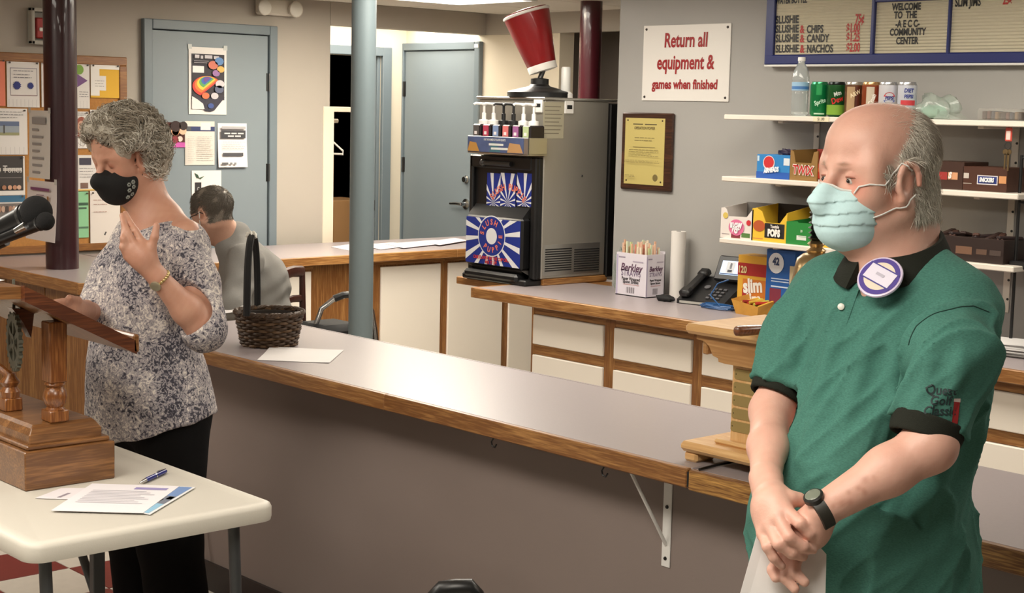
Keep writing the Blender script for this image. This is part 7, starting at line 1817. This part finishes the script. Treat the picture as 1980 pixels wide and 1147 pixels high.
# blouse
Ss = Sculpt()
for s_ in (-1, 1): Ss.cap(Tw(s_*.108,-.012,wz_-.058), Tw(s_*.132,-.008,wz_-.074), .048, .058, .04)
Ss.cap(Tw(.12,-.005,wz_-.09), Tw(-.12,-.005,wz_-.09), .062, .062, .05); Ss.ell(Tw(0,.02,wz_-.22), (.172,.120,.19), Tw.R, .06)
for s_ in (-1, 1): Ss.ell(Tw(s_*.075,.085,wz_-.235), (.075,.062,.08), Tw.R, .06)
Ss.ell(Tw(0,.055,wz_-.44), (.178,.150,.20), Tw.R, .08); Ss.ell(Tw(0,.02,wz_-.60), (.205,.170,.16), Tw.R, .08); Ss.cap(Tw(0,.02,wz_-.5), Tw(0,.02,wz_-.75), .155, .195, .06)
lc = LE+(LE-LW)*.06+np.array([0,0,.0]); rc = RE*.7+RW*.3
Ss.chain([Tw(-.14,-.005,wz_-.09), LS*.5+lc*.5, lc], [.062, .064, .066], .03)
Ss.chain([Tw(.14,-.005,wz_-.09), RS*.5+rc*.5, rc], [.060, .058, .058], .03)
ha, hb, hc = Ss.hit(205, 857, 4.2)[0], Ss.hit(340, 842, 4.2)[0], Ss.hit(462, 795, 4.2)[0]
ha, hb, hc = at_d(205, 858, 4.50), at_d(335, 842, 4.33), at_d(466, 792, 4.52)
nn = np.cross(hb-ha, hc-ha); nn = nn if nn[2] < 0 else -nn; Ss.plane(ha, nn/np.linalg.norm(nn), .004)
Sc_ = Sculpt(); Sc_.cap(LE, LE*.3+LW*.7, .052, .038, .01)
Ss.cap(LE*.70+LW*.30, LE*.1+LW*.9, .064, .060, .006, '-')
Ss.ell(Tw(0,.028,wz_+.034), (.125,.125,.066), Tw.R, .018, '-')
def wdisp(P):
    l = (P-Tw.o)@Tw.R; return .003*noise3(P*np.array([1,1,.35]), 34, 3)+.0025*noise3(P*np.array([1,1,.6]), 60, 6)+.005*np.clip((wz_-.45-l[:, 2])/.3, 0, 1)*np.sin(np.arctan2(l[:, 0], l[:, 1])*9)
Ss.disp = wdisp
mt, nt, b = base_mat('blouse_print')
tc = nt.nodes.new('ShaderNodeTexCoord')
n1 = nt.nodes.new('ShaderNodeTexNoise'); n1.inputs['Scale'].default_value = 62; n1.inputs['Detail'].default_value = 3; n1.inputs['Distortion'].default_value = 2.2
n2 = nt.nodes.new('ShaderNodeTexNoise'); n2.inputs['Scale'].default_value = 9; n2.inputs['Detail'].default_value = 3
vo = nt.nodes.new('ShaderNodeTexVoronoi'); vo.inputs['Scale'].default_value = 75
for nd in (n1, n2, vo): nt.links.new(tc.outputs['Object'], nd.inputs['Vector'])
ad = nt.nodes.new('ShaderNodeMath'); ad.operation = 'MULTIPLY_ADD'; ad.inputs[1].default_value = .55; nt.links.new(n2.outputs['Fac'], ad.inputs[0]); nt.links.new(n1.outputs['Fac'], ad.inputs[2])
ad2 = nt.nodes.new('ShaderNodeMath'); ad2.operation = 'MULTIPLY_ADD'; ad2.inputs[1].default_value = .16; nt.links.new(vo.outputs['Distance'], ad2.inputs[0]); nt.links.new(ad.outputs[0], ad2.inputs[2])
rp = nt.nodes.new('ShaderNodeValToRGB'); e = rp.color_ramp.elements; e[0].position = .70; e[0].color = lin((58,56,66)); e[1].position = 1.0; e[1].color = lin((222,214,206))
for pos, c3 in ((.76, (88,85,96)), (.80, (122,117,126)), (.835, (204,198,194)), (.86, (118,112,122)), (.90, (150,142,150)), (.93, (214,206,198)), (.96, (140,132,140))):
    x = e.new(pos); x.color = lin(c3)
nt.links.new(ad2.outputs[0], rp.inputs[0]); nt.links.new(rp.outputs[0], b.inputs['Base Color']); b.inputs['Roughness'].default_value = .85
bl = sculpt_part('blouse', Ss, .005, mt, woman, 2)
for (x, y) in ((205,452),): 
    p_, n3 = Ss.hit(x, y, 4.2); part('lapel_pin', MB().lathe([(.006,0),(.005,.004)], tuple(p_), 10, tuple(n3)), M_DSTEEL, bl, True)
# watch bracelet
wa = (LW-LE)/np.linalg.norm(LW-LE); wc = LW*.97+LE*.03
wt = bpy.data.objects.new('wrist_watch', None); COL.objects.link(wt); wt.parent = woman; wt.location = Vector(wc-Tw.o)
M_GOLD = mat('bracelet_gold', (206,184,130), .3, metal=.8)
u_ = np.cross(wa, UPV); u_ /= np.linalg.norm(u_); v_ = np.cross(wa, u_)
for k in range(22):
    a = 2*math.pi*k/22; c_ = (u_*math.cos(a)+v_*math.sin(a))*.0295
    lpart('bracelet_link', MB().ell(tuple(c_), (.0052,.0045,.0052), 8, 6), M_GOLD, wt, True)
wn = TOW*.8-LEFT*(-.2)+np.array([0,0,-.45]); wn -= wa*(wn@wa); wn /= np.linalg.norm(wn)
lpart('watch_case', MB().lathe([(.014,.027),(.015,.029),(.015,.034),(.012,.035)], (0,0,0), 20, tuple(wn)), mat('watch_face_pale', (170,164,140), .25, metal=.4), wt, True)
# trousers and shoes
Sp = Sculpt(); Sp.ell(Tw(0,.0,.82), (.175,.145,.16), Tw.R, .04); limb_legs(Sp, Tw, .80, .090, .105, .092, .095); Sp.plane(Tw(0,0,.045), (0,0,-1)); Sp.plane(Tw(0,0,.95), (0,0,1))
sculpt_part('trousers', Sp, .009, cloth('trouser_black', (14,13,14), .1, 300, .2, 500), woman, 2)
for s_ in (-1, 1): shoe(woman, Tw, s_, .1, M_BLACK)

# ============ seated man beyond the counter
fs = LEFT*math.cos(math.radians(28))-TOW*math.sin(math.radians(28)); pd = math.radians(20)
Hs = Frame(at_d(411, 412, 7.2), fs*math.cos(pd)+np.array([0,0,-math.sin(pd)]))
NBs = at_d(446, 462, 7.25)
fb = LEFT*math.cos(math.radians(20))-TOW*math.sin(math.radians(20))
sm_ = at_d(500, 560, 7.28)
fb = np.array([-1.0, 0, 0]); Ts = Frame((sm_[0], sm_[1], 0), fb)
seat_z = .46
sitter = thing('person', 'seated man in a grey pullover and glasses leaning over the far counter side', 'person', tuple(Ts.o))
Sb = Sculpt(); head(Sb, Hs, True, 1.0, True)
Sb.cap(Hs(0,-.03,-.05), NBs, .052, .048, .03); Sb.cap(NBs, at_d(490, 540, 7.28), .07, .12, .05); Sb.cap(at_d(490,540,7.28), Ts(0,-.02,seat_z+.12), .12, .14, .05)
LSs, RSs = NBs+TOW*.16+np.array([0,0,-.08]), NBs-TOW*.16+np.array([0,0,-.08])
LSs = at_d(474, 505, 7.10); LEs = at_d(452, 590, 6.98); LWs = at_d(405, 588, 7.02); REs = at_d(440, 600, 7.45); RWs = at_d(398, 592, 7.30)
Sb.chain([LSs, LEs, LWs], [.05,.042,.028], .02); Sb.chain([RSs, REs, RWs], [.05,.042,.028], .02)
for W, tw in ((LWs, -1), (RWs, 1)):
    for i in range(4): Sb.chain([W, W+LEFT*.08+UPV*(.02-.012*i)*.6+TOW*tw*(.012*i-.02), W+LEFT*.15+UPV*-.02+TOW*tw*(.014*i-.02)], [.02,.011,.008], .006)
    Sb.cap(W, W+LEFT*.05+UPV*.04, .018, .009, .006)
for s_ in (-1, 1):
    kz = Ts(s_*.11,.42,seat_z+.04); Sb.chain([Ts(s_*.09,0,seat_z+.08), kz, Ts(s_*.12,.40,.08)], [.09,.06,.042], .03); Sb.cap(Ts(s_*.12,.38,.06), Ts(s_*.13,.50,.03), .035, .025, .02)
ps2 = Paint((172,132,112), .05, 50); HR = Hs.R
for s_ in (-1, 1): ps2.dab(Hs(s_*.08,0,-.012), .035, (184,122,96), .6)
def sit_paint(V):
    C = ps2(V); l = (V-Hs.o)@Hs.R; m_ = (l[:, 2] > -.055) & (l[:, 1] < np.where(l[:, 2] > .01, .05, -.02)) & (np.abs(l[:, 0]) < .074) & (l[:, 2] < .14); C[m_] = linc((104,94,84)); return C
sculpt_part('body', Sb, .0065, M_SKIN, sitter, 2, sit_paint)
P, N, l = scatter(Sb, Hs, lambda l: (((l[:, 1] < .055-.1*l[:, 2]) & (l[:, 2] > .02)) | ((l[:, 1] < -.02) & (l[:, 2] > -.045))) & (np.abs(l[:, 0]) < .0775), 6000, 1, 31)
fl = np.tile(Hs.R[:, 1]*.6-UPV*.5, (len(P), 1)); tone = noise3(P, 60, 2)-6*np.maximum(0, -.0-l[:, 2])
for m_, nm, c3 in ((tone > -.4, 'hair_dark_brown', (96,88,78)), (tone <= -.4, 'hair_greying', (140,130,118))):
    hair_strands(sitter, 'hair', P[m_], N[m_], fl[m_], .017, .004, .0011, mat(nm, c3, .6), seed=7)
gl = sitter
part('glasses_arm', MB().tube([tuple(Hs(-.072,.075,.006)), tuple(Hs(-.080,.03,.006)), tuple(Hs(-.082,.004,.008)), tuple(Hs(-.080,-.012,-.004))], .0022, 6), M_BLACK, sitter, True)
part('glasses_arm', MB().tube([tuple(Hs(.072,.075,.006)), tuple(Hs(.080,.03,.006)), tuple(Hs(.082,.004,.008)), tuple(Hs(.080,-.012,-.004))], .0022, 6), M_BLACK, sitter, True)
for s_ in (-1, 1): part('glasses_rim', MB().tube([tuple(Hs(s_*(.036+.026*math.cos(a)), .100-.02*abs(math.cos(a)), -.004+.018*math.sin(a))) for a in np.linspace(0, 2*math.pi, 17)], .0022, 6), M_BLACK, sitter, True)
Sm = Sculpt(); Sm.ell(Hs(0,.058,-.062), (.0615,.063,.057), HR, .02); Sm.cap(Hs(0,.096,-.010), Hs(0,.121,-.040), .012, .018, .02); Sm.plane(Hs(0,.118,-.012), Hs.R@np.array([0,-.36,.933]), .003); Sm.plane(Hs(0,.045,0), -Hs.R[:, 1], .003)
mk = sculpt_part('face_mask', Sm, .006, M_LOOP, sitter, 1)
for s_ in (-1, 1):
    part('ear_loop', MB().tube([tuple(Hs(s_*.055,.048,-.085)), tuple(Hs(s_*.078,.024,-.035)), tuple(Hs(s_*.083,.006,.014))], .0022, 6), M_LOOP, mk, True)
Ss = Sculpt()
Ss.cap(at_d(452,478,7.25), at_d(492,545,7.30), .085, .150, .06); Ss.cap(at_d(492,545,7.30), at_d(505,640,7.30), .150, .150, .06); Ss.cap(at_d(505,640,7.3), Ts(0,0,seat_z+.08), .15, .15, .05)
Ss.cap(at_d(456,455,7.25), at_d(460,474,7.25), .066, .088, .03)
Ss.chain([LSs, LEs, LEs*.4+LWs*.6], [.075,.062,.05], .03); Ss.chain([RSs, REs, REs*.4+RWs*.6], [.075,.062,.05], .03); Ss.cap(LSs, RSs, .07, .07, .05)
def fdisp(P): return .006*noise3(P, 32, 14)+.004*np.sin((P@(UPV*.9+LEFT*.4))*95+3*noise3(P, 14, 2))*np.clip(1-np.abs(P[:, 2]-.84)/.18, 0, 1)
Ss.disp = fdisp
sculpt_part('pullover', Ss, .007, cloth('pullover_grey', (124,122,118), .14, 300, .3, 500), sitter, 2)
Sp = Sculpt()
for s_ in (-1, 1): Sp.chain([Ts(s_*.09,0,seat_z+.09), Ts(s_*.11,.42,seat_z+.05), Ts(s_*.12,.40,.09)], [.105,.085,.07], .03)
Sp.cap(Ts(-.08,0,seat_z+.1), Ts(.08,0,seat_z+.1), .12, .12, .04); Sp.plane(Ts(0,0,.06), (0,0,-1)); Sp.plane((0,0,seat_z+.012), (0,0,-1), .01) if False else None
sculpt_part('trousers', Sp, .012, cloth('trouser_dark', (42,42,48), .1, 300, .2, 500), sitter, 2)
for s_ in (-1, 1): part('shoe', MB().box(tuple(Ts(s_*.12-.045,.33,0)), tuple(Ts(s_*.12+.045,.58,.08)), .02) if False else MB().tube([tuple(Ts(s_*.12,.34,.045)), tuple(Ts(s_*.125,.46,.042)), tuple(Ts(s_*.13,.56,.036))], [.044,.045,.034], 14), M_BLACK, sitter, True)
# his chair and his papers
t = thing('wooden_chair', 'dark red brown wooden chair under the seated man', 'chair', (Ts.o[0], Ts.o[1], 0))
M_CH = wood('chair_wood', (92,44,30), (56,26,18), 2, rough=.35)
Tc = Frame((Ts.o[0], Ts.o[1], 0), LEFT*math.cos(math.radians(20))-TOW*math.sin(math.radians(20)))
def qd(x, y, z): return tuple(Tc(x, y, z))
part('seat', MB().add([qd(x, y, z) for z in (seat_z-.035, seat_z-.005) for x, y in ((-.22,-.20),(.22,-.20),(.21,.24),(-.21,.24))], [(3,2,1,0),(4,5,6,7),(0,1,5,4),(1,2,6,5),(2,3,7,6),(3,0,4,7)]), M_CH, t)
for x, y in ((-.19,.2),(.19,.2)): part('leg', MB().tube([qd(x, y, 0), qd(x, y, seat_z-.035)], [.014,.018], 10), M_CH, t, True)
for x in (.02, .24): part('back_post', MB().tube([qd(x, -.13, 0), qd(x, -.11, seat_z), qd(x, -.10, .92)], [.015,.018,.014], 10), M_CH, t, True)
for z, w_ in ((.91,.028), (.78,.018), (.64,.018)):
    part('back_rail', MB().tube([qd(.02,-.10, z), qd(.13,-.11, z+.01), qd(.24,-.10, z)], w_*.6, 8, flat=1.6), M_CH, t, True)
solo('paper_sheet', MB().add([tuple(at_d(x, y, d)) for x, y, d in ((430,596,6.93),(482,590,6.93),(478,601,6.90),(432,606,6.90))], [(0,1,2,3)]), M_PAPER, 'white sheet held under the arm of the seated man', 'paper')
